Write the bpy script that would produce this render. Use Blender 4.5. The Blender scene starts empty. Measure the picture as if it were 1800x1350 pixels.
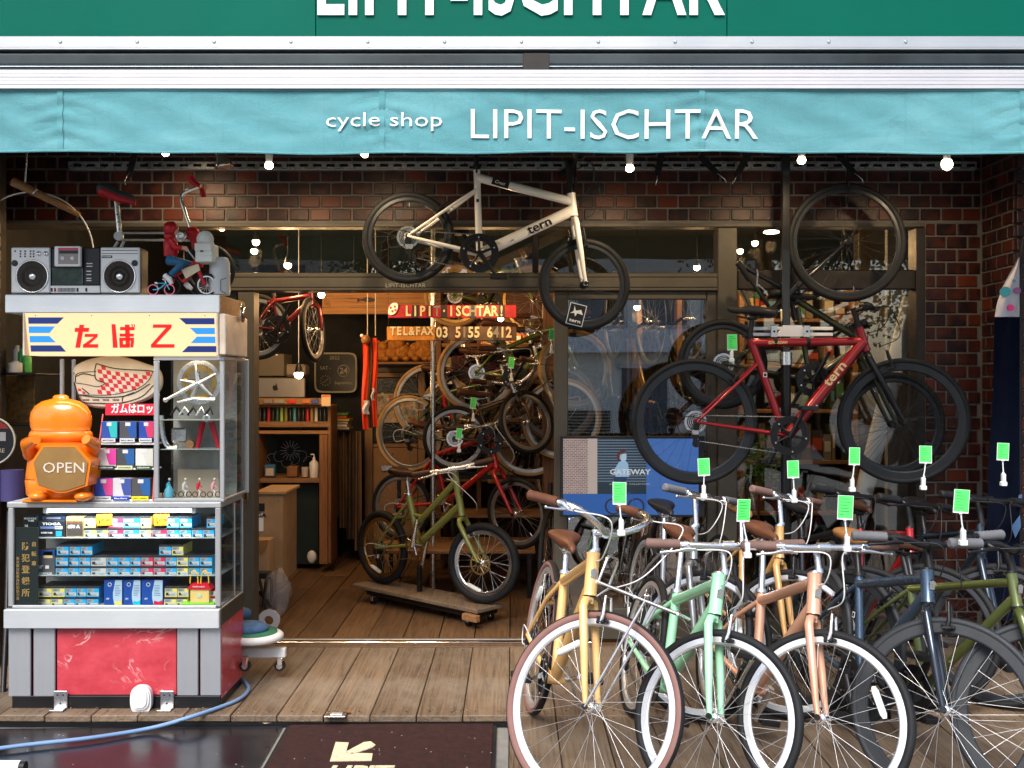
import bpy, math, random
from mathutils import Vector, Matrix
random.seed(7)
S = bpy.context.scene
C = S.collection
R = math.radians
PI = math.pi
# ------------------------------------------------------------------ camera, world, sun, exposure
FPX, EYE = 1750.0, 1.48
cam_d = bpy.data.cameras.new('camera'); cam = bpy.data.objects.new('camera', cam_d); C.objects.link(cam)
cam.location = (0, 0, EYE); cam.rotation_euler = (PI / 2, 0, 0)
cam_d.sensor_width = 36; cam_d.lens = 36 * FPX / 1800; cam_d.clip_end = 400; cam_d.clip_start = 0.05
S.camera = cam
W = bpy.data.worlds.new('World'); S.world = W; W.use_nodes = True
wn = W.node_tree
sky = wn.nodes.new('ShaderNodeTexSky'); sky.sky_type = 'NISHITA'; sky.sun_disc = False
SUN_EL, SUN_AZ = 50, 196          # degrees; azimuth clockwise from +Y
sky.ozone_density = 0.3; sky.dust_density = 2.5; sky.sun_elevation = R(SUN_EL); sky.sun_rotation = R(SUN_AZ)
wn.links.new(sky.outputs[0], wn.nodes['Background'].inputs[0]); wn.nodes['Background'].inputs[1].default_value = 0.09
sl = bpy.data.lights.new('sun', 'SUN'); sun = bpy.data.objects.new('sun', sl); C.objects.link(sun)
sl.energy = 1.5; sl.angle = R(30); sl.color = (1, .95, .88)
sd = Vector((math.sin(R(SUN_AZ)) * math.cos(R(SUN_EL)), math.cos(R(SUN_AZ)) * math.cos(R(SUN_EL)), math.sin(R(SUN_EL))))
sun.rotation_euler = sd.to_track_quat('Z', 'Y').to_euler(); sun.location = (0, -5, 12)
S.view_settings.view_transform = 'Standard'; S.view_settings.look = 'None'
S.view_settings.exposure = 1.5; S.view_settings.gamma = 1; S.view_settings.use_curve_mapping = False
cy = S.cycles
cy.max_bounces = 8; cy.diffuse_bounces = 3; cy.glossy_bounces = 4; cy.transmission_bounces = 6; cy.transparent_max_bounces = 16
cy.caustics_reflective = False; cy.caustics_refractive = False; cy.sample_clamp_indirect = 4; cy.use_denoising = True
cy.use_light_tree = True

def P(x, y, Y):
    """world point at depth Y for a pixel of the 1800 x 1350 photograph"""
    return Vector(((x - 900) / FPX * Y, Y, EYE - (y - 675) / FPX * Y))

# ------------------------------------------------------------------ materials
MATS = {}
def nodes_of(name):
    m = bpy.data.materials.new(name); m.use_nodes = True
    return m, m.node_tree, m.node_tree.nodes['Principled BSDF']
def coords(nt, scale=(1, 1, 1), kind='Object'):
    tc = nt.nodes.new('ShaderNodeTexCoord'); mp = nt.nodes.new('ShaderNodeMapping')
    mp.inputs['Scale'].default_value = scale
    nt.links.new(tc.outputs[kind], mp.inputs[0]); return mp.outputs[0]
def noise(nt, vec, scale, detail=4, rough=.55, dist=0):
    n = nt.nodes.new('ShaderNodeTexNoise'); n.inputs['Scale'].default_value = scale
    n.inputs['Detail'].default_value = detail; n.inputs['Roughness'].default_value = rough; n.inputs['Distortion'].default_value = dist
    nt.links.new(vec, n.inputs['Vector']); return n.outputs['Fac']
def ramp(nt, fac, stops):
    r = nt.nodes.new('ShaderNodeValToRGB'); e = r.color_ramp.elements
    while len(e) < len(stops): e.new(.5)
    for i, (p, c) in enumerate(stops):
        e[i].position = p; e[i].color = (*c, 1) if len(c) == 3 else c
    nt.links.new(fac, r.inputs[0]); return r.outputs[0]
def mix(nt, fac, a, b, mode='MIX'):
    m = nt.nodes.new('ShaderNodeMix'); m.data_type = 'RGBA'; m.blend_type = mode
    for sock, v in ((m.inputs[0], fac), (m.inputs[6], a), (m.inputs[7], b)):
        if isinstance(v, bpy.types.NodeSocket): nt.links.new(v, sock)
        elif isinstance(v, (int, float)): sock.default_value = v
        else: sock.default_value = (*v, 1)
    return m.outputs[2]
def bump(nt, h, bs, strength=.3, dist=.01):
    b = nt.nodes.new('ShaderNodeBump'); b.inputs['Strength'].default_value = strength; b.inputs['Distance'].default_value = dist
    nt.links.new(h, b.inputs['Height']); nt.links.new(b.outputs[0], bs.inputs['Normal'])
def M(name, col=(.5, .5, .5), rough=.5, metal=0, var=.18, nscale=9, bmp=0, bscale=60, coat=0, spec=.36, rvar=.12, emit=0, tint=0):
    """general procedural material: colour broken by noise, roughness broken by noise, optional bump"""
    if name in MATS: return MATS[name]
    m, nt, bs = nodes_of(name)
    v = coords(nt)
    f = noise(nt, v, nscale, 5)
    d = tuple(max(0, c * (1 - var)) for c in col); l = tuple(min(1, c * (1 + var)) for c in col)
    c = ramp(nt, f, [(.3, d), (.7, l)])
    if tint:
        oi = nt.nodes.new('ShaderNodeObjectInfo')
        c = mix(nt, tint, c, ramp(nt, oi.outputs['Random'], [(0, (.55, .55, .55)), (1, (1.3, 1.3, 1.3))]), 'MULTIPLY')
    nt.links.new(c, bs.inputs['Base Color'])
    g = nt.nodes.new('ShaderNodeMapRange'); nt.links.new(noise(nt, v, nscale * 2.3, 3), g.inputs[0])
    g.inputs[3].default_value = max(.03, rough - rvar); g.inputs[4].default_value = min(1, rough + rvar)
    nt.links.new(g.outputs[0], bs.inputs['Roughness'])
    bs.inputs['Metallic'].default_value = metal; bs.inputs['Specular IOR Level'].default_value = spec
    bs.inputs['Coat Weight'].default_value = coat; bs.inputs['Coat Roughness'].default_value = .08
    if bmp: bump(nt, noise(nt, v, bscale, 5), bs, bmp, .004)
    if emit:
        nt.links.new(c, bs.inputs['Emission Color']); bs.inputs['Emission Strength'].default_value = emit
    MATS[name] = m; return m
def flat(col, rough=.5, metal=0):
    return M('paint_%02x%02x%02x_%d_%d' % (*[int(min(1, c) * 255) for c in col], rough * 10, metal * 10), col, rough, metal, var=.06, rvar=.05)

def brick_mat():
    m, nt, bs = nodes_of('brick_glaze')
    oi = nt.nodes.new('ShaderNodeObjectInfo'); v = coords(nt, kind='Object')
    base = ramp(nt, oi.outputs['Random'], [(0, (.010, .005, .007)), (.5, (.016, .006, .008)), (.68, (.03, .008, .008)), (.86, (.055, .011, .007)), (1, (.12, .022, .008))])
    add = nt.nodes.new('ShaderNodeVectorMath'); add.operation = 'ADD'
    cm = nt.nodes.new('ShaderNodeCombineXYZ'); nt.links.new(oi.outputs['Random'], cm.inputs[0]); nt.links.new(oi.outputs['Random'], cm.inputs[2])
    sc = nt.nodes.new('ShaderNodeVectorMath'); sc.operation = 'SCALE'; sc.inputs[3].default_value = 40
    nt.links.new(cm.outputs[0], sc.inputs[0]); nt.links.new(v, add.inputs[0]); nt.links.new(sc.outputs[0], add.inputs[1])
    f = noise(nt, add.outputs[0], 11, 2)
    c = mix(nt, ramp(nt, f, [(.42, (0, 0, 0)), (.72, (1, 1, 1))]), base, (.075, .017, .007))
    f2 = noise(nt, v, 180, 4)
    c = mix(nt, ramp(nt, f2, [(.45, (0, 0, 0)), (.75, (.35, .35, .35))]), c, (.02, .01, .012))
    nt.links.new(c, bs.inputs['Base Color']); bs.inputs['Roughness'].default_value = .36; bs.inputs['Specular IOR Level'].default_value = .28
    bump(nt, noise(nt, v, 90, 5), bs, .45, .004); MATS['brick'] = m
brick_mat()
def wood_mat(name, dark, light, gscale=1, axis='Y', rough=.55, worn=(.30, .24, .18), wornamt=.5):
    m, nt, bs = nodes_of(name)
    oi = nt.nodes.new('ShaderNodeObjectInfo')
    sc = {'Y': (9, .35, 9), 'X': (.35, 9, 9), 'Z': (9, 9, .35)}[axis]
    v = coords(nt, tuple(s * gscale for s in sc))
    cm = nt.nodes.new('ShaderNodeVectorMath'); cm.operation = 'SCALE'; cm.inputs[0].default_value = (13, 37, 5); nt.links.new(oi.outputs['Random'], cm.inputs[3])
    add = nt.nodes.new('ShaderNodeVectorMath'); nt.links.new(v, add.inputs[0]); nt.links.new(cm.outputs[0], add.inputs[1])
    g = noise(nt, add.outputs[0], 1.3, 2, .5, 1.2)
    mu = nt.nodes.new('ShaderNodeMath'); mu.operation = 'MULTIPLY'; mu.inputs[1].default_value = 13; nt.links.new(g, mu.inputs[0])
    fr = nt.nodes.new('ShaderNodeMath'); fr.operation = 'PINGPONG'; fr.inputs[1].default_value = 1; nt.links.new(mu.outputs[0], fr.inputs[0])
    v2 = coords(nt, tuple((70 if q > 1 else 2.2) * gscale for q in sc)); ad2 = nt.nodes.new('ShaderNodeVectorMath'); nt.links.new(v2, ad2.inputs[0]); nt.links.new(cm.outputs[0], ad2.inputs[1])
    fine = noise(nt, ad2.outputs[0], 1.5, 6, .75)
    c = ramp(nt, fr.outputs[0], [(0, tuple((a + b) / 2 for a, b in zip(dark, light))), (.25, tuple((a + 3 * b) / 4 for a, b in zip(dark, light))), (1, light)])
    c = mix(nt, .75, c, ramp(nt, fine, [(.36, (.10, .08, .07)), (.42, (.72, .70, .68)), (.60, (1.0, 1.0, 1.0)), (.74, (1.35, 1.35, 1.35))]), 'MULTIPLY')
    c = mix(nt, .8, c, ramp(nt, oi.outputs['Random'], [(0, (.72, .7, .68)), (1, (1.22, 1.2, 1.15))]), 'MULTIPLY')
    w = noise(nt, coords(nt, (1, 1, 1)), 2.6, 6, .65)
    c = mix(nt, ramp(nt, w, [(.42, (0, 0, 0)), (.75, (wornamt,) * 3)]), c, worn)
    st = noise(nt, coords(nt, (1, 1, 1)), 7, 5, .7)
    c = mix(nt, ramp(nt, st, [(.60, (0, 0, 0)), (.72, (.75,) * 3)]), c, tuple(x * .35 for x in dark))
    nt.links.new(c, bs.inputs['Base Color'])
    rr = nt.nodes.new('ShaderNodeMapRange'); nt.links.new(w, rr.inputs[0]); rr.inputs[3].default_value = rough - .15; rr.inputs[4].default_value = rough + .25
    nt.links.new(rr.outputs[0], bs.inputs['Roughness'])
    bump(nt, mix(nt, .7, fr.outputs[0], fine), bs, .8, .004)
    MATS[name] = m
wood_mat('deck_wood', (.040, .024, .015), (.21, .15, .10), worn=(.26, .22, .175), wornamt=.7)
wood_mat('floor_wood', (.045, .024, .011), (.17, .092, .042), worn=(.16, .10, .055))
wood_mat('shelf_wood', (.22, .10, .035), (.42, .22, .09), axis='X', wornamt=.1)
wood_mat('post_wood', (.16, .06, .02), (.32, .14, .05), axis='Z', wornamt=.1)
wood_mat('ply_wood', (.40, .16, .04), (.55, .26, .08), gscale=.6, axis='X', wornamt=.0)
def glass_mat(name, refl=1.0, tint=(.96, .98, .97)):
    m, nt, bs = nodes_of(name)
    nt.nodes.remove(bs); out = nt.nodes['Material Output']
    tr = nt.nodes.new('ShaderNodeBsdfTransparent'); tr.inputs[0].default_value = (*tint, 1)
    gl = nt.nodes.new('ShaderNodeBsdfGlossy'); gl.inputs['Roughness'].default_value = .01
    fr = nt.nodes.new('ShaderNodeFresnel'); fr.inputs[0].default_value = 1.52
    mu = nt.nodes.new('ShaderNodeMath'); mu.operation = 'MULTIPLY'; mu.inputs[1].default_value = refl; mu.use_clamp = True
    bp = nt.nodes.new('ShaderNodeBump'); bp.inputs['Strength'].default_value = .02; bp.inputs['Distance'].default_value = .01
    nt.links.new(noise(nt, coords(nt), 2.2, 1), bp.inputs['Height']); nt.links.new(bp.outputs[0], gl.inputs['Normal'])
    mx = nt.nodes.new('ShaderNodeMixShader')
    nt.links.new(fr.outputs[0], mu.inputs[0]); nt.links.new(mu.outputs[0], mx.inputs[0])
    nt.links.new(tr.outputs[0], mx.inputs[1]); nt.links.new(gl.outputs[0], mx.inputs[2]); nt.links.new(mx.outputs[0], out.inputs[0])
    MATS[name] = m
glass_mat('window_glass', 2.2); glass_mat('door_glass', 5.0); glass_mat('case_glass', .35)
def marble_mat():
    m, nt, bs = nodes_of('red_marble')
    v = coords(nt, (1, 1, 1.6)); f = noise(nt, v, 3.2, 5, .6, .9)
    a = nt.nodes.new('ShaderNodeMath'); a.operation = 'SUBTRACT'; a.inputs[1].default_value = .5; nt.links.new(f, a.inputs[0])
    b = nt.nodes.new('ShaderNodeMath'); b.operation = 'ABSOLUTE'; nt.links.new(a.outputs[0], b.inputs[0])
    vein = ramp(nt, b.outputs[0], [(0, (1, 1, 1)), (.012, (.3, .3, .3)), (.02, (0, 0, 0))])
    gate = ramp(nt, noise(nt, v, 5, 2), [(.48, (0, 0, 0)), (.62, (.7, .7, .7))])
    vv = mix(nt, 1, vein, gate, 'MULTIPLY')
    base = ramp(nt, noise(nt, v, 7, 6, .6), [(.3, (.42, .035, .05)), (.7, (.60, .075, .10))])
    nt.links.new(mix(nt, vv, base, (.85, .6, .58)), bs.inputs['Base Color']); bs.inputs['Roughness'].default_value = .22
    MATS['red_marble'] = m
marble_mat()
def awning_mat():
    m, nt, bs = nodes_of('awning_cloth')
    v = coords(nt, (.6, 1, 2.2)); f = noise(nt, v, 3.5, 6, .6, .6)
    c = ramp(nt, f, [(.25, (.062, .25, .285)), (.5, (.095, .33, .375)), (.75, (.15, .41, .455))])
    streak = noise(nt, coords(nt, (30, 1, 1.2)), 1, 4, .7)
    c = mix(nt, ramp(nt, streak, [(.55, (0, 0, 0)), (.8, (.35,) * 3)]), c, (.07, .19, .22))
    nt.links.new(c, bs.inputs['Base Color']); bs.inputs['Roughness'].default_value = .42
    bump(nt, mix(nt, .35, noise(nt, coords(nt, (1, 1, 1)), 9, 4, .5, .8), noise(nt, coords(nt), 500, 2)), bs, .6, .02)
    MATS['awning'] = m
awning_mat()
def brushed(name, col, rough=.3, axis=0, metal=1):
    m, nt, bs = nodes_of(name); sc = [40, 40, 40]; sc[axis] = 1.5
    f = noise(nt, coords(nt, tuple(sc)), 3, 4, .6); g = noise(nt, coords(nt), 3, 3)
    c = mix(nt, .6, ramp(nt, f, [(.3, tuple(x * .93 for x in col)), (.7, col)]), ramp(nt, g, [(.3, (.82, .85, .9)), (.7, (1, 1, 1))]), 'MULTIPLY')
    nt.links.new(c, bs.inputs['Base Color']); bs.inputs['Metallic'].default_value = metal
    r = nt.nodes.new('ShaderNodeMapRange'); nt.links.new(g, r.inputs[0]); r.inputs[3].default_value = rough - .08; r.inputs[4].default_value = rough + .15
    nt.links.new(r.outputs[0], bs.inputs['Roughness']); bump(nt, f, bs, .08, .002); MATS[name] = m
brushed('alu', (.50, .51, .52), .36, 0, .6); brushed('bar_alu', (.62, .61, .63), .4, 0, .35); brushed('alu_v', (.50, .52, .55), .36, 2, .6); brushed('steel_lid', (.74, .78, .80), .3, 0, .5)
M('door_frame', (.085, .075, .058), .5, .2, var=.1, bmp=.05); M('door_frame_dark', (.035, .03, .028), .45, .5)
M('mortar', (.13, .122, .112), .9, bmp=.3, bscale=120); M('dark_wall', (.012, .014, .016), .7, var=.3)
M('black_rubber', (.012, .013, .015), .6, var=.3, bmp=.2, bscale=250, spec=.22); M('tyre_grey', (.022, .026, .032), .55, var=.15, bmp=.25, bscale=220, spec=.35)
M('tyre_brown', (.22, .115, .10), .7, var=.15); M('tyre_tan', (.42, .25, .10), .7); M('chrome', (.86, .86, .87), .16, 1, var=.06, rvar=.06)
M('silver', (.72, .73, .75), .28, 1, var=.08); M('white_gloss', (.78, .78, .80), .25, var=.05); M('black_metal', (.014, .014, .016), .34, .3, var=.2, spec=.4)
M('black_plastic', (.016, .016, .018), .45, var=.2, spec=.3); M('dark_rim', (.022, .026, .032), .38, .2, spec=.4); M('spoke_steel', (.60, .60, .61), .32, 1); M('rim_silver', (.70, .71, .73), .36, .75, var=.02, rvar=.03); M('spoke_dull', (.28, .28, .28), .4, .8); M('rim_dull', (.33, .33, .33), .4, .8)
M('gold', (.55, .36, .12), .3, 1); M('leather', (.11, .04, .02), .42, var=.3, bmp=.15, bscale=150); M('leather_dark', (.05, .022, .014), .45, var=.3)
M('leather_tan', (.28, .13, .04), .45, var=.2); M('grip_brown', (.17, .10, .085), .7, var=.15, bmp=.3, bscale=400); M('grip_grey', (.13, .135, .15), .7, bmp=.3, bscale=400)
M('white_plastic', (.72, .73, .74), .38, var=.05); M('tag_green', (.10, .85, .16), .5, var=.04); M('tag_clear', (.75, .8, .8), .25, var=.05)
M('ink', (.01, .01, .01), .6, var=.1); M('white_paint', (.82, .82, .80), .45, var=.04); M('cream_paint', (.72, .62, .48), .3, coat=.3, var=.03)
M('cardboard', (.36, .22, .11), .8, var=.12, bmp=.1); M('road', (.20, .20, .19), .9, var=.2, bmp=.4, bscale=80); M('soffit', (.06, .055, .05), .7)

def emission(name, col, s, tex=0):
    if name in MATS: return MATS[name]
    m, nt, bs = nodes_of(name)
    bs.inputs['Base Color'].default_value = (*[min(1, c) * (.03 if name.startswith('screen') else .25) for c in col], 1); bs.inputs['Emission Color'].default_value = (*col, 1)
    bs.inputs['Emission Strength'].default_value = s; bs.inputs['Roughness'].default_value = .3
    f = noise(nt, coords(nt), 3, 2); nt.links.new(ramp(nt, f, [(.3, tuple(c * .92 for c in col)), (.7, col)]), bs.inputs['Emission Color'])
    MATS[name] = m; return m
def mt(m): return MATS[m] if isinstance(m, str) else m

# ------------------------------------------------------------------ mesh builder
WM = {}      # world matrix of every object made here
class MB:
    def __init__(s): s.v = []; s.f = []; s.m = []; s.s = []; s.mats = []
    def mi(s, m):
        m = mt(m)
        if m not in s.mats: s.mats.append(m)
        return s.mats.index(m)
    def add(s, vs, fs, m, smooth=False):
        o = len(s.v); k = s.mi(m); s.v += [Vector(v) for v in vs]
        for f in fs: s.f.append([i + o for i in f]); s.m.append(k); s.s.append(smooth)
        return s
    def box(s, a, b, m, rot=None, c=None):
        a = Vector(a); b = Vector(b)
        vs = [Vector((x, y, z)) for z in (a.z, b.z) for y in (a.y, b.y) for x in (a.x, b.x)]
        if rot is not None:
            c = Vector(c) if c is not None else (a + b) / 2; vs = [c + rot @ (v - c) for v in vs]
        return s.add(vs, [(0, 2, 3, 1), (4, 5, 7, 6), (0, 1, 5, 4), (2, 6, 7, 3), (0, 4, 6, 2), (1, 3, 7, 5)], m)
    def bbox(s, a, b, m, e=.004):
        """box with chamfered edges"""
        a = Vector(a); b = Vector(b); lo = Vector([min(p, q) for p, q in zip(a, b)]); hi = Vector([max(p, q) for p, q in zip(a, b)])
        e = min(e, *[(hi[i] - lo[i]) * .45 for i in range(3)]); vs = []; ids = {}
        for z in (0, 1):
            for y in (0, 1):
                for x in (0, 1):
                    for ax in range(3):
                        p = Vector((hi.x if x else lo.x, hi.y if y else lo.y, hi.z if z else lo.z))
                        for q in range(3):
                            if q != ax: p[q] += -e if (x, y, z)[q] else e
                        ids[x, y, z, ax] = len(vs); vs.append(p)
        g = lambda *k: ids[k]; F = []
        for sd_ in (0, 1):
            for ax, o1, o2 in ((0, 1, 2), (1, 2, 0), (2, 0, 1)):
                q = []
                for u, w in ((0, 0), (1, 0), (1, 1), (0, 1)):
                    k = [0, 0, 0]; k[ax] = sd_; k[o1] = u; k[o2] = w; q.append(g(*k, ax))
                F.append(q if sd_ else q[::-1])
        for ax, o1, o2 in ((0, 1, 2), (1, 2, 0), (2, 0, 1)):
            for u in (0, 1):
                for w in (0, 1):
                    k0 = [0] * 3; k0[o1] = u; k0[o2] = w; k1 = k0[:]; k1[ax] = 1
                    F.append([g(*k0, o1), g(*k1, o1), g(*k1, o2), g(*k0, o2)] if u == w else [g(*k0, o2), g(*k1, o2), g(*k1, o1), g(*k0, o1)])
        for x in (0, 1):
            for y in (0, 1):
                for z in (0, 1):
                    t = [g(x, y, z, 0), g(x, y, z, 1), g(x, y, z, 2)]
                    F.append(t if (x + y + z) % 2 else t[::-1])
        return s.add(vs, F, m)
    def tube(s, pts, r, m, n=10, caps=True, sy=1.0):
        pts = [Vector(p) for p in pts]; rs = r if isinstance(r, (list, tuple)) else [r] * len(pts)
        vs = []; up = None
        for i, p in enumerate(pts):
            d = (pts[min(i + 1, len(pts) - 1)] - pts[max(i - 1, 0)])
            d = d.normalized() if d.length > 1e-9 else Vector((0, 0, 1))
            if up is None: up = d.orthogonal().normalized()
            up = (up - d * up.dot(d)); up = up.normalized() if up.length > 1e-6 else d.orthogonal().normalized()
            w = d.cross(up)
            for k in range(n):
                a = 2 * PI * k / n; vs.append(p + (up * math.cos(a) + w * math.sin(a) * sy) * rs[i])
        F = []
        for i in range(len(pts) - 1):
            for k in range(n):
                F.append((i * n + k, i * n + (k + 1) % n, (i + 1) * n + (k + 1) % n, (i + 1) * n + k))
        s.add(vs, F, m, True)
        if caps:
            o = len(vs) - n; s.add([vs[k] for k in range(n)][::-1], [tuple(range(n))], m); s.add(vs[o:], [tuple(range(n))], m)
        return s
    def cyl(s, a, b, r, m, n=16, r2=None): return s.tube([a, b], [r, r if r2 is None else r2], m, n)
    def torus(s, c, R_, r, m, axis='Y', n=64, k=10, m2=None, ang=None, sx=1.0, a0=0, a1=2 * PI):
        """ring in the plane across the axis; m2 colours the side walls"""
        c = Vector(c); vs = []; closed = abs(a1 - a0 - 2 * PI) < 1e-6; cnt = n if closed else n + 1
        for i in range(cnt):
            A = a0 + (a1 - a0) * i / n
            for j in range(k):
                B = 2 * PI * j / k; rr = R_ + r * math.cos(B); h = r * math.sin(B) * sx
                p = {'Y': Vector((rr * math.cos(A), h, rr * math.sin(A))), 'Z': Vector((rr * math.cos(A), rr * math.sin(A), h)), 'X': Vector((h, rr * math.cos(A), rr * math.sin(A)))}[axis]
                vs.append(c + p)
        F = []; G = []
        for i in range(n):
            i2 = (i + 1) % cnt
            for j in range(k):
                q = (i * k + j, i2 * k + j, i2 * k + (j + 1) % k, i * k + (j + 1) % k)
                if axis != 'Y': q = q[::-1]
                Bm = 2 * PI * (j + .5) / k
                (G if (m2 is not None and math.cos(Bm) < .62) else F).append(q)
        o = len(s.v); s.add(vs, F, m, True)
        if G:
            km = s.mi(m2)
            for f in G: s.f.append([i + o for i in f]); s.m.append(km); s.s.append(True)
        return s
    def ring(s, c, r0, r1, y0, y1, m, n=64):
        """rectangular-section ring around Y"""
        c = Vector(c); vs = []
        for i in range(n):
            a = 2 * PI * i / n
            for rr, y in ((r0, y0), (r1, y0), (r1, y1), (r0, y1)): vs.append(c + Vector((rr * math.cos(a), y, rr * math.sin(a))))
        F = []
        for i in range(n):
            j = (i + 1) % n
            for k in range(4): F.append((i * 4 + k, i * 4 + (k + 1) % 4, j * 4 + (k + 1) % 4, j * 4 + k))
        return s.add(vs, F, m)
    def lathe(s, prof, c, m, axis='Z', n=20, smooth=True):
        c = Vector(c); vs = []
        for r, h in prof:
            for i in range(n):
                a = 2 * PI * i / n; x, y = r * math.cos(a), r * math.sin(a)
                vs.append(c + {'Z': Vector((x, y, h)), 'Y': Vector((x, h, -y)), 'X': Vector((h, x, y))}[axis])
        F = []
        for k in range(len(prof) - 1):
            for i in range(n): F.append((k * n + i, k * n + (i + 1) % n, (k + 1) * n + (i + 1) % n, (k + 1) * n + i))
        s.add(vs, F, m, smooth)
        for k, rev in ((0, True), (len(prof) - 1, False)):
            if prof[k][0] > 1e-5: s.add(vs[k * n:(k + 1) * n], [tuple(range(n))[::-1] if rev else tuple(range(n))], m)
        return s
    def ball(s, c, r, m, n=14, sc=(1, 1, 1), rot=None):
        c = Vector(c); vs = []; h = n // 2
        for i in range(h + 1):
            t = PI * i / h
            for j in range(n):
                a = 2 * PI * j / n; p = Vector((r * sc[0] * math.sin(t) * math.cos(a), r * sc[1] * math.sin(t) * math.sin(a), -r * sc[2] * math.cos(t)))
                vs.append(c + (rot @ p if rot is not None else p))
        F = [(i * n + j, i * n + (j + 1) % n, (i + 1) * n + (j + 1) % n, (i + 1) * n + j) for i in range(h) for j in range(n)]
        return s.add(vs, F, m, True)
    def prism(s, poly, y0, y1, m, axis='Y'):
        """2-D outline (x, z) pushed from y0 to y1"""
        n = len(poly)
        area = sum(poly[i][0] * poly[(i + 1) % n][1] - poly[(i + 1) % n][0] * poly[i][1] for i in range(n))
        if area < 0: poly = poly[::-1]
        f3 = {'Y': lambda x, z, y: (x, y, z), 'Z': lambda x, y, z: (x, y, z), 'X': lambda y, z, x: (x, y, z)}[axis]
        vs = [f3(x, z, y0) for x, z in poly] + [f3(x, z, y1) for x, z in poly]
        a = tuple(range(n)); b = tuple(range(2 * n - 1, n - 1, -1))
        F = [a, b] + [(i + n, (i + 1) % n + n, (i + 1) % n, i) for i in range(n)]
        if axis == 'Z': F = [f[::-1] for f in F]
        if axis == 'X': F = [f[::-1] for f in F]
        return s.add(vs, F, m)
    def quad(s, a, b, c, d, m): return s.add([a, b, c, d], [(0, 1, 2, 3)], m)
    def grid(s, fn, nu, nv, m, smooth=True):
        vs = [fn(i / nu, j / nv) for i in range(nu + 1) for j in range(nv + 1)]; w = nv + 1
        return s.add(vs, [(i * w + j, (i + 1) * w + j, (i + 1) * w + j + 1, i * w + j + 1) for i in range(nu) for j in range(nv)], m, smooth)
    def mesh(s, name, inv=None):
        me = bpy.data.meshes.new(name); vs = [inv @ v for v in s.v] if inv is not None else s.v
        me.from_pydata([tuple(v) for v in vs], [], s.f)
        for m in s.mats: me.materials.append(m)
        me.polygons.foreach_set('material_index', s.m); me.polygons.foreach_set('use_smooth', s.s)
        me.update(); return me
    def build(s, name, parent=None, local=False):
        """link as ONE object; coordinates are the world's unless local"""
        pw = WM[parent.name] if parent is not None else Matrix()
        if local: me = s.mesh(name); loc = Matrix()
        else:
            lo = Vector([min(v[i] for v in s.v) for i in range(3)]); hi = Vector([max(v[i] for v in s.v) for i in range(3)])
            c = Vector(((lo.x + hi.x) / 2, (lo.y + hi.y) / 2, lo.z)); loc = pw.inverted() @ Matrix.Translation(c)
            me = s.mesh(name, (pw @ loc).inverted())
        return link(name, me, parent, loc)
def link(name, data, parent=None, mat=None):
    o = bpy.data.objects.new(name, data); C.objects.link(o)
    mat = mat if mat is not None else Matrix()
    if parent is not None: o.parent = parent
    o.matrix_basis = mat
    WM[o.name] = (WM[parent.name] @ mat) if parent is not None else mat
    return o
def tag(o, label=None, cat=None, group=None, kind=None):
    if label: o['label'] = label
    if cat: o['category'] = cat
    if group: o['group'] = group
    if kind: o['kind'] = kind
    return o
def thing(name, label, cat, loc=(0, 0, 0), rz=0, group=None, mat=None):
    m = mat if mat is not None else Matrix.Translation(loc) @ Matrix.Rotation(rz, 4, 'Z')
    return tag(link(name, None, None, m), label, cat, group)
def struct(name, mb): return tag(mb.build(name), kind='structure')
def solo(name, mb, label, cat, group=None): return tag(mb.build(name), label, cat, group)
_ft = {}
def text_mesh(txt, h, m, bold=0, depth=.001, sx=1.0, align='CENTER', spacing=1.0, shear=0):
    """flat lettering standing in the XZ plane, facing -Y, capital height about h"""
    cu = bpy.data.curves.new('lettering', 'FONT'); cu.body = txt; cu.size = h / .73; cu.extrude = depth / 2; cu.offset = bold * h
    cu.align_x = align; cu.align_y = 'CENTER'; cu.resolution_u = 2; cu.space_character = spacing; cu.shear = shear
    o = bpy.data.objects.new('lettering', cu); me = bpy.data.meshes.new_from_object(o)
    bpy.data.objects.remove(o); bpy.data.curves.remove(cu)
    me.transform(Matrix.Rotation(PI / 2, 4, 'X') @ Matrix.Scale(sx, 4, (1, 0, 0)))
    me.materials.clear(); me.materials.append(mt(m)); return me
def put_text(txt, c, h, m, parent=None, width=None, rot=None, label=None, **k):
    me = text_mesh(txt, h, m, **k)
    if width:
        xs = [v.co.x for v in me.vertices] or [0, 1]; w = max(xs) - min(xs); mid = (max(xs) + min(xs)) / 2
        me.transform(Matrix.Scale(width / w, 4, (1, 0, 0)) @ Matrix.Translation((-mid, 0, 0)))
    mw = Matrix.Translation(c) @ (rot if rot is not None else Matrix())
    pw = WM[parent.name] if parent is not None else Matrix()
    o = link('lettering', me, parent, pw.inverted() @ mw)
    if label: o['label'] = label
    return o
def arc(c, r, a0, a1, n=12, plane='XZ'):
    out = []
    for i in range(n + 1):
        a = R(a0 + (a1 - a0) * i / n); x, z = r * math.cos(a), r * math.sin(a)
        out.append(Vector(c) + (Vector((x, 0, z)) if plane == 'XZ' else Vector((x, z, 0))))
    return out
def bez(pts, n=14):
    """smooth path through the points (Catmull-Rom)"""
    p = [Vector(q) for q in pts]; p = [p[0] * 2 - p[1]] + p + [p[-1] * 2 - p[-2]]; out = []
    for i in range(1, len(p) - 2):
        for k in range(n):
            t = k / n; out.append(.5 * ((2 * p[i]) + (p[i + 1] - p[i - 1]) * t + (2 * p[i - 1] - 5 * p[i] + 4 * p[i + 1] - p[i + 2]) * t * t + (3 * p[i] - p[i - 1] - 3 * p[i + 1] + p[i + 2]) * t ** 3))
    return out + [p[-2]]
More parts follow.
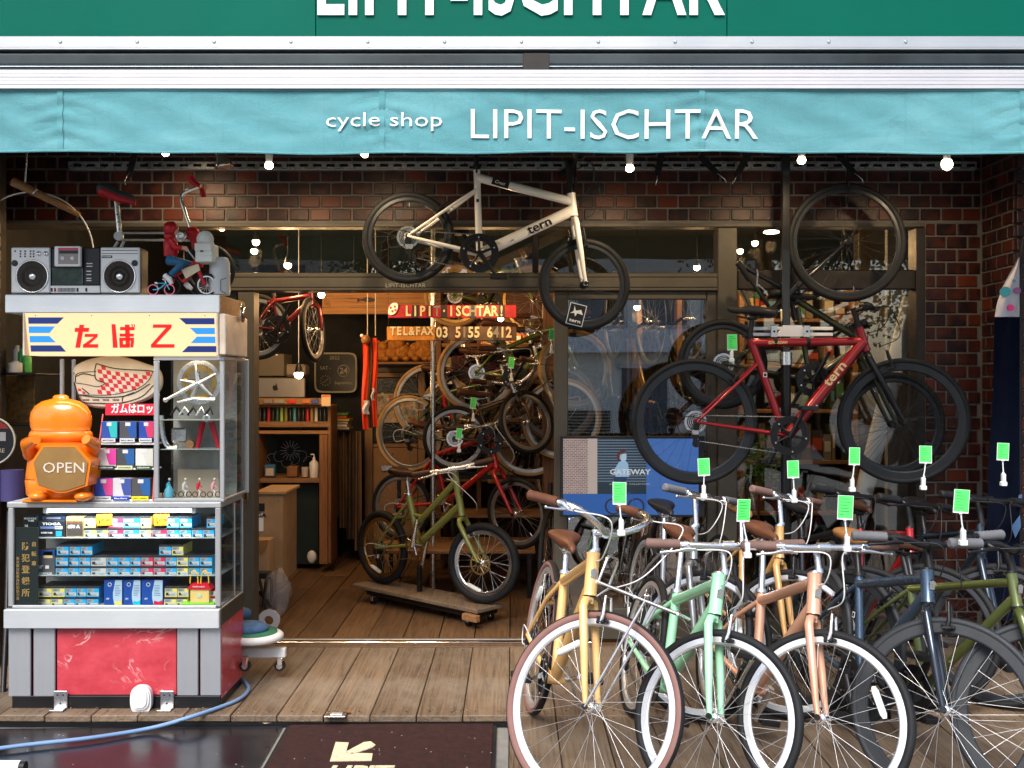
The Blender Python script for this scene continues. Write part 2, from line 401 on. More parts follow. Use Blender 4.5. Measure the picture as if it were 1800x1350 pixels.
# ------------------------------------------------------------------ the setting
YW = 5.65                     # plane of the shop front
LOWZ = -.05                   # street level below the deck
def B(x0, y0, x1, y1, Y, d, m, mb=None, e=.002, z=0):
    """chamfered box seen at pixels (x0,y0)-(x1,y1), front face at depth Y, d metres deep"""
    mb = mb or MB(); a = P(x0, y1, Y); b = P(x1, y0, Y)
    return mb.bbox((a.x, Y, a.z), (b.x, Y + d, b.z), m, e)
g = MB(); g.quad((-60, -60, LOWZ - .004), (60, -60, LOWZ - .004), (60, 60, LOWZ - .004), (-60, 60, LOWZ - .004), 'road')
struct('street', g)
# deck boards outside, floor boards inside: one object per board, sharing meshes by size
deck = struct('deck', MB().box((-3.4, 4.44, LOWZ), (3.4, 5.62, -.03), 'black_metal').box((-.015, 2.6, LOWZ), (3.4, 4.438, -.03), 'black_metal'))
floor = struct('floor', MB().box((-3.4, 5.80, LOWZ), (3.4, 9.2, -.03), 'black_metal'))
def plank(x0, x1, y0, y1, m, parent, zt=0):
    w, l = x1 - x0, y1 - y0; key = (round(w, 3), round(l, 3), m)
    if key not in PL: PL[key] = MB().bbox((-w / 2, -l / 2, -.029), (w / 2, l / 2, 0), m, .003).mesh('plank')
    t = Matrix.Translation(((x0 + x1) / 2, (y0 + y1) / 2, zt + random.uniform(-.0015, .0015))) @ Matrix.Rotation(random.uniform(-.0012, .0012), 4, 'Z') @ Matrix.Rotation(random.uniform(-.003, .003), 4, 'Y')
    link('plank', PL[key], parent, WM[parent.name].inverted() @ t)
PL = {}
x = -3.33
while x < 3.2:
    plank(x, x + .203, 4.445, 5.60, 'deck_wood', deck)
    if x > -.03: plank(x, x + .203, 2.62, 4.437, 'deck_wood', deck)
    cut = random.choice((7.2, 7.7, 8.3)) if x < 0 else 7.4
    plank(x, x + .203, 5.80, cut, 'floor_wood', floor); plank(x, x + .203, cut + .004, 9.15, 'floor_wood', floor)
    x += .2075
e = MB(); e.bbox((-3.4, 4.395, -.046), (-.02, 4.443, .003), 'deck_wood', .005); link('edge_board', e.mesh('edge_board'), deck)
e = MB(); e.bbox((-.062, 2.6, -.046), (-.018, 4.393, .001), 'deck_wood', .004); link('edge_board', e.mesh('edge_board'), deck)
e = MB(); e.bbox((-3.4, 4.375, -.049), (-.07, 4.394, -.028), 'alu', .003); link('metal_nosing', e.mesh('metal_nosing'), deck)
# door sill with its steel rail
s = thing('door_sill', 'wooden threshold with a bright steel rail across the shop doorway', 'threshold', (0, 5.70, 0))
MB().bbox((-3.0, 5.603, -.03), (3.0, 5.797, .004), 'floor_wood', .004).build('threshold_board', s)
MB().bbox((-2.2, 5.66, .0045), (.5, 5.685, .014), 'chrome', .003).build('rail', s)
MB().bbox((-2.2, 5.735, .0045), (.5, 5.75, .010), 'alu', .002).build('rail', s)
p = P(585, 1262, 4.43)
h = solo('hatch_catch', MB().bbox((p.x - .035, 4.40, .0045), (p.x + .06, 4.47, .011), 'silver', .002).bbox((p.x - .01, 4.415, .0112), (p.x + .045, 4.445, .016), 'alu', .002), 'small worn metal catch plate let into the deck edge above the brown mat', 'metal plate')

# brick walls: every brick its own object while under 300 to a wall
BW, BH, BJ = .1195, .0735, .0105
bm_ = {}
def brick_mesh(w, h=BH - BJ, d=.03):
    k = (round(w, 3), round(d, 3))
    if k not in bm_: bm_[k] = MB().bbox((-w / 2, 0, -h / 2), (w / 2, d, h / 2), 'brick', .0035).mesh('brick')
    return bm_[k]
def lay(parent, org, ux, length, z0, z1, start_half=0, keep=None, facing=None, maxn=290):
    """bricks along ux from org, outward normal = ux rotated -90 about z"""
    rot = Matrix.Rotation(math.atan2(ux[1], ux[0]), 4, 'Z'); n = 0; row = 0; z = z1 - BH / 2; rest = MB()
    while z > z0 + BH * .4:
        off = (BW / 2 if (row + start_half) % 2 else 0); a = -off
        while a < length - .005:
            lo = max(a, 0); hi = min(a + BW, length); w = hi - lo - BJ
            if w > .02:
                mid = (lo + hi) / 2; q = Vector(org) + Vector((ux[0], ux[1], 0)) * mid; q.z = z
                if keep is None or keep(q):
                    t = Matrix.Translation(q) @ rot @ Matrix.Translation((0, random.uniform(-.0015, .0015), 0)) @ Matrix.Rotation(random.uniform(-.004, .004), 4, 'Y')
                    if n < maxn: link('brick', brick_mesh(w), parent, WM[parent.name].inverted() @ t); n += 1
                    else:
                        bb = MB().bbox((-w / 2, 0, -(BH - BJ) / 2), (w / 2, .03, (BH - BJ) / 2), 'brick', .0035)
                        rest.add([t @ v for v in bb.v], bb.f, 'brick')
            a += BW
        z -= BH; row += 1
    if rest.v: tag(rest.build('brick_rest', parent), kind='stuff')
    return n
zt = P(0, 252, YW).z; zl = P(0, 392, YW).z       # lintel band between slotted rail and window head
xl = -3.0; xr = P(1725, 0, YW).x; xj = P(1627, 0, YW).x
w = struct('wall_front', MB().box((xl, YW + .008, zl), (xr + .05, YW + .25, 3.2), 'mortar'))
lay(w, (-3.0, YW, 0), (1, 0), xr + 3.0, zl, zt)
w = struct('wall_front_pier', MB().box((xj, YW + .008, -.05), (xr + .05, YW + .25, zl - .001), 'mortar'))
lay(w, (xj, YW, 0), (1, 0), xr - xj, 0, zl, 1)
YP = YW - .37
w = struct('wall_side_right', MB().box((xr + .008, YP + .03, -.05), (xr + .25, YW + .007, 3.2), 'mortar'))
lay(w, (xr, YW - .002, 0), (0, -1), YW - YP - .002, 0, zt, 0)
xq = P(1787, 0, YP).x
w = struct('wall_outer_pier', MB().box((xr + .05, YP + .008, -.05), (xr + 1.0, YP + .029, 3.2), 'mortar'))
lay(w, (xr + .012, YP, 0), (1, 0), .6, 0, zt, 1)
w = struct('wall_side_left', MB().box((-3.3, 5.18, -.05), (P(4, 0, 5.2).x - .012, 5.2, 3.2), 'mortar').box((-3.3, 5.201, -.05), (P(4, 0, 5.2).x - .03, 5.3, 3.2), 'dark_wall').box((-3.4, 5.301, -.05), (-3.0, 9.2, 3.2), 'dark_wall'))  # pier's inner side is near-black, painting in the alcove's shade
lay(w, (P(4, 0, 5.2).x - .36, 5.170, 0), (1, 0), .36, 0, zt, 0)
# soffit, room shell, upper facade
struct('soffit', MB().box((-6, 4.63, 2.98), (6, 5.66, 3.05), 'soffit'))
struct('upper_facade', MB().box((-6, 4.62, 3.06), (6, 4.9, 4.4), 'white_paint'))
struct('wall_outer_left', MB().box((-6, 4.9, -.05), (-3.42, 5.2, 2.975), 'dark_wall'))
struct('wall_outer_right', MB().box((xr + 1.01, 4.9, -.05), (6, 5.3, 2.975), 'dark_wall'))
YB = 8.75
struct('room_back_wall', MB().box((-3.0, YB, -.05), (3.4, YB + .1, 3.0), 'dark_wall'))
struct('room_right_wall', MB().box((3.0, 5.91, -.05), (3.1, YB - .001, 3.0), M('room_wall', (.30, .24, .16), .8)))
struct('room_ceiling', MB().box((-2.99, 5.91, 2.78), (2.99, YB - .001, 2.88), M('room_ceiling', (.10, .095, .08), .8)))
for i, y in enumerate((6.4, 7.1, 7.8)):
    solo('ceiling_rail', MB().bbox((-2.6, y, 2.70), (2.8, y + .05, 2.779), M('teal_beam', (.015, .05, .05), .6)), ('teal ceiling beam just inside the transom window', 'second teal ceiling beam into the shop', 'third teal ceiling beam, deepest in the shop')[i], 'beam', 'teal beams under the shop ceiling')

# slotted steel channel under the soffit
z = P(0, 290, YW - .06).z; ch = thing('slotted_rail', 'grey slotted steel channel running above the brick lintel under the awning', 'rail', (0, YW - .05, z))
c = MB(); x0 = P(120, 0, YW - .05).x; x1 = xr - .05; c.bbox((x0, YW - .05, z + .018), (x1, YW - .004, z + .024), 'alu'); c.bbox((x0, YW - .05, z - .024), (x1, YW - .004, z - .018), 'alu')
xx = x0
while xx < x1: c.box((xx, YW - .052, z - .018), (min(xx + .028, x1), YW - .048, z + .018), 'silver'); xx += .075
c.box((x0, YW - .0525, z + .008), (x1, YW - .047, z + .018), 'silver'); c.box((x0, YW - .0525, z - .018), (x1, YW - .047, z - .008), 'silver')
c.build('channel', ch)

# ------------------------------------------------------------------ shop window and door
WG = P(0, 0, YW + .04)
win = thing('shop_window', 'grey brown aluminium shop front with sliding door, transom lights and tall panes', 'shop front', (0, YW + .03, 0))
def bar(name, x0, y0, x1, y1, Y=YW + .01, d=.09, m='door_frame'): return B(x0, y0, x1, y1, Y, d, m, e=.004).build(name, win)
bar('head_rail', 150, 390, 1630, 399, d=.10); bar('transom_beam', 398, 480, 1262, 511, YW - .01, .14)
# grooves of the beam
B(400, 486, 1261, 487.5, YW - .013, .004, 'door_frame_dark').build('groove', win); B(400, 504, 1261, 505.5, YW - .013, .004, 'door_frame_dark').build('groove', win)
bar('jamb', 418, 512, 446, 1126, YW, .12); bar('jamb', 398, 512, 417, 1126, YW + .03, .08, 'door_frame_dark')
bar('mullion', 1262, 400, 1296, 1126, YW - .005, .13); bar('jamb', 1611, 400, 1627, 1126, YW, .12, 'door_frame_dark')
bar('transom_rail', 1297, 475, 1610, 508, YW + .02, .08, 'door_frame_dark'); bar('transom_mullion', 936, 400, 946, 479, YW + .03, .05, 'door_frame_dark')
bar('bottom_rail', 1297, 1090, 1610, 1126)
dr = thing('sliding_door', 'glazed sliding door with grey brown frame standing behind the video screen', 'door', tuple(P(1110, 1126, YW + .03)))
for nm, a in (('stile', (974, 512, 998, 1124)), ('stile', (1243, 512, 1261, 1124)), ('top_rail', (999, 512, 1242, 526)), ('bottom_rail', (999, 1070, 1242, 1124))): B(*a, YW + .02, .05, 'door_frame', e=.004).build(nm, dr)
B(998, 526, 1243, 1070, YW + .045, .006, 'door_glass').build('pane', dr)
B(1296, 400, 1610, 475, YW + .055, .006, 'window_glass').build('pane', win); B(1296, 508, 1610, 1090, YW + .055, .006, 'window_glass').build('pane', win)
B(398, 400, 936, 480, YW + .055, .006, 'window_glass').build('pane', win); B(946, 400, 1262, 480, YW + .055, .006, 'window_glass').build('pane', win)
# left leaf, slid behind the counter, and its catch
dl = thing('sliding_door', 'open sliding door leaf with recessed brass catch beside the tobacco counter', 'door', tuple(P(408, 1126, YW + .08)))
B(300, 530, 417, 548, YW + .13, .04, 'door_frame_dark').build('top_rail', dl); B(398, 549, 417, 1124, YW + .13, .04, 'door_frame').build('stile', dl); B(300, 549, 397, 1124, YW + .15, .006, 'window_glass').build('pane', dl)
B(427, 844, 436, 882, YW - .008, .012, 'gold').build('catch', dl); B(429.5, 848, 433.5, 878, YW - .011, .006, 'door_frame_dark').build('catch_recess', dl)
put_text('LIPIT-ISCHTAR', P(713, 502, YW - .013), .024, M('etched', (.42, .40, .33), .5), win, width=.225, spacing=1.1)

# ------------------------------------------------------------------ fascia sign, cassette, awning
YF = 4.5
f = thing('fascia_sign', 'large green fascia sign with bold white letters across the top', 'shop sign', (0, YF, P(0, 65, YF).z))
zb = P(0, 65, YF).z; gp = M('green_panel', (.0, .105, .072), .55, var=.08, nscale=1.2, spec=.08)
xs = [-4, P(555, 0, YF).x, P(1278, 0, YF).x, 4]
for i in range(3): MB().bbox((xs[i] + .0015, YF, zb + .001), (xs[i + 1] - .0015, YF + .1, zb + .6), gp, .002).build('panel', f)
zz = P(0, 24, YF).z
me = text_mesh('LIPIT-ISCHTAR', .27, 'white_paint', bold=.03, depth=.006, spacing=1.06)
q = [v.co.x for v in me.vertices]; wd = (P(1273, 0, YF) - P(558, 0, YF)).x; me.transform(Matrix.Scale(wd / (max(q) - min(q)), 4, (1, 0, 0)))
zmin = min(v.co.z for v in me.vertices if abs(v.co.x) < wd * .48); me.transform(Matrix.Translation((P(916, 0, YF).x - (max(v.co.x for v in me.vertices) + min(v.co.x for v in me.vertices)) / 2, YF - .007, P(0, 29, YF).z - zmin)))
link('lettering', me, f, WM[f.name].inverted())
tr = thing('fascia_trim', 'riveted bare aluminium edge trim along the bottom of the green fascia', 'metal trim', (0, YF - .02, P(0, 92, YF).z))
t = MB(); z0, z1 = P(0, 91, YF).z, P(0, 66, YF).z
t.bbox((-4, YF - .02, z0 + .012), (4, YF + .08, z1), 'alu', .003); t.bbox((-4, YF - .028, z0), (4, YF + .08, z0 + .011), 'alu', .003); t.build('strip', tr)
for i in range(13):
    x = P(-25 + 134.5 * i, 0, YF).x; MB().lathe([(.008, 0), (.008, -.002), (.004, -.005)], (x, YF - .0205, P(0, 76, YF).z), 'silver', 'Y', 8).build('screw', tr)
cs = thing('awning_cassette', 'dark awning housing with a thin bright lip above the silver front bar', 'awning housing', (0, 4.4, 2.8))
k = MB(); k.bbox((-4, 4.44, P(0, 115, 4.44).z), (4, 4.70, P(0, 93, 4.44).z), M('cassette', (.035, .045, .05), .45, .4, var=.4, nscale=3), .01)
k.bbox((-4, 4.42, P(0, 140, 4.44).z), (4, 4.62, P(0, 118, 4.42).z), M('cassette_low', (.05, .045, .045), .5, .3), .006); k.build('housing', cs)
MB().bbox((-4, 4.415, P(0, 117.5, 4.415).z), (4, 4.45, P(0, 115.5, 4.415).z), 'silver', .001).build('lip', cs)
B(919, 93, 966, 140, 4.38, .02, 'door_frame_dark').build('bracket', cs)
aw = thing('awning', 'pale turquoise cloth awning valance with white shop name and stitched seams', 'awning', tuple(P(900, 268, 4.0)))
YA = 4.0
k = MB(); zt_, zb_ = P(0, 125, YA).z, P(0, 158, YA).z
for i in range(5): k.bbox((-3.6, YA - .02 - (.0008 if i % 2 else 0), zb_ + (zt_ - zb_) * i / 5), (3.6, YA + .03, zb_ + (zt_ - zb_) * (i + 1) / 5 - .0006), 'bar_alu', .0009)
k.build('front_bar', aw)
zv1, zv0 = P(0, 157, YA).z, P(0, 270, YA).z; seams = [P(x, 0, YA).x for x in (107, 672, 1233, 1795)]
def val(u, v):
    x = -3.4 + 6.8 * u; z = zv1 + (zv0 - zv1) * v
    y = .004 * math.sin(x * 5.3) + .003 * math.sin(x * 23 + z * 40 + 2 * math.sin(x * 3)) * math.sin(PI * v) + .003 * math.sin(x * 11 + z * 9) * v + .012 * v * math.sin(x * 1.7)
    for s_ in seams:
        d = abs(x - s_); y += .0045 * math.exp(-(d / .13) ** 2) * math.sin(z * 95 + s_ * 7 + d * 25) * math.sin(PI * v) ** .6
    return Vector((x, YA - .006 + y, z + (.006 * math.sin(x * 2.1) + .0025 * math.sin(x * 9.7)) * v))
k = MB(); k.grid(val, 420, 22, 'awning'); k.grid(lambda u, v: val(u, v) + Vector((0, .003, 0)), 300, 4, 'awning'); k.build('valance', aw)
for nm, v0, v1 in (('top_hem', 0, .035), ('bottom_hem', .965, 1.0)):
    k = MB(); k.grid(lambda u, v: val(u, v0 + (v1 - v0) * v) + Vector((0, -.0035 - .002 * math.sin(PI * v), 0)), 300, 3, 'awning'); k.build(nm, aw)
for s_ in seams:
    k = MB(); k.grid(lambda u, v: val((s_ - .012 + .024 * u + 3.4) / 6.8, v) + Vector((0, -.0035, 0)), 2, 22, 'awning'); k.build('seam', aw)
k = MB(); k.grid(lambda u, v: Vector((-3.5 + 7 * u, YA + .03 + (4.5 - YA) * v, zt_ - .03 + .10 * v)), 2, 2, 'awning', False); k.build('canopy_cloth', aw)
k = MB(); k.tube([(-3.3, YA + .04, zt_ - .05), (-2.2, 4.6, zt_ + .0), (-1.9, 4.62, zt_)], .022, 'alu'); k.build('folding_arm', aw)
for txt, x0, x1, yc, h in (('cycle shop', 574, 778, 216, .060), ('LIPIT-ISCHTAR', 828, 1332, 219, .125)):
    me = text_mesh(txt, h, 'white_paint', depth=.0006, bold=-.006 if h > .1 else -.004)
    q = [v.co.x for v in me.vertices]; wd = (P(x1, 0, YA) - P(x0, 0, YA)).x; me.transform(Matrix.Scale(wd / (max(q) - min(q)), 4, (1, 0, 0)))
    q = [v.co.x for v in me.vertices]; qz = [v.co.z for v in me.vertices]
    me.transform(Matrix.Translation((P((x0 + x1) / 2, 0, YA).x - (max(q) + min(q)) / 2, 0, P(0, yc, YA).z - (max(qz) + min(qz)) / 2)))
    for v in me.vertices:
        c_ = val((v.co.x + 3.4) / 6.8, (v.co.z - zv1) / (zv0 - zv1)); v.co.y += c_.y - .0066
    link('lettering', me, aw, WM[aw.name].inverted())

# ------------------------------------------------------------------ lamps under the soffit
bulb = emission('bulb_glow', (1, .80, .50), 14)
def soffit_lamp(px, py, Y, label, r=.021, watt=7, multi=False):
    p = P(px, py, Y); t = thing('spot_lamp', label, 'lamp', tuple(p), group='lit spot lamps hung under the soffit')
    MB().cyl(p + Vector((0, 0, r * .8)), p + Vector((0, 0, .07)), .016, 'white_plastic', 12, .020).cyl(p + Vector((0, 0, .07)), (p.x, p.y, 2.979), .006, 'black_metal', 6).build('socket', t)
    if multi:
        MB().cyl(p, p + Vector((0, -.004, .0)), .033, 'white_plastic', 20).build('reflector', t)
        for k_ in range(9):
            a = k_ * 2 * PI / 8; rr = .02 if k_ < 8 else 0
            MB().ball(p + Vector((rr * math.cos(a), -.010, rr * math.sin(a))), .0065, bulb, 8).build('led', t)
    else: MB().ball(p, r, bulb, 16, (1, 1, .9)).build('bulb', t)
    l = bpy.data.lights.new('lamp_light', 'SPOT'); l.energy = watt; l.color = (1, .72, .42); l.shadow_soft_size = .03; l.spot_size = R(160); l.spot_blend = .8
    o = link('lamp_light', l, t, Matrix.Translation((0, -.01, -r - .035)) @ Matrix.Rotation(R(22), 4, 'X'))
for a in ((291, 269, 5.2, 'lit bulb over the boombox end of the awning', .019), (473, 291, 5.02, 'lit bulb over the child-size saddle and ape bars'), (641, 271, 5.02, 'lit bulb above the rear wheel of the cream hanging bicycle', .019),
          (1107, 296, 5.02, 'lit bulb beside the handlebar of the cream hanging bicycle'), (1409, 282, 5.02, 'lit bulb just next to the black display pole'), (1664, 289, 5.02, 'lit round lamp of many small diodes by the corner of the brick walls', .03, 5, True)): soffit_lamp(*a)
t = thing('reflector_lamp', 'unlit chrome reflector floodlight tilted down beside the red ape bars', 'lamp', tuple(P(395, 285, 5.2)))
rt = Matrix.Rotation(R(-15), 3, 'Y'); p = P(388, 270, 5.2)
k = MB(); k.lathe([(.028, .05), (.026, 0)], (0, 0, 0), 'white_plastic'); k.v = [p + rt @ v for v in k.v]; k.build('socket', t)
k = MB(); k.lathe([(.026, 0), (.032, -.03), (.045, -.06), (.050, -.075), (.044, -.077)], (0, 0, 0), 'chrome'); k.v = [p + rt @ v for v in k.v]; k.build('reflector', t)
k = MB(); [k.box((.012 * i - .038, -.046, -.075), (.012 * i - .029, -.04, -.062), 'gold') for i in range(7)]; k.v = [p + rt @ v for v in k.v]; k.build('lens', t)
MB().tube([p + Vector((0, 0, .04)), (p.x, p.y, 2.979)], .008, 'black_metal', 6).build('stem', t)

# ------------------------------------------------------------------ mats on the street side
mp = M('mat_pile', (.030, .008, .007), .95, var=.35, nscale=25, bmp=.8, bscale=900)
m1 = thing('door_mat', 'dark brown pile mat with cream logo and letters at the step', 'door mat', tuple(P(690, 1350, 4.2)))
m1_z = LOWZ + .012
def G(px, py, z): Y = (EYE - z) * FPX / (py - 675); return Vector(((px - 900) / FPX * Y, Y, z))
def sheet(poly, z0, z1, m, name, par):
    n = len(poly); k = MB(); vs = [Vector((a.x, a.y, z0)) for a in poly] + [Vector((a.x, a.y, z1)) for a in poly]
    ar = sum(poly[i].x * poly[(i + 1) % n].y - poly[(i + 1) % n].x * poly[i].y for i in range(n))
    if ar < 0: vs = vs[:n][::-1] + vs[n:][::-1]
    k.add(vs, [tuple(range(n, 2 * n)), tuple(range(n))[::-1]] + [(i, (i + 1) % n, (i + 1) % n + n, i + n) for i in range(n)], m); return k.build(name, par)
a, b = G(505, 1274, m1_z), G(889, 1271, m1_z); l0 = G(462, 1350, m1_z); dl_ = (l0 - a).normalized() * 1.3; r0 = Vector((-.065, b.y - 1.2, 0))
sheet([a, Vector((-.068, b.y, 0)), r0, a + dl_], LOWZ, m1_z - .002, 'black_rubber', 'rubber_edge', m1)
i_ = Vector((.018, 0, 0)); sheet([a + i_ + Vector((0, -.012, 0)), Vector((-.085, b.y - .012, 0)), r0 - i_, a + dl_ + i_], m1_z - .0019, m1_z + .004, mp, 'pile', m1)
cream = M('mat_print', (.62, .55, .38), .9, bmp=.5, bscale=700, nscale=60); zt2 = m1_z + .008
def gp_(pts, nm='logo_mark'): sheet([G(x, y, zt2) for x, y in pts], m1_z + .0042, zt2, cream, nm, m1)
gp_([(590, 1304), (613, 1305), (608, 1323), (655, 1324), (653, 1336), (580, 1337)]); gp_([(608, 1321), (640, 1304), (652, 1303), (660, 1309), (655, 1313), (619, 1325)])
me = text_mesh('LIPIT', .10, cream, bold=.05, depth=.004, shear=.1); q = [v.co.x for v in me.vertices]; ww = G(688, 1350, zt2).x - G(574, 1350, zt2).x
me.transform(Matrix.Rotation(-PI / 2, 4, 'X')); me.transform(Matrix.Scale(ww / (max(q) - min(q)), 4, (1, 0, 0)))
c_ = G(631, 1356, m1_z + .006); link('lettering', me, m1, WM[m1.name].inverted() @ Matrix.Translation(c_))
m2 = thing('rubber_mat', 'glossy black rubber mat lying before the tobacco counter', 'mat', (-1.6, 3.9, LOWZ))
sheet([Vector((-3.6, 4.372, 0)), a + Vector((-.02, .0, 0)), a + dl_ + Vector((-.02, 0, 0)), Vector((-3.6, 3.1, 0))], LOWZ, LOWZ + .006, M('wet_rubber', (.012, .012, .016), .22, var=.4, nscale=4, bmp=.1, bscale=12, rvar=.1), 'sheet', m2)
k = MB(); q0, q1 = P(-60, 1346, 3.9), P(45, 1345, 3.9); zc = LOWZ + .03
solo('bottle', MB().cyl((q0.x, 3.9, zc), (q1.x - .02, 3.9, zc), .025, 'white_plastic').cyl((q1.x - .02, 3.9, zc), (q1.x, 3.9, zc), .022, 'black_plastic'), 'white bottle with black cap lying on the rubber mat', 'bottle')
# hose
hose = [(-20, 1318), (60, 1308), (160, 1297), (260, 1281), (330, 1262), (395, 1240), (425, 1226), (437, 1210), (428, 1195)]
pts = [G(x, y, .012 if x > 300 else LOWZ + .025) for x, y in hose]
solo('hose', MB().tube(bez(pts, 10), .009, M('hose_blue', (.15, .26, .46), .45, var=.15, nscale=5), 10), 'pale blue hose snaking from the counter corner over the black mat', 'hose')

# grit, dry leaves and specks on the mats and the deck edge
rn = random.Random(21); k = MB(); sp_m = M('speck', (.45, .42, .36), .9, var=.4, nscale=80)
for i in range(110):
    x, y = rn.uniform(-2.6, -.08), rn.uniform(3.3, 4.36); z = LOWZ + (.018 if x > -.98 else .0085); r_ = rn.uniform(.0012, .004)
    k.add([(x - r_, y, z), (x, y - r_ * .6, z), (x + r_, y + r_ * .2, z), (x, y + r_ * .7, z + .0012)], [(0, 1, 2, 3)], sp_m)
for i in range(260):
    x, y = rn.uniform(-2.6, .4), rn.choice((rn.uniform(4.45, 4.56), rn.uniform(4.45, 5.55))); r_ = rn.uniform(.001, .0032)
    k.add([(x - r_, y, .0045), (x, y - r_ * .6, .0045), (x + r_, y + r_ * .2, .0045), (x, y + r_ * .7, .0055)], [(0, 1, 2, 3)], sp_m if i % 3 else 'leather_dark')
tag(k.build('grit'), 'pale grit and dust specks scattered over the mats and deck', 'dust', kind='stuff')
for i, (px, py, c_) in enumerate(((318, 1266, (.30, .32, .05)), (470, 1272, (.42, .36, .24)), (612, 1312 - 60, (.18, .08, .03)))):
    c = G(px, py, .006); k = MB(); a = rn.uniform(0, 6); u = Vector((math.cos(a), math.sin(a), 0)) * .022; v = Vector((-math.sin(a), math.cos(a), 0)) * .010; up = Vector((0, 0, .006))
    k.add([c - u, c - u * .3 + v + up, c + u * .5 + v * .8 + up * .5, c + u + up, c + u * .4 - v + up * .3, c - u * .4 - v], [(0, 1, 2), (0, 2, 3), (0, 3, 4), (0, 4, 5)], flat(c_, .7)); solo('dry_leaf', k, ('yellow green leaf scrap at the counter bracket', 'torn tan leaf scrap on the metal nosing of the step', 'dark brown leaf scrap on the deck behind the brown mat')[i], 'leaf')

k = MB()
for i in range(33):
    x = -3.33 + .2075 * i
    for y in (4.50, 5.55, 5.85) + ((2.9, 3.6, 4.40) if x > -.03 else ()):
        for dx in (.05, .155): k.lathe([(.0042, .0), (.004, .0012), (.0015, .0012)], (x + dx + rn.uniform(-.008, .008), y + rn.uniform(-.01, .01), .0012), 'leather_dark', 'Z', 7)
nl = k.build('nail', deck); tag(nl, kind='stuff')
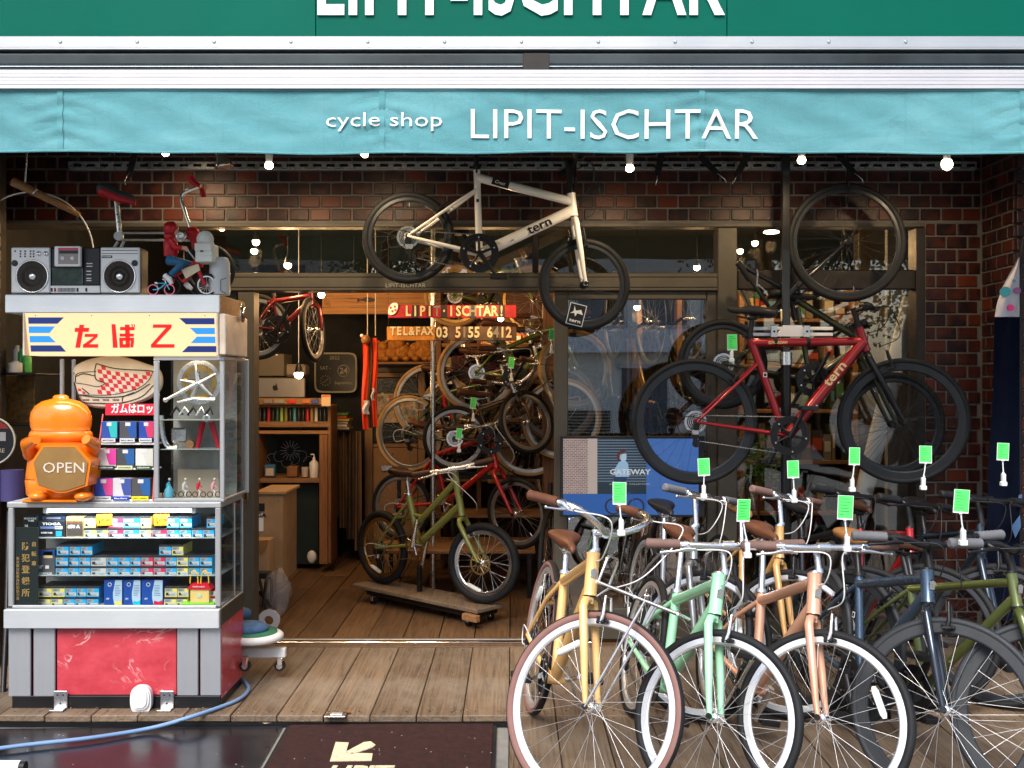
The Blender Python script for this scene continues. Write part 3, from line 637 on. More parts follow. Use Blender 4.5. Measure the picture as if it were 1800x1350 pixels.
# ------------------------------------------------------------------ bicycles
# bicycle frame of reference: x forward, y to the bicycle's own left, z up, rear contact at the origin
def paint(name, col, metal=.25, rough=.3): return M('frame_' + name, col, rough, metal, var=.08, coat=.6, rvar=.05)
_wc = {}
def wheel(par, mat, Rw=.34, tr=.016, tyre='black_rubber', side=None, rim='rim_silver', rimh=.022, spoke='spoke_steel', ns=28, hub='chrome', near=False, disc=False, cog=False, refl=None, valve=True):
    key = (round(Rw, 3), tr, tyre, side, rim, rimh, spoke, ns, hub, disc, cog)
    ro = Rw - 2 * tr + .006; ri = ro - rimh; hf = .021 if not disc else .028
    if key not in _wc:
        a = MB(); a.ring((0, 0, 0), ri, ro, -.010, .010, rim, 72); a.torus((0, 0, 0), ri, .0075, rim, 'Y', 72, 6)
        b = MB(); b.torus((0, 0, 0), Rw - tr, tr, tyre, 'Y', 72, 12, m2=side)
        for i in range(0): pass
        c = MB(); c.cyl((0, -.058, 0), (0, .058, 0), .006, 'silver', 8); c.lathe([(.010, -.036), (hf, -.034), (hf, -.030), (.013, -.024), (.013, .024), (hf, .030), (hf, .034), (.010, .036)], (0, 0, 0), hub, 'Y', 16)
        c.cyl((0, -.070, 0), (0, -.058, 0), .011, 'black_metal', 8).cyl((0, .058, 0), (0, .070, 0), .011, 'black_metal', 8)
        if disc:
            d_ = MB(); d_.ring((0, 0, 0), .058, .070, -.043, -.041, 'gold' if near else 'silver', 40)
            for i in range(8): aa = i * PI / 4; d_.tube([(.02 * math.cos(aa), -.042, .02 * math.sin(aa)), (.06 * math.cos(aa + .35), -.042, .06 * math.sin(aa + .35))], .004, 'gold' if near else 'silver', 4)
            dm = d_.mesh('brake_disc')
        else: dm = None
        gm = None
        if cog:
            gmb = MB()
            for i in range(7): gmb.lathe([(.012, -.030 - .0042 * i), (.046 - .0044 * i, -.030 - .0042 * i), (.046 - .0044 * i, -.0325 - .0042 * i), (.012, -.0325 - .0042 * i)], (0, 0, 0), 'silver' if i % 2 else 'black_metal', 'Y', 22, False)
            gmb.ring((0, 0, 0), .046, .060, -.0275, -.0265, 'silver', 24); gm = gmb.mesh('cassette')
        sp = []
        for v, (sgn, lean) in enumerate(((1, 1), (-1, -1), (1, -1), (-1, 1))):
            q = MB(); q.tube([(hf * .8 * math.cos(1.2 * lean), sgn * .031, hf * .8 * math.sin(1.2 * lean)), (ri * 1.0, sgn * .003, 0)], .00095, spoke, 4, False)
            q.tube([(ri - .014, sgn * .004, 0), (ri + .001, sgn * .003, 0)], .0018, spoke, 5); sp.append(q)
        allsp = MB()
        for i in range(ns):
            rt = Matrix.Rotation(2 * PI * i / ns, 4, 'Y'); s_ = sp[i % 4]; allsp.add([rt @ v for v in s_.v], s_.f, spoke, True)
        vm = MB().tube([(0, 0, ri + .002), (0, 0, ri - .035)], .003, 'chrome', 6).mesh('valve')
        _wc[key] = (a.mesh('wheel'), b.mesh('tyre'), c.mesh('hub'), [q.mesh('spoke') for q in sp], allsp.mesh('spokes'), dm, gm, vm)
    rm, ty, hb, spm, asp, dm, gm, vm = _wc[key]
    w_ = link('wheel', rm, par, mat @ Matrix.Rotation(random.uniform(0, 6), 4, 'Y')); link('tyre', ty, w_); link('hub', hb, w_)
    if near:
        for i in range(ns): link('spoke', spm[i % 4], w_, Matrix.Rotation(2 * PI * i / ns, 4, 'Y'))
    else: tag(link('spokes', asp, w_), kind='stuff')
    if dm: link('brake_disc', dm, w_)
    if gm: link('cassette', gm, w_)
    if valve: link('valve', vm, w_)
    if refl is not None:
        a = R(refl); r0 = Rw * .66; c = Vector((math.cos(a) * r0, 0, math.sin(a) * r0)); t = Vector((-math.sin(a), 0, math.cos(a)))
        k = MB(); k.tube([c - t * .055 + Vector((0, -.008, 0)), c - t * .04 + Vector((0, -.008, 0)), c + t * .04 + Vector((0, -.008, 0)), c + t * .055 + Vector((0, -.008, 0))], [.008, .014, .014, .008], 'tag_clear', 8, True, .45)
        w_inv = WM[w_.name].inverted(); m_ = WM[par.name] @ mat; k.v = [w_inv @ (m_ @ v) for v in k.v]; k.build('reflector', w_, True)
    return w_
def saddle_mesh(k, c, ax, L=.27, wmax=.15, m='leather', tail=1.0):
    """saddle with its nose towards ax (unit, in the xz plane)"""
    up = Vector((-ax.z, 0, ax.x)); prof = [(-.5, .02, -.004), (-.46, .40, .012), (-.36, .50, .018), (-.22, .46, .012), (-.08, .30, .004), (.06, .17, .0), (.25, .12, .0), (.42, .105, -.004), (.49, .07, -.012), (.505, .015, -.02)]
    vs = []; n = 14
    for s_, hw, dz in prof:
        for j in range(n):
            a = 2 * PI * j / n; y = math.cos(a) * hw * wmax; z = (math.sin(a) * (.021 if math.sin(a) > 0 else .026 + (.012 if abs(math.cos(a)) > .5 else 0)) * min(1, hw * 5 + .1)) + dz * tail
            vs.append(c + ax * (s_ * L) + up * z + Vector((0, y, 0)))
    F = [(i * n + j, i * n + (j + 1) % n, (i + 1) * n + (j + 1) % n, (i + 1) * n + j) for i in range(len(prof) - 1) for j in range(n)] + [tuple(range(n))[::-1], tuple(range((len(prof) - 1) * n, len(prof) * n))]
    return k.add(vs, F, m, True)
def V2(p): return Vector((p[0], 0, p[1]))
def bike(name, label, mat, g, col, group=None, cat='bicycle', near=False, steer=0, bar='flat', bar_yaw=None, fork=None, wheels={}, fw={}, rw={}, Rr=.34, Rf=.34, sad='leather', grip='grip_brown', metal='silver',
         tubes=None, crank=True, crank_a=60, ring_r=.085, ring_m='black_metal', chain=True, cables='white_plastic', brakes=True, deraill=True, kick=False, decals=(), bar_w=.58, stem_up=.05, stem_len=.06, rack=False, ts=1.0, parts=None, lever=True, quill=False, bar_h=.0, fk_m=None, pedal=True, gtube=.0125, bar_roll=0):
    """g: dictionary of points (x, z) in the plane of the bicycle: Rh Fh BB St Ht Hb Sd (saddle) and optionally extra"""
    t = thing(name, label, cat, mat=mat, group=group); fm = col; G_ = {k_: V2(v) for k_, v in g.items()}
    Rh, Fh, BB, St, Ht, Hb = (G_[k_] for k_ in ('Rh', 'Fh', 'BB', 'St', 'Ht', 'Hb'))
    ax = (Ht - Hb).normalized(); Y_ = Vector((0, 1, 0)); fwd = Vector((ax.z, 0, -ax.x))
    k = MB(); sdir = (St - BB).normalized()
    if tubes is None: tubes = [(St - sdir * .03, Ht - ax * .03, .016), (BB, Hb + ax * .035, .0185), (BB, St + sdir * .015, .0145)]
    else: tubes = [(V2(a) if len(a) == 2 else Vector(a), V2(b) if len(b) == 2 else Vector(b), r_) for a, b, r_ in tubes]
    for a, b, r_ in tubes: k.tube([a, b], r_ * ts, fm, 14)
    k.tube([Hb, Hb + ax * .012, Ht - ax * .012, Ht], [.021 * ts, .0195 * ts, .0195 * ts, .021 * ts], fm, 16)
    k.cyl(BB - Y_ * .036, BB + Y_ * .036, .021 * ts, fm, 16)
    ss0 = G_.get('Ss', St - sdir * .035)
    for s_ in (-1, 1):
        k.tube([BB + Y_ * .018 * s_, BB.lerp(Rh, .35) + Y_ * .042 * s_, Rh + Y_ * .064 * s_], [.0115 * ts, .0105 * ts, .007 * ts], fm, 10)
        k.tube([ss0 + Y_ * .012 * s_, ss0.lerp(Rh, .3) + Y_ * .043 * s_, Rh + Y_ * .064 * s_], [.0085 * ts, .008 * ts, .0065 * ts], fm, 10)
        k.bbox(Rh + Vector((-.014, .058 * s_, -.022)), Rh + Vector((.02, .064 * s_, .018)), fm, .002)
    sb = ss0.lerp(Rh, .36); k.cyl(sb - Y_ * .042, sb + Y_ * .042, .006 * ts, fm, 8)
    k.build('frame', t, True)
    if near:
        m_ = (Ht + Hb) / 2; k = MB(); k.prism([(-.010, -.016), (.010, -.016), (.012, .012), (0, .018), (-.012, .012)], -.0012, .0012, 'silver'); rb_ = Matrix.Translation(m_ + fwd * .0265 * min(ts, 1.3) ** .9) @ Matrix.Rotation(PI / 2, 4, 'Z'); k.v = [rb_ @ v for v in k.v]; k.build('head_badge', t, True)
        k = MB(); sm = BB.lerp(St, .62); k.box(sm + Vector((-.010, -.0215 * ts, -.012)), sm + Vector((.010, -.0205 * ts, .012)), 'white_paint'); k.box(sm + Vector((-.007, -.022 * ts, -.008)), sm + Vector((.007, -.0214 * ts, .008)), 'ink'); k.build('size_sticker', t, True) if cables == 'black_plastic' else None
        k = MB(); dm_ = (Hb - BB).normalized(); k.cyl(St + sdir * .002, St + sdir * .016, .0195 * ts, metal, 14); k.bbox(St + sdir * .009 + Vector((-.035 * ts, -.008, -.006)), St + sdir * .009 + Vector((-.018 * ts, .008, .006)), metal, .002); k.build('seat_clamp', t, True)
        for f_ in (.35, .62): q_ = BB.lerp(Hb, f_) + Vector((0, -.024 * ts, 0)); MB().cyl(q_, q_ + Vector((0, -.006, 0)), .005, 'silver', 8).build('cable_stop', t, True)
    # seat post and saddle
    Sd = G_['Sd']; d_ = (Sd - St).normalized()
    k = MB(); k.cyl(St - d_ * .01, Sd - Vector((0, 0, .045)), .0135, metal, 12); k.cyl(St - d_ * .005, St + d_ * .018, .018, metal, 12)
    q = Sd - Vector((0, 0, .04)); k.bbox(q + Vector((-.025, -.02, -.008)), q + Vector((.025, .02, .014)), metal, .004)
    for s_ in (-1, 1): k.tube([q + Vector((-.08, .022 * s_, .012)), q + Vector((-.03, .022 * s_, .004)), q + Vector((.05, .02 * s_, .004)), q + Vector((.10, .012 * s_, .018))], .0035, metal, 6)
    k.build('seatpost', t, True)
    sa = G_.get('Sa'); sa = (Vector(sa).normalized() if sa is not None else Vector((1, 0, 0)))
    k = MB(); saddle_mesh(k, Sd, sa, m=sad); k.build('saddle', t, True)
    # steering
    St_ = Matrix.Translation(Hb) @ Matrix.Rotation(steer, 4, ax) @ Matrix.Translation(-Hb)
    k = MB(); fkm = fk_m or col; tip = Fh; kn = Hb - ax * (Hb - Fh).dot(ax) * .62
    k.cyl(Hb - ax * .004, Hb - ax * .03, .017, fkm, 12)
    for s_ in (-1, 1):
        k.tube([Hb - ax * .016, Hb - ax * .022 + Y_ * .038 * s_, Hb - ax * .045 + Y_ * .052 * s_, (Hb - ax * .05).lerp(tip, .5) + Y_ * .056 * s_, (Hb - ax * .05).lerp(tip, .8) - fwd * .002 + Y_ * .057 * s_, tip + Y_ * .058 * s_], [.0145, .0165, .0165, .015, .012, .0095], fkm, 10)
        k.bbox(tip + Vector((-.011, .055 * s_, -.012)), tip + Vector((.011, .061 * s_, .012)), fkm, .002)
    k.v = [St_ @ v for v in k.v]; k.build('fork', t, True)
    k = MB(); k.cyl(Hb - ax * .005, Hb + ax * .001, .0225, 'black_metal', 16); k.v = [St_ @ v for v in k.v]; k.build('headset', t, True); k = MB(); k.cyl(Ht - ax * .001, Ht + ax * .008, .0215, metal, 16); k.build('headset', t, True)
    wk = dict(wheels); wk.update(fw); wheel(t, St_ @ Matrix.Translation(Fh), Rf, near=near, **wk)
    wk = dict(wheels); wk.update(rw); wk.setdefault('cog', crank); k0_ = name == 'bicycle' and (steer == 0 or abs(steer) < .5); wheel(t, Matrix.Translation(Rh), Rr, near=near and k0_, **wk)
    # brakes
    if brakes:
        for cc, Rw, Tm, ref, nm in ((Fh, Rf, St_, ax, 'front_brake'), (Rh, Rr, Matrix(), (ss0 - Rh).normalized(), 'rear_brake')):
            k = MB(); up = ref; top = cc + up * (Rw + .032); side = Vector((up.z, 0, -up.x)) * (.02 if nm == 'front_brake' else -.02)
            for s_ in (-1, 1):
                k.tube([cc + up * (Rw - .05) + side + Y_ * .034 * s_, cc + up * (Rw - .02) + side * 1.5 + Y_ * .037 * s_, cc + up * (Rw + .05) + side * 1.5 + Y_ * .026 * s_], [.007, .0075, .005], metal if near else 'black_metal', 8)
                k.bbox(cc + up * (Rw - .036) + side * 1.2 + Vector((-.025, .018 * s_, -.006)), cc + up * (Rw - .036) + side * 1.2 + Vector((.025, .029 * s_, .006)), 'black_rubber', .002)
                k.cyl(cc + up * (Rw - .045) + side * 1.8 + Y_ * .034 * s_, cc + up * (Rw - .045) + side * .3 + Y_ * .034 * s_, .008, 'black_metal', 8)
            k.tube([cc + up * (Rw + .046) + side * 1.5 + Y_ * .028, cc + up * (Rw + .048) + side * 1.5 - Y_ * .028], .002, metal, 5)
            k.v = [Tm @ v for v in k.v]; k.build(nm, t, True)
    # stem + bar, turned on their own
    by = steer if bar_yaw is None else bar_yaw
    Bt = Matrix.Translation(Ht) @ Matrix.Rotation(by, 4, ax) @ Matrix.Translation(-Ht)
    top = Ht + ax * stem_up; bc = top + fwd * stem_len + ax * .0
    Bt = Bt @ Matrix.Translation(bc) @ Matrix.Rotation(R(bar_roll), 4, 'X') @ Matrix.Translation(-bc) if bar_roll else Bt
    k = MB(); k.cyl(Ht, top + ax * .012, .0125 if quill else .0155, metal, 14); k.cyl(Ht + ax * .004, Ht + ax * .02, .0175, metal, 14); k.cyl(top, bc, .0125, metal, 12); k.cyl(bc - Y_ * .022, bc + Y_ * .022, .0195, metal, 14); k.cyl(top + ax * .012, top + ax * .018, .017, metal, 12)
    k.v = [Bt @ v for v in k.v]; k.build('stem', t, True)
    hw = bar_w / 2; X = Vector((1, 0, 0)); Z = Vector((0, 0, 1))
    if bar == 'flat': half = [Vector((0, 0, 0)), Vector((.004, .06, 0)), Vector((-.004, hw - .12, .004)), Vector((-.025, hw, .004))]
    elif bar == 'riser': half = [Vector((0, 0, 0)), Vector((0, .05, 0)), Vector((-.0, .11, .022)), Vector((-.008, .16, .026)), Vector((-.035, hw, .030))]
    elif bar == 'swept': half = [Vector((0, 0, 0)), Vector((.012, .05, .01)), Vector((.03, .13, .045)), Vector((.0, .20, .075)), Vector((-.07, .235, .08)), Vector((-.20, hw - .04, .075))]
    elif bar == 'ape': half = [Vector((0, 0, 0)), Vector((0, .06, 0)), Vector((.01, .10, .10)), Vector((0, .14, .22)), Vector((-.03, .19, .27)), Vector((-.14, .21, .26))]
    elif bar == 'drop': half = [Vector((0, 0, 0)), Vector((0, hw - .03, 0)), Vector((.06, hw, 0)), Vector((.09, hw, -.05)), Vector((.03, hw, -.12)), Vector((-.05, hw, -.12))]
    k = MB(); gr = []
    path = bez(half, 8) if bar != 'flat' else half
    for s_ in (-1, 1):
        pp = [bc + Vector((p.x, p.y * s_, p.z + bar_h)) for p in path]; k.tube(pp, .0132, metal if bar != 'riser' or near is False else metal, 10)
        ln = .12 if bar != 'swept' else .13; e_ = pp[-1]; d2 = (pp[-2] - e_) if bar == 'flat' else (pp[-4] - e_); d2.normalize(); gr.append((e_, d2, ln, s_))
    k.v = [Bt @ v for v in k.v]; hb_ = k.build('handlebar', t, True)
    for e_, d2, ln, s_ in gr:
        k = MB(); pr = []; n_ = 13
        pts = [e_ - d2 * .006] + [e_ + d2 * (ln * i / n_) for i in range(n_ + 1)]; rs = [.012] + [.0182 + (.0012 if i % 2 else 0) for i in range(n_ + 1)]; rs[1] = .0195
        k.tube(pts, rs, grip, 12); k.v = [Bt @ v for v in k.v]; link('grip', k.mesh('grip'), hb_)
        if lever:
            a0 = e_ + d2 * (ln + .022); k = MB(); k.cyl(a0 - d2 * .008, a0 + d2 * .008, .0155, metal, 10)
            f0 = a0 + X * .024 - Z * .014; k.tube([a0, f0 + d2 * .01], [.012, .011], metal, 8)
            k.tube([f0 + d2 * .03, f0 - d2 * .005, f0 - d2 * .05 + X * .018 - Z * .006, f0 - d2 * .10 + X * .012 - Z * .012], [.008, .0105, .0068, .0055], metal, 8, True, .7)
            k.ball(f0 - d2 * .10 + X * .012 - Z * .012, .007, metal, 8); k.v = [Bt @ v for v in k.v]; link('brake_lever', k.mesh('brake_lever'), hb_)
            if cables:
                f1 = f0 + d2 * .035; wv = Bt @ f1
                tgt = (St_ @ (Fh + ax * (Rf + .075) + Y_ * .03)) if s_ > 0 else (Ht - ax * .05 - X * .10 + Y_ * .015)
                m1_ = Bt @ (f1 + d2 * .10 + X * .06 + Z * .0); m2_ = tgt.lerp(m1_, .45) + X * .085 - Z * .03
                k = MB(); k.tube(bez([wv, m1_, m2_, tgt], 9), .0026, cables, 6, False); k.build('brake_cable', t, True)
    # drive train
    if crank:
        k = MB(); c0 = BB - Y_ * .048
        for i in range(1): k.ring(c0, ring_r - (.016 if ring_m == 'gold' else .034), ring_r, -.0015, .0015, ring_m, 48)
        if ring_m != 'gold': k.ring(c0 + Vector((0, -.004, 0)), ring_r - .012, ring_r + .006, -.0015, .0015, ring_m, 48)
        for i in range(5):
            a = R(crank_a) + i * 2 * PI / 5; u = Vector((math.cos(a), 0, math.sin(a))); k.tube([c0, c0 + u * (ring_r - .012)], [.009, .006], metal if ring_m == 'gold' else 'black_metal', 6); k.cyl(c0 + u * (ring_r - .014) - Y_ * .004, c0 + u * (ring_r - .014) - Y_ * .009, .005, 'silver', 6)
        cr = k.build('chainring', t, True)
        for s_, aa in ((-1, R(crank_a)), (1, R(crank_a) + PI)):
            u = Vector((math.cos(aa), 0, math.sin(aa))); c1 = BB + Y_ * (.062 * s_)
            k = MB(); k.tube([c1 - u * .012, c1 + u * .01, c1 + u * .16, c1 + u * .176], [.016, .017, .0125, .013], metal if ring_m == 'gold' or near else 'black_metal', 8, True, .6); k.cyl(c1, BB + Y_ * .03 * s_, .009, 'silver', 8); ca = k.build('crank_arm', t, True)
            if pedal and s_ == 1 or pedal and near:
                pc = c1 + u * .168; k = MB(); k.bbox(pc + Vector((-.045, (.01 if s_ > 0 else -.09), -.012)), pc + Vector((.045, (.09 if s_ > 0 else -.01), .012)), 'black_plastic', .004); k.build('pedal', ca, False) if False else link('pedal', k.mesh('pedal'), ca)
        if chain:
            k = MB(); rr = .034
            dirv = (Rh - BB).normalized(); nn = Vector((-dirv.z, 0, dirv.x))
            if nn.z < 0: nn = -nn
            lo = Rh - nn * .10 + (BB - Rh).normalized() * .03
            for a, b in ((c0 + nn * ring_r, Rh - Y_ * .044 + nn * rr), (c0 - nn * ring_r, lo - Y_ * .044)):
                n_ = int((a - b).length / .0127)
                for i in range(n_):
                    p0 = a.lerp(b, i / n_); p1 = a.lerp(b, (i + .72) / n_); k.tube([p0, p1], .0042 if i % 2 else .0034, 'spoke_dull' if near else 'black_metal', 4, False)
            tag(k.build('chain', t, True), kind='stuff')
        if deraill:
            k = MB(); h_ = Rh - Y_ * .055; dn = Vector((.25, 0, -.97)) if G_.get('Dd') is None else G_['Dd'].normalized()
            k.bbox(h_ + dn * .025 + Vector((-.016, -.016, -.018)), h_ + dn * .025 + Vector((.016, .012, .018)), 'black_metal', .005)
            k.bbox(h_ + dn * .055 + Vector((-.02, -.014, -.014)), h_ + dn * .055 + Vector((.02, .01, .014)), 'silver', .004)
            k.lathe([(.022, 0), (.022, .004)], h_ + dn * .075 + Vector((0, -.004, 0)), 'black_plastic', 'Y', 14); k.lathe([(.022, 0), (.022, .004)], h_ + dn * .115 + Vector((.01, -.004, 0)), 'black_plastic', 'Y', 14)
            k.bbox(h_ + dn * .095 + Vector((-.009, -.010, -.032)), h_ + dn * .095 + Vector((.009, -.006, .032)), 'black_metal', .003); k.build('derailleur', t, True)
            if cables: k = MB(); k.tube(bez([BB.lerp(Rh, .7) + Vector((0, -.05, .0)), Rh + Vector((-.03, -.075, .03)), Rh + Vector((-.10, -.07, .0)), Rh + Vector((-.085, -.065, -.06)), h_ + dn * .05 + Vector((-.02, 0, 0))], 7), .0026, cables, 6, False); k.build('brake_cable', t, True)
    if kick:
        k = MB(); a = BB.lerp(Rh, .8) + Y_ * .07; k.tube([a, a + Vector((.03, .03, -.06)), Vector((a.x - .06, a.y + .17, .012))], [.009, .008, .007], metal, 8); k.tube([Vector((a.x - .06, a.y + .17, .012)), Vector((a.x - .085, a.y + .185, .008))], [.011, .008], 'black_rubber', 8); k.build('kickstand', t, True)
    if rack:
        k = MB(); T_ = lambda v: St_ @ v; z1 = Fh + Z * (Rf + .075)
        for s_ in (-.06, -.02, .02, .06): k.tube([z1 + Vector((-.13, s_, 0)), z1 + Vector((.20, s_, 0))], .006, 'silver', 8)
        for x_ in (-.13, .03, .20): k.tube([z1 + Vector((x_, -.065, 0)), z1 + Vector((x_, .065, 0))], .006, 'silver', 8)
        for s_ in (-1, 1): k.tube([Fh + Y_ * .066 * s_, z1 + Vector((.07, .06 * s_, 0))], .0055, 'silver', 8)
        k.tube([z1 + Vector((-.13, -.05, 0)), z1 + Vector((-.13, -.05, .09)), z1 + Vector((-.13, -.035, .105)), z1 + Vector((-.13, .035, .105)), z1 + Vector((-.13, .05, .09)), z1 + Vector((-.13, .05, 0))], .006, 'silver', 8)
        k.tube([z1 + Vector((-.10, 0, 0)), Hb + fwd * .03], .005, 'silver', 6)
        k.v = [T_(v) for v in k.v]; k.build('front_rack', t, True)
    for txt, pa, pb, off, h_, mm, wd in decals:     # lettering laid along a tube on the drive side
        pa, pb = V2(pa), V2(pb); d3 = (pb - pa).normalized(); c3 = (pa + pb) / 2
        rt = Matrix.Rotation(-math.atan2(d3.z, d3.x), 4, 'Y'); put_text(txt, (0, 0, 0), h_, mm, None, width=wd, bold=.03, depth=.0012)
        o = C.objects[-1] if False else None
        lt = LAST[-1]; lt.parent = t; lt.matrix_basis = Matrix.Translation(c3 + Vector((0, -off, 0))) @ rt
    return t
LAST = []
_pt = put_text
def put_text(*a, **k):
    o = _pt(*a, **k); LAST.append(o); return o

def std(Rr=.34, Rf=.34, wb=1.03, bbx=.435, bbz=None, stl=.47, sta=72, ha=71, htl=.13, off=.045, fork=.05, sdl=.16, bbd=.06):
    """points of an upright bicycle from ordinary measures"""
    ha = R(ha); a = (-math.cos(ha), math.sin(ha)); n_ = (math.sin(ha), math.cos(ha)); Fh = (wb, Rf)
    L = Rf + fork; Hb = (Fh[0] - n_[0] * off + a[0] * L, Fh[1] - n_[1] * off + a[1] * L); Ht = (Hb[0] + a[0] * htl, Hb[1] + a[1] * htl)
    BB = (bbx, Rr - bbd if bbz is None else bbz); s_ = R(sta); St = (BB[0] - math.cos(s_) * stl, BB[1] + math.sin(s_) * stl)
    Sd = (St[0] - math.cos(s_) * sdl, St[1] + math.sin(s_) * sdl)
    return dict(Rh=(0, Rr), Fh=Fh, BB=BB, St=St, Ht=Ht, Hb=Hb, Sd=Sd)
def front_place(px, py, Rw, wb, yaw, lean=7):
    """matrix putting the front hub (Rw above the deck) under the pixel, the bicycle heading for the camera"""
    Yh = (EYE - Rw) * FPX / (py - 675); X = (px - 900) / FPX * Yh; h = R(-90 + yaw)
    X -= Rw * math.sin(R(lean))
    return Matrix.Translation((X - math.cos(h) * wb, Yh - math.sin(h) * wb, 0)) @ Matrix.Rotation(h, 4, 'Z') @ Matrix.Rotation(-R(lean), 4, 'X')

def price_tag(px, py, Y, label, w=22, h=32, hang=(0, 50), tilt=0, scale=1, yaw=0):
    """green card on a clear stem with a clip; the stem foot lies at the pixel offset"""
    s_ = Y / FPX; c = P(px, py, Y); ww, hh = w * s_, h * s_
    f_ = P(px + hang[0], py + hang[1], Y); t = thing('price_tag', label, 'price tag', tuple(f_), group='green price tags on stems')
    rt = Matrix.Rotation(R(tilt), 3, 'Y') @ Matrix.Rotation(R(yaw), 3, 'Z')
    k = MB(); k.box((-ww / 2 - .002, -.0012, -hh / 2 - .006), (ww / 2 + .002, .0012, hh / 2 + .001), 'tag_clear'); k.v = [c + rt @ v for v in k.v]; k.build('sleeve', t)
    k = MB(); k.box((-ww / 2, -.0022, -hh / 2), (ww / 2, -.0013, hh / 2), 'tag_green'); k.v = [c + rt @ v for v in k.v]; cd = k.build('card', t)
    k = MB(); rn = random.Random(int(px))
    for i in range(6):
        z = hh / 2 - hh * (.14 + .14 * i); l_ = rn.uniform(.3, .75) * ww; k.box((-ww * .38, -.0028, z - hh * .012), (-ww * .38 + l_, -.0023, z + hh * .012), M('tag_ink', (.01, .22, .05), .6))
    k.v = [c + rt @ v for v in k.v]; k.build('print', t)
    b = c + rt @ Vector((0, 0, -hh / 2)); k = MB(); k.ball(b - Vector((0, 0, .006)), .007, 'tag_clear', 8); k.tube([b, b.lerp(f_, .45), f_ + Vector((0, 0, .02))], .0028, 'tag_clear', 6); k.ball(b.lerp(f_, .72), .006, 'tag_clear', 8); k.build('stem', t)
    k = MB(); k.bbox(f_ + Vector((-.008, -.010, -.015)), f_ + Vector((.008, .010, .022)), 'tag_clear', .003); k.bbox(f_ + Vector((-.013, -.012, -.034)), f_ + Vector((.013, .012, -.014)), 'tag_clear', .003); k.build('clip', t)
    return t

yellow = paint('yellow', (.82, .50, .19), .1); mint = paint('mint', (.36, .76, .48), .1); pink = paint('copper', (.72, .38, .25), .3); navy = paint('navy', (.055, .095, .15), .6, .28); olive = paint('olive', (.10, .125, .035), .3)
redp = paint('red', (.30, .008, .014), .35); blackp = paint('black', (.012, .013, .016), .3); cream_f = paint('cream', (.92, .89, .83), .0); silverp = paint('silver_grey', (.28, .30, .32), .6); dkolive = paint('dark_olive', (.035, .042, .02), .3)
lime = paint('moss', (.24, .27, .07), .2, .4); green_f = paint('leaf', (.16, .22, .03), .3)
rowg = 'bicycles parked in two rows on the deck facing the street'
TH = 48
def row_bike(px, py, Rw, wb, yaw, label, col, **k):
    k.setdefault('bar_roll', k.get('lean', 7) * .9)
    g_ = std(Rr=Rw, Rf=Rw, wb=wb, **k.pop('geo', {})); st = k.pop('steer', TH)
    return bike('bicycle', label, front_place(px, py, Rw, wb, yaw, k.pop('lean', 7)), g_, col, group=rowg, Rr=Rw, Rf=Rw, steer=R(st), bar_yaw=R(k.pop('byaw', 0)), **k), g_
# front row
row_bike(1026, 1241, .343, .99, 7, 'butter yellow bicycle with brown tyre walls, swept silver bars and silver front rack', yellow, near=True, steer=53,
         lean=9, geo=dict(htl=.16, stl=.42, sdl=.14, ha=72), bar='swept', byaw=38, wheels=dict(side='tyre_brown', tyre='black_rubber', tr=.0175, refl=135), grip='leather', sad='leather', rack=True, stem_up=.07, stem_len=.07, quill=True, kick=True, bar_w=.6, ts=1.3, cables='white_plastic', crank_a=200)
row_bike(1246, 1257, .314, .98, 6, 'mint green bicycle with silver rims and brown grips, next to the yellow one', mint, near=True,
         geo=dict(htl=.15, stl=.38, sdl=.25), wheels=dict(tr=.0165), sad='leather', stem_up=.10, stem_len=.06, quill=True, bar_w=.60, kick=True, cables='white_plastic', ts=1.32, lean=13)
row_bike(1435, 1260, .314, .98, 7, 'copper pink bicycle with silver rims and brown grips, between mint and navy ones', pink, near=True,
         geo=dict(htl=.15, stl=.38, sdl=.26), wheels=dict(tr=.0165, refl=40), sad='leather', stem_up=.09, stem_len=.06, quill=True, bar_w=.60, kick=True, ts=1.32, lean=11)
row_bike(1654, 1247, .331, 1.0, 8, 'navy blue bicycle with deep grey rims and grey grips on black riser bar', navy, near=True,
         geo=dict(htl=.12, stl=.42, sdl=.16), wheels=dict(tr=.014, rim='tyre_grey', rimh=.034, side='tyre_grey', tyre='tyre_grey'), grip='grip_grey', metal='black_metal', sad='leather_tan', stem_up=.09, stem_len=.05, bar='riser', bar_w=.60, kick=True, cables='black_plastic', crank_a=-50, lean=9, ts=1.25, fk_m=paint('fork', (.03, .04, .055), .7, .15))
row_bike(1850, 1262, .331, 1.0, 22, 'olive green bicycle cut by the picture edge, beside the navy one', olive, near=True,
         geo=dict(htl=.12, stl=.42, sdl=.16), wheels=dict(tr=.014, rim='tyre_grey', rimh=.034, side='tyre_grey', tyre='tyre_grey'), grip='grip_grey', metal='black_metal', sad='leather_dark', stem_up=.08, bar='riser', bar_w=.6, kick=True, cables='black_plastic')
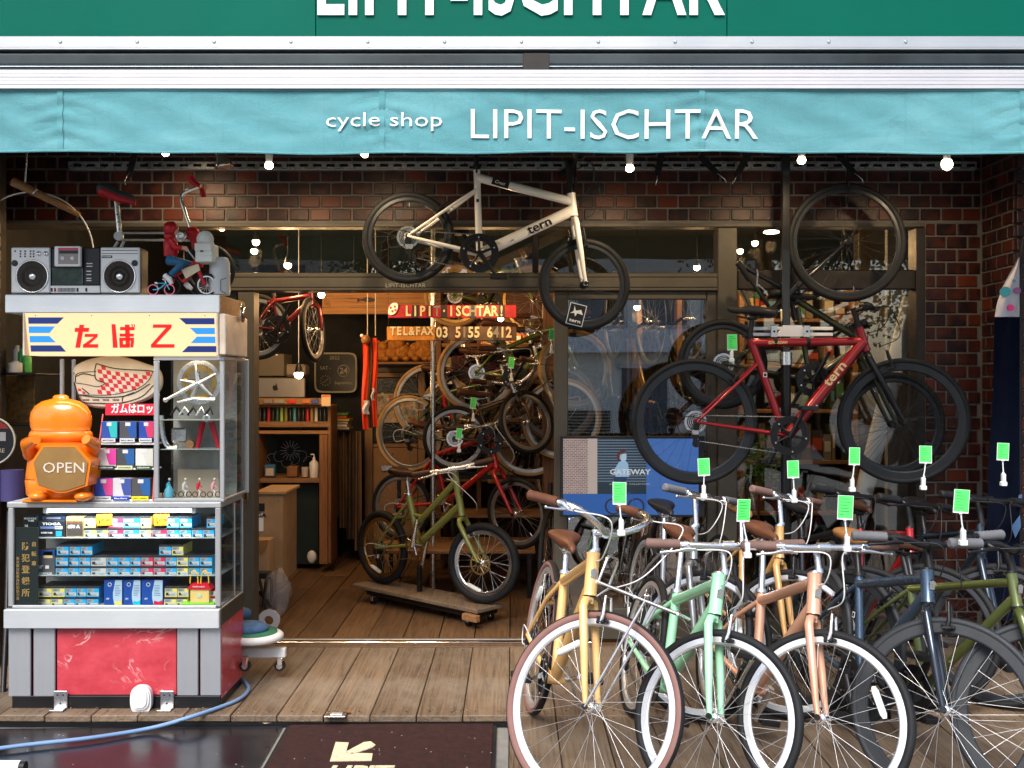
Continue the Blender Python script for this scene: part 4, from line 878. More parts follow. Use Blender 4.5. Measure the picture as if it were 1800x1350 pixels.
# second row
def back_bike(hx, Yh, label, col, **k):
    """front hub at depth Yh in the column of pixel hx"""
    Rw = k.pop('Rw', .33); wb = 1.0; py = 675 + (EYE - Rw) * FPX / Yh
    return row_bike(hx, py, Rw, wb, k.pop('yaw', 6), label, col, **k)
back_bike(1222, 4.42, 'silver grey bicycle with black saddle behind the mint one', silverp, geo=dict(htl=.15, stl=.40, sdl=.20), sad='black_plastic', grip='grip_grey', stem_up=.14, quill=True, byaw=40, wheels=dict(tr=.016, spoke='spoke_dull'))
back_bike(1380, 4.45, 'pale yellow bicycle with tan saddle standing behind the copper pink one', paint('butter', (.62, .36, .13), .1), geo=dict(htl=.15, stl=.42, sdl=.17), sad='leather_tan', grip='grip_brown', stem_up=.13, quill=True, byaw=38, wheels=dict(tr=.016, spoke='spoke_dull'))
back_bike(1500, 4.55, 'black bicycle with grey tyres behind the copper pink and navy ones', blackp, geo=dict(htl=.15, stl=.44, sdl=.14), sad='black_plastic', grip='black_rubber', metal='black_metal', stem_up=.13, byaw=30, wheels=dict(tr=.018, rim='dark_rim', spoke='dark_rim'), cables='black_plastic')
back_bike(1618, 4.60, 'glossy red bicycle with black fork behind the navy one', paint('red_gloss', (.42, .01, .015), .3, .2), geo=dict(htl=.12, stl=.47, sdl=.12), sad='leather_dark', grip='black_rubber', metal='black_metal', stem_up=.11, byaw=30, wheels=dict(tr=.018, rim='dark_rim', spoke='dark_rim'), cables='black_plastic', fk_m='black_metal')
back_bike(1748, 4.60, 'dark blue black bicycle behind the olive one close to the brick pier', paint('night', (.015, .03, .05), .4), geo=dict(htl=.13, stl=.45, sdl=.14), sad='black_plastic', grip='black_rubber', metal='black_metal', stem_up=.12, byaw=20, wheels=dict(tr=.018, rim='dark_rim', spoke='dark_rim'), cables='black_plastic')
TG = [(1089, 866, 3.35, 'green tag clipped to the swept bar of the yellow bicycle', 22, 36, (3, 58), 3), (1307, 896, 3.55, 'green tag over the brown grip of the mint bicycle, second from the doorway end', 24, 36, (7, 68), 2), (1486, 891, 3.55, 'green tag above the grip of the copper pink bicycle', 25, 39, (3, 62), 0),
      (1690, 880, 3.5, 'green tag on the riser bar of the navy bicycle', 25, 38, (3, 62), 4), (1237, 820, 4.3, 'green tag over the silver grey bicycle, beneath the red hanging one', 20, 28, (0, 42), 0), (1394, 824, 4.35, 'green tag over the pale yellow bicycle beside the black pole', 19, 28, (2, 46), 0),
      (1502, 801, 4.4, 'green tag over the black bicycle, below the hanging red frame', 18, 28, (-4, 50), 3), (1627, 798, 4.45, 'green tag over the glossy red bicycle', 19, 28, (-4, 50), 0), (1763, 793, 4.45, 'green tag beside the brick pier over the dark blue bicycle', 19, 28, (1, 48), 4), (1287, 601, 5.2, 'green tag hanging at the seat of the red wall bicycle', 17, 26, (-1, 24), 2)]
for a in TG: price_tag(a[0], a[1], a[2], a[3], a[4], a[5], a[6], a[7] + (int(a[0] * 7) % 9 - 4) * .8, yaw=(int(a[0] * 13) % 50) - 22)

# ------------------------------------------------------------------ bicycles hung on the front, traced from their own side view
def hung(px0, py0, Y, pts, **k):
    """points given in photo pixels on a plane at depth Y, origin at pixel (px0, py0)"""
    s_ = Y / FPX; g_ = {n_: ((a - px0) * s_, (py0 - b) * s_) for n_, (a, b) in [(i, j[:2]) for i, j in pts.items()] if n_ not in ('Sa', 'Dd')}
    for n_ in ('Sa', 'Dd'):
        if n_ in pts: g_[n_] = pts[n_]
    cv = lambda q: ((q[0] - px0) * s_, (py0 - q[1]) * s_)
    if 'tubes' in k: k['tubes'] = [(cv(a), cv(b), r_) for a, b, r_ in k['tubes']]
    if 'decals' in k: k['decals'] = [(d[0], cv(d[1]), cv(d[2]), *d[3:]) for d in k['decals']]
    mat = Matrix.Translation(P(px0, py0, Y)); return bike(mat=mat, g=g_, **k)
Yc = 5.33
cream_b = hung(840, 500, Yc, dict(Rh=(718, 418), Fh=(1027, 500), BB=(843, 447), St=(838, 297), Ht=(1004, 340), Hb=(1009, 380), Sd=(836, 250), Ss=(838, 334), Dd=(.15, -.98)), name='bicycle', label='cream white small-wheeled bicycle hung in the air above the doorway', col=cream_f, near=True, Rr=.2475, Rf=.2475,
     tubes=[((839, 312), (1004, 354), .0205), ((843, 447), (1006, 370), .0265), ((843, 447), (838, 299), .0165)], wheels=dict(tr=.018, rim='dark_rim', rimh=.018, spoke='dark_rim', hub='black_metal'), sad='black_plastic', grip='black_rubber', metal='black_metal', ring_r=.098, crank_a=-52, cables='black_plastic',
     stem_up=.16, stem_len=.03, bar_w=.56, steer=R(4), decals=[('tern', (920, 411), (975, 386), .0302, .050, 'ink', .135)], ts=1.12)
k = MB(); a, b = P(865, 317, Yc - .0185), P(895, 326, Yc - .0185); s_ = Matrix.Rotation(math.atan2(9, 30), 3, 'Y'); k.box((-.046, -.0008, -.0205), (.046, .0008, .0205), 'ink', s_, (0, 0, 0)); k.v = [v + (a + b) / 2 + Vector((0, -.006, 0)) for v in k.v]; k.build('decal', cream_b)
put_text('Crest', (a + b) / 2 + Vector((-.005, -.0072, 0)), .018, 'white_paint', cream_b, rot=Matrix.Rotation(math.atan2(9, 30), 4, 'Y'), shear=.3, bold=.02)
w_ = thing('hang_tag', 'small black tag with white bird mark in the front wheel of the cream bicycle', 'tag', tuple(P(1012, 532, Yc - .03)))
rt = Matrix.Rotation(R(14), 3, 'Y'); c = P(1013, 553, Yc - .035)
k = MB(); k.box((-.045, -.001, -.058), (.045, .001, .058), 'tag_clear').box((-.041, -.0025, -.054), (.041, -.0012, .054), 'ink'); k.v = [c + rt @ v for v in k.v]; k.build('card', w_)
k = MB(); k.prism([(-.02, .045), (-.008, .02), (.02, .03), (.035, .005), (.004, .008), (-.005, -.012), (-.012, .006), (-.034, .0), (-.018, .016)], -.0032, -.0026, 'white_paint'); k.v = [c + rt @ v for v in k.v]; k.build('bird_mark', w_)
put_text('tern', c + rt @ Vector((0, -.003, -.034)), .018, 'white_paint', w_, width=.062, rot=rt.to_4x4(), bold=.03)
for px in (838, 1012):
    p = P(px, 300 if px < 900 else 320, Yc); solo('hanging_hook', MB().tube([(p.x, p.y + .03, 2.979), (p.x, p.y + .03, p.z + .02), (p.x, p.y + .015, p.z - .02), (p.x, p.y - .02, p.z - .012), (p.x, p.y - .028, p.z + .02)], .006, 'black_metal', 8), 'black hook carrying the ' + ('seat end' if px < 900 else 'head end') + ' of the cream hanging bicycle', 'hook')
Yr = 5.36
red_b = hung(1388, 790, Yr, dict(Rh=(1221, 741), Fh=(1586, 740), BB=(1384, 765), St=(1318, 594), Ht=(1510, 575), Hb=(1523, 616), Sd=(1322, 547), Ss=(1330, 640), Sa=(-1, 0, .0), Dd=(-.1, -1)), name='bicycle', label='dark red bicycle with black deep-rimmed wheels clamped to the black display pole', col=redp, near=True, Rr=.34, Rf=.34,
     tubes=[((1322, 603), (1511, 600), .0200), ((1384, 765), (1517, 601), .0275), ((1372, 745), (1319, 596), .0185)], wheels=dict(tr=.0155, rim='dark_rim', rimh=.036, spoke='dark_rim', hub='black_metal'), sad='black_plastic', grip='black_rubber', metal='black_metal', ring_r=.100, crank_a=62, cables='black_plastic',
     stem_up=.09, stem_len=.08, bar_w=.56, steer=R(-14), bar_yaw=R(-18), decals=[('tern', (1443, 683), (1485, 632), .0315, .052, M('gold_print', (.80, .58, .28), .4), .150), ('EDWARDIAN', (1345, 603), (1386, 602), .0230, .015, 'gold_print', .10)], fk_m='black_metal', ts=1.12)
# display pole and clamp
pz = P(1380, 0, Yr + .06); x0 = P(1374, 0, Yr + .06).x; x1 = P(1390, 0, Yr + .06).x
dp = thing('display_pole', 'black telescopic display pole standing from deck to soffit', 'pole', (pz.x, Yr + .06, 0))
MB().bbox((x0, Yr + .045, P(0, 640, Yr).z), (x1 - .006, Yr + .085, 2.979), blackp, .004).build('upper_tube', dp)
MB().cyl(((x0 + x1) / 2, Yr + .065, .02), ((x0 + x1) / 2, Yr + .065, P(0, 640, Yr).z - .001), .027, 'black_metal', 20).build('lower_tube', dp)
MB().cyl(((x0 + x1) / 2, Yr + .065, P(0, 641, Yr).z), ((x0 + x1) / 2, Yr + .065, P(0, 618, Yr).z), .032, 'silver', 20).build('collar', dp); MB().cyl(((x0 + x1) / 2, Yr + .065, .001), ((x0 + x1) / 2, Yr + .065, .019), .07, 'black_rubber', 20).build('foot', dp)
hg = thing('bicycle_hanger', 'white slotted steel cradle holding the red bicycle to the pole', 'hanger', tuple(P(1392, 590, Yr + .03)))
z = P(0, 583, Yr + .035).z; xa, xb = P(1320, 0, Yr + .035).x, P(1464, 0, Yr + .035).x; xm = (xa + xb) / 2
for z0, z1, xs_ in ((z + .008, z + .026, (xa, xb)), (z - .024, z - .006, (xa, xb))):
    MB().bbox((xs_[0], Yr + .030, z0), (xs_[1], Yr + .036, z1), 'white_gloss', .002).build('slotted_bar', hg)
MB().prism([(xm - .09, z - .026), (xm + .09, z - .026), (xm + .05, z + .034), (xm - .05, z + .034)], Yr + .022, Yr + .029, 'white_gloss').build('centre_plate', hg)
for px in (1362, 1420):
    x = P(px, 0, Yr).x; MB().bbox((x - .017, Yr + .012, z - .032), (x + .017, Yr + .0215, z + .034), 'silver', .003).build('cradle_clip', hg)
    z2 = P(0, 601, Yr).z; MB().torus((x, Yr, z2), .021, .0045, 'black_rubber', 'X', 20, 8, sx=2.6).build('strap', hg)
    MB().cyl((x, Yr + .011, z), (x, Yr + .0095, z), .006, 'black_metal', 10).build('bolt', hg)
# dark bicycle hung high on the right, nose up, and the olive one behind the red frame
Yd = 5.50
def loose_bike():
    t = thing('bicycle', 'black bicycle hung steeply behind the pole, its big wheel under the round lamp', 'bicycle', tuple(P(1400, 520, Yd)))
    inv = WM[t.name].inverted(); wm = dict(tr=.0185, rim='dark_rim', rimh=.018, spoke='dark_rim', hub='black_metal')
    wheel(t, inv @ Matrix.Translation(P(1488, 426, Yd - .06)), .327, near=True, **wm)
    F = MB(); q = lambda x, y, dy=0: P(x, y, Yd - .03 + dy)
    for dy in (-.03, .03): F.tube([q(1486, 427, dy), q(1440, 470, dy), q(1402, 503, dy * .6)], [.008, .011, .013], blackp, 10)
    F.build('fork', t)
    F = MB(); F.tube([q(1404, 498), q(1372, 532)], .021, blackp, 14)
    F.tube([q(1384, 510), q(1310, 470)], .014, blackp, 12); F.tube([q(1376, 528), q(1350, 550)], .016, blackp, 12); F.build('frame', t)
    F = MB(); F.tube([q(1352, 540), q(1325, 500), q(1300, 465, -.02)], .011, 'black_metal', 10); hb_ = F.build('handlebar', t); MB().tube([q(1318, 492, -.01), q(1297, 462, -.03)], .017, 'black_rubber', 12).build('grip', hb_)
    F = MB(); F.tube([q(1330, 505), q(1332, 480, -.03), q(1330, 473, -.04)], [.006, .005, .004], 'silver', 8); F.tube([q(1332, 500), q(1346, 512)], .006, 'silver', 6); F.build('brake_lever', t)
def inv_of(o): return WM[o.name].inverted()
loose_bike()
# its hook
p = P(1488, 322, Yd - .06); solo('hanging_hook', MB().tube([(p.x - .02, p.y, 2.979), (p.x + .01, p.y, p.z + .1), (p.x, p.y, p.z + .02), (p.x, p.y - .03, p.z - .05), (p.x, p.y - .04, p.z)], .005, 'black_metal', 8), 'black hook holding the high front wheel beside the pole', 'hook')
hung(1560, 700, 5.52, dict(Rh=(1270, 640), Fh=(1570, 746), BB=(1424, 668), St=(1398, 560), Ht=(1500, 585), Hb=(1512, 622), Sd=(1392, 520), Ss=(1400, 575)), name='bicycle', label='dark olive bicycle hung behind the red one, its top tube sloping down', col=dkolive, Rr=.25, Rf=.29,
     tubes=[((1392, 522), (1503, 592), .019), ((1424, 668), (1508, 612), .019), ((1424, 668), (1402, 540), .015)], wheels=dict(tr=.018, rim='dark_rim', rimh=.02, spoke='dark_rim', hub='black_metal'), rw=dict(valve=False), sad='black_plastic', grip='black_rubber', metal='black_metal', crank=True, brakes=False, cables=None, stem_up=.03, bar_w=.2, bar_yaw=R(0), deraill=False)
# ------------------------------------------------------------------ old tobacco counter
YT, YTB = 4.54, 4.93
ct = thing('tobacco_counter', 'old glass and aluminium tobacco counter with red marble panels and lit sign box', 'display counter', tuple(P(200, 1250, 4.72)))
def part(name, mb, par=None): return mb.build(name, par or ct)
def X(px, Y=YT): return (px - 900) / FPX * Y
def Z(py, Y=YT): return EYE - (py - 675) / FPX * Y
def bx(x0, y0, x1, y1, Y0, Y1, m, e=.003): return MB().bbox((X(x0), Y0, Z(y1)), (X(x1), Y1, Z(y0)), m, e)
part('plinth', bx(20, 1224, 387, 1249, YT + .004, YTB - .03, 'black_metal'))
part('base_box', bx(16, 1104, 386, 1224, YT + .030, YTB - .012, M('dark_red', (.10, .008, .015), .4)))
part('marble_panel', bx(97, 1105, 308, 1224, YT + .016, YT + .029, 'red_marble'))
part('side_panel', MB().bbox((X(388) - .006, YT + .02, Z(1230)), (X(388), YTB - .01, Z(1098)), 'red_marble', .002)); 
for x0, x1 in ((13, 52), (57, 95), (310, 347), (351, 387)): part('metal_panel', bx(x0, 1104, x1, 1226 if x0 < 300 else 1224, YT + .008, YT + .022, 'alu_v'))
part('ledge', bx(10, 1070, 387.5, 1103, YT - .022, YTB - .0, 'steel_lid')); part('side_band', MB().bbox((X(388) - .004, YT + .0, Z(1100)), (X(388) + .004, YTB, Z(1071)), M('brown_band', (.05, .045, .035), .4), .002))
for nm, a in (('post', (14, 893, 23, 1069.5)), ('post', (378, 893, 387.5, 1069.5)), ('top_rail', (12, 884, 388, 892.6)), ('sill', (14, 1064.5, 387.5, 1069.6))): part(nm, bx(*a, YT, YT + .018, 'alu'))
for nm, a in (('post', (14, 893, 23, 1069.5)), ('post', (378, 893, 387.5, 1069.5))): part(nm, bx(*a, YTB - .02, YTB, 'alu'))
part('side_rail', MB().bbox((X(388) - .012, YT + .02, Z(893)), (X(388), YTB - .02, Z(884)), 'alu')); part('side_rail', MB().bbox((X(12), YT + .02, Z(893)), (X(12) + .012, YTB - .02, Z(884)), 'alu'))
part('side_rail', MB().bbox((X(388) - .008, YT + .23, Z(1069)), (X(388), YT + .245, Z(894)), 'alu'))
part('glass_front', MB().quad((X(23), YT + .006, Z(1064)), (X(378), YT + .006, Z(1064)), (X(378), YT + .006, Z(893)), (X(23), YT + .006, Z(893)), 'case_glass')); part('glass_side', MB().box((X(388) - .006, YT + .02, Z(1069)), (X(388) - .003, YTB - .02, Z(894)), 'case_glass'))
part('glass_top', MB().bbox((X(12), YT + .001, Z(884.6)), (X(388), YTB, Z(882.8)), M('pale_top', (.55, .60, .60), .2), .0015))
part('case_back', MB().box((X(16), YTB - .03, Z(1069)), (X(384), YTB - .022, Z(894)), M('case_back', (.10, .11, .11), .6))); part('case_floor', MB().box((X(24), YT + .012, Z(1069.4)), (X(384), YTB - .032, Z(1068)), M('case_floor', (.5, .5, .5), .4)))
sh = M('shelf_glass', (.30, .36, .36), .12)
for py in (947, 1013.5): part('shelf', MB().bbox((X(24), YT + .03, Z(py + 1.6)), (X(384), YTB - .035, Z(py)), sh, .001))
t = MB(); t.cyl((X(78), YT + .04, Z(899)), (X(332), YT + .04, Z(899)), .010, emission('tube_glow', (.85, .95, 1), 1.6), 14); part('lamp_tube', t)
part('lamp_holder', bx(72, 893, 340, 896, YT + .03, YT + .055, 'white_plastic')); part('lamp_end', bx(70, 894, 77, 904, YT + .028, YT + .054, 'white_plastic')); part('lamp_end', bx(333, 894, 340, 904, YT + .028, YT + .054, 'white_plastic'))
for px in (107, 294):
    k = bx(px - 12, 1214, px + 12, 1251, YT - .006, YT + .003, 'silver'); k.bbox((X(px - 12), YT - .05, .0015), (X(px + 12), YT - .0065, .008), 'silver', .002); b_ = part('foot_bracket', k)
    for dx, dy in ((-5, 1221), (5, 1221), (0, 1236)): MB().lathe([(.004, 0), (.004, -.0015), (.001, -.003)], (X(px + dx), YT - .0062, Z(dy)), 'black_metal', 'Y', 8).build('screw', b_)
# upper case
l2 = bpy.data.lights.new('lamp_light', 'AREA'); l2.energy = .9; l2.color = (.9, .96, 1); l2.shape = 'RECTANGLE'; l2.size = .62; l2.size_y = .02
link('lamp_light', l2, ct, inv_of(ct) @ Matrix.Translation((X(205), YT + .022, Z(902))) @ Matrix.Rotation(R(14), 4, 'X'))
for nm, x0, x1, Y0 in (('upper_post', 60.5, 68, YT + .25), ('upper_post', 62, 69, YTB - .02), ('upper_post', 412 - 22, 399, YTB - .02)): part(nm, MB().bbox((X(x0), Y0, Z(882.5)), (X(x1), Y0 + .014, Z(628)), 'alu'))
k = bx(270, 634, 278.5, 876, YT, YT + .016, 'alu'); part('case_stile', k); part('case_stile', bx(386, 634, 394, 876, YT, YT + .016, 'alu')); part('case_rail', bx(270, 626, 394, 633.6, YT, YT + .016, 'alu')); part('case_rail', bx(270, 876.4, 394, 882.5, YT, YT + .016, 'alu'))
for py0, py1 in ((626, 633.6), (876.4, 882.5)): part('side_rail', MB().bbox((X(394) - .010, YT + .017, Z(py1)), (X(394), YTB - .022, Z(py0)), 'alu'))
part('case_stile', MB().bbox((X(394) - .009, YTB - .02, Z(876)), (X(394), YTB - .006, Z(634)), 'alu_v'))
part('glass_front', MB().quad((X(278.7), YT + .006, Z(876)), (X(385.8), YT + .006, Z(876)), (X(385.8), YT + .006, Z(634)), (X(278.7), YT + .006, Z(634)), 'case_glass')); part('glass_side', MB().box((X(394) - .006, YT + .018, Z(876)), (X(394) - .003, YTB - .022, Z(634)), 'case_glass'))
for py in (738, 790): part('shelf', MB().bbox((X(279), YT + .02, Z(py + 1.4)), (X(386), YT + .24, Z(py)), sh, .001))
part('case_back', MB().box((X(272), YT + .25, Z(880)), (X(390), YT + .255, Z(630)), M('mirror_back', (.36, .38, .36), .25, var=.4, nscale=6)))
# sign box: white acrylic face lit from inside
face = emission('sign_face', (1.0, .66, .36), .42)
sg = MB(); a0, a1, a2, a3 = (X(49), YT - .03, Z(551)), (X(384), YT - .03, Z(551)), (X(381), YT - .012, Z(625)), (X(54), YT - .012, Z(625))
sg.add([a0, a1, a2, a3, (X(49), YT + .10, Z(551)), (X(384), YT + .10, Z(551)), (X(381), YT + .10, Z(625)), (X(54), YT + .10, Z(625))], [(3, 2, 1, 0), (0, 1, 5, 4), (7, 6, 2, 3), (4, 7, 3, 0), (1, 2, 6, 5), (5, 6, 7, 4)], face); sb = part('sign_box', sg)
sk = M('sign_rim', (.62, .52, .42), .35); part('sign_rim', MB().bbox((X(46.5), YT - .036, Z(625.5)), (X(50), YT + .05, Z(551)), sk, .002)); part('sign_rim', MB().bbox((X(384.3), YT - .036, Z(625.5)), (X(388), YT + .05, Z(551)), sk, .002))
part('sign_side', MB().bbox((X(388) + .001, YT - .03, Z(624)), (X(400), YTB - .05, Z(552)), sk, .004))
YS = YT - .032
def S2(px, py, d=.0): f_ = (py - 551) / 74; Y = YT - .0306 - d + .018 * f_; return Vector((X(px), Y, Z(py)))
def signpoly(pts, m, nm, par): k = MB(); n = len(pts); vs = [S2(x, y, .0005) for x, y in pts] + [S2(x, y, .0016) for x, y in pts]; k.add(vs, [tuple(range(n, 2 * n)), tuple(range(n))] + [(i, (i + 1) % n, (i + 1) % n + n, i + n) for i in range(n)], m); return k.build(nm, par)
navy_s, sky_s, red_s = emission('sign_navy', (.012, .03, .16), .45), emission('sign_sky', (.03, .28, .72), .42), emission('sign_red', (.85, .012, .01), .55)
zoomq = lambda pts: [(x / 3.971, 400 + y / 3.971) for x, y in pts]
for m_, pts in ((navy_s, [(219, 630), (467, 630), (420, 674), (219, 674)]), (sky_s, [(219, 692), (402, 692), (362, 738), (219, 738)]), (sky_s, [(222, 758), (360, 758), (404, 803), (222, 803)]), (navy_s, [(225, 823), (435, 823), (472, 867), (227, 867)]),
                (navy_s, [(1265, 635), (1510, 635), (1510, 678), (1312, 678)]), (sky_s, [(1337, 702), (1511, 702), (1511, 746), (1382, 746)]), (sky_s, [(1385, 762), (1513, 762), (1513, 808), (1340, 808)]), (navy_s, [(1322, 828), (1517, 828), (1517, 871), (1277, 871)])): signpoly(zoomq(pts), m_, 'stripe', sb)
cream_s = emission('sign_cream', (1.0, .66, .36), .42)
LT = [[(573, 681), (605, 681), (570, 840), (537, 840)], [(541, 702), (640, 702), (634, 730), (536, 730)], [(608, 744), (698, 744), (694, 765), (604, 765)], [(668, 765), (694, 765), (636, 815), (592, 838), (594, 818)], [(592, 815), (698, 815), (695, 840), (590, 840)],
      [(795, 677), (822, 677), (832, 840), (799, 840)], [(855, 696), (955, 696), (953, 719), (852, 719)], [(888, 680), (920, 680), (918, 835), (888, 835)], [(850, 742), (948, 742), (946, 763), (848, 763)], [(932, 677), (940, 677), (943, 695), (935, 695)], [(948, 677), (955, 677), (957, 695), (950, 695)],
      [(845, 770), (948, 770), (946, 792), (845, 792)], [(845, 792), (870, 792), (870, 815), (845, 815)], [(845, 815), (920, 815), (915, 840), (845, 840)], [(925, 792), (948, 792), (940, 838), (920, 838)],
      [(1084, 679), (1213, 679), (1210, 702), (1080, 702)], [(1172, 702), (1210, 702), (1100, 815), (1064, 838), (1066, 816)], [(1064, 815), (1228, 815), (1226, 840), (1064, 840)]]
for pts in LT: signpoly(zoomq(pts), red_s, 'lettering', sb)
for px in (68, 166, 267, 364): q = S2(px, 555.5, .001); MB().lathe([(.0025, 0), (.0025, -.001), (.001, -.002)], q, 'black_metal', 'Y', 8).build('screw', sb)
# lid
part('lid', MB().bbox((X(15), YT - .035, Z(551)), (X(390), YTB - .02, Z(519)), 'steel_lid', .004)); part('lid_side', MB().bbox((X(390.3), YT - .034, Z(550)), (X(391.5), YTB - .021, Z(520)), 'shelf_wood', .001))
ls = bpy.data.lights.new('lamp_light', 'AREA'); ls.energy = .5; ls.color = (1, .8, .55); ls.shape = 'RECTANGLE'; ls.size = .8; ls.size_y = .05
link('lamp_light', ls, ct, inv_of(ct) @ Matrix.Translation((X(215), YT + .03, Z(630))))
t = MB(); t.torus((X(399), YT + .12, Z(560)), .045, .004, M('mint_plastic', (.25, .6, .45), .4), 'X', 24, 6); part('side_mirror', MB().lathe([(.0, 0), (.045, .001), (.045, .004), (0, .006)], (X(400) + .012, YT + .20, Z(545)), 'chrome', 'X', 24))
# white oval door chime on the deck
t = thing('door_chime', 'white oval wireless chime leaning on the black plinth of the counter', 'door chime', tuple(P(247, 1257, 4.50)))
def oval(cx, cy, rx, ry, n=28, e=2.6): return [(cx + rx * abs(math.cos(a)) ** (2 / e) * (1 if math.cos(a) > 0 else -1), cy + ry * abs(math.sin(a)) ** (2 / e) * (1 if math.sin(a) > 0 else -1)) for a in [2 * PI * i / n for i in range(n)]]
for nm, r_, d0, d1, dz in (('body', (18.5, 25), 4.50, 4.528, 0), ('front_ring', (16, 20), 4.492, 4.4995, -4), ('button_cap', (12.5, 17), 4.486, 4.4915, -5)):
    k = MB(); o_ = oval(0, 0, r_[0] / 386, r_[1] / 386); c_ = P(247, 1231 + dz, 4.50); k.prism([(c_.x + u, c_.z + v) for u, v in o_], d0, d1, 'white_plastic'); k.build(nm, t)

# ------------------------------------------------------------------ boxes of inner tubes on the shelves
bc = {'B': ((.02, .40, .78), 'blue'), 'P': ((.65, .03, .10), 'pink'), 'Y': ((.75, .68, .18), 'yellow'), 'W': ((.55, .55, .52), 'white')}
blk, wht, lab = flat((.03, .03, .035), .4), flat((.50, .53, .54), .45), flat((.30, .36, .40), .4)
def tube_box(x0, y0, x1, y1, kind, row, d=.13, Y=None):
    Y = Y or YT + .05 + random.uniform(0, .012); col, cn = bc[kind]; cm_ = flat(col, .4); s_ = YT / Y
    f = Y / FPX; X0, X1, Z1, Z0 = (x0 - 900) * f, (x1 - 900) * f, EYE - (y0 - 675) * f, EYE - (y1 - 675) * f
    k = MB(); w_, h_ = X1 - X0, Z1 - Z0
    k.box((X0, Y, Z0), (X1, Y + d, Z1), cm_)
    def pr(u0, v0, u1, v1, m, o=.0006): k.box((X0 + w_ * u0, Y - o, Z0 + h_ * v0), (X0 + w_ * u1, Y - .0001, Z0 + h_ * v1), m)
    pr(0, .82, 1, 1, blk); k.box((X0, Y + .001, Z1 - .0001), (X1, Y + d, Z1 + .0006), blk)
    pr(.03, .52, .62, .80, lab); pr(.62, .50, .98, .81, cm_); pr(.08, .10, .97, .44, wht); pr(.10, .14, .30, .42, blk, .0009); pr(.30, .13, .40, .24, blk, .0009)
    pr(.45, .16, .80, .20, blk, .0009); pr(.45, .28, .9, .31, lab, .0009); pr(.1, .66, .45, .70, blk, .0009); pr(.1, .57, .35, .60, blk, .0009)
    return k
TB = []
def rowz(t, y0, y1, items, nm):
    for it in items: TB.append((it[0] / 4.0909, 880 + y0 / 4.0909, it[1] / 4.0909, 880 + y1 / 4.0909, it[2], nm))
rowz(0, 116, 196, [(605, 688, 'Y'), (775, 885, 'P'), (887, 1005, 'B'), (1012, 1085, 'Y'), (1200, 1288, 'B'), (1292, 1380, 'B'), (1487, 1553, 'B')], 'upper tier of the top shelf')
rowz(0, 199, 271, [(605, 688, 'Y'), (690, 773, 'Y'), (775, 885, 'P'), (887, 1001, 'B'), (1003, 1083, 'Y'), (1085, 1197, 'P'), (1200, 1286, 'B'), (1289, 1375, 'B'), (1380, 1456, 'B'), (1458, 1540, 'B')], 'lower tier of the top shelf')
rowz(1, 318, 392, [(408, 494, 'B'), (500, 577, 'B'), (580, 664, 'B'), (1145, 1233, 'B'), (1237, 1318, 'Y')], 'uppermost tier of the middle shelf')
mid = [(400, 489, 'B'), (492, 566, 'B'), (569, 648, 'B'), (652, 764, 'W'), (767, 847, 'B'), (850, 934, 'B'), (937, 1011, 'B'), (1015, 1100, 'P'), (1103, 1188, 'P'), (1191, 1270, 'B'), (1273, 1351, 'Y'), (1355, 1434, 'B'), (1437, 1525, 'B')]
rowz(1, 396, 470, mid, 'second tier of the middle shelf'); rowz(1, 473, 546, mid, 'bottom tier of the middle shelf')
rowz(2, 618, 692, [(275, 372, 'Y'), (376, 466, 'Y'), (470, 550, 'B'), (553, 618, 'B'), (621, 712, 'B'), (1185, 1274, 'Y'), (1278, 1355, 'Y')], 'upper tier of the bottom shelf')
rowz(2, 696, 768, [(270, 363, 'Y'), (366, 450, 'Y'), (455, 538, 'B'), (541, 618, 'B'), (621, 708, 'B'), (1180, 1266, 'Y'), (1269, 1348, 'Y')], 'lower tier of the bottom shelf')
cnt = {}
seen_ = {}
for a in TB: cnt[a[4], a[5]] = cnt.get((a[4], a[5]), 0) + 1
OR = ['first', 'second', 'third', 'fourth', 'fifth', 'sixth', 'seventh', 'eighth', 'ninth', 'tenth']
for a in TB:
    key = a[4:6]; i = seen_.get(key, 0); seen_[key] = i + 1; cn = bc[a[4]][1]
    lb = f'{OR[i]} {cn} inner tube box from the left, {a[5]}' if cnt[key] > 1 else f'only {cn} inner tube box in the {a[5]}'
    k = tube_box(*a[:5], a[5]); solo('inner_tube_box', k, lb, 'box', 'small inner tube boxes in the glass counter')
def zq(x, y): return x / 4.0909, 880 + y / 4.0909
def carton(x0, y0, x1, y1, col, label, name='box', Y=None, d=.05, group=None, pr=()):
    Y = Y or YT + .055; f = Y / FPX; X0, X1, Z1, Z0 = (x0 - 900) * f, (x1 - 900) * f, EYE - (y0 - 675) * f, EYE - (y1 - 675) * f
    t = thing(name, label, 'box', ((X0 + X1) / 2, Y + d / 2, Z0), group=group)
    MB().bbox((X0, Y, Z0), (X1, Y + d, Z1), flat(col, .4), .0015).build('carton', t)
    for u0, v0, u1, v1, c_ in pr: MB().box((X0 + (X1 - X0) * u0, Y - .0012, Z0 + (Z1 - Z0) * v0), (X0 + (X1 - X0) * u1, Y - .0002, Z0 + (Z1 - Z0) * v1), flat(c_, .4)).build('print', t)
    return t, lambda u, v: Vector((X0 + (X1 - X0) * u, Y - .0016, Z0 + (Z1 - Z0) * v)), X1 - X0, Z1 - Z0
def words(c, items):
    t, at, w_, h_ = c
    for s_, u, v, hh, wd, m_ in items: put_text(s_, at(u, v), h_ * hh, m_, t, width=w_ * wd, bold=.03, depth=.0006)
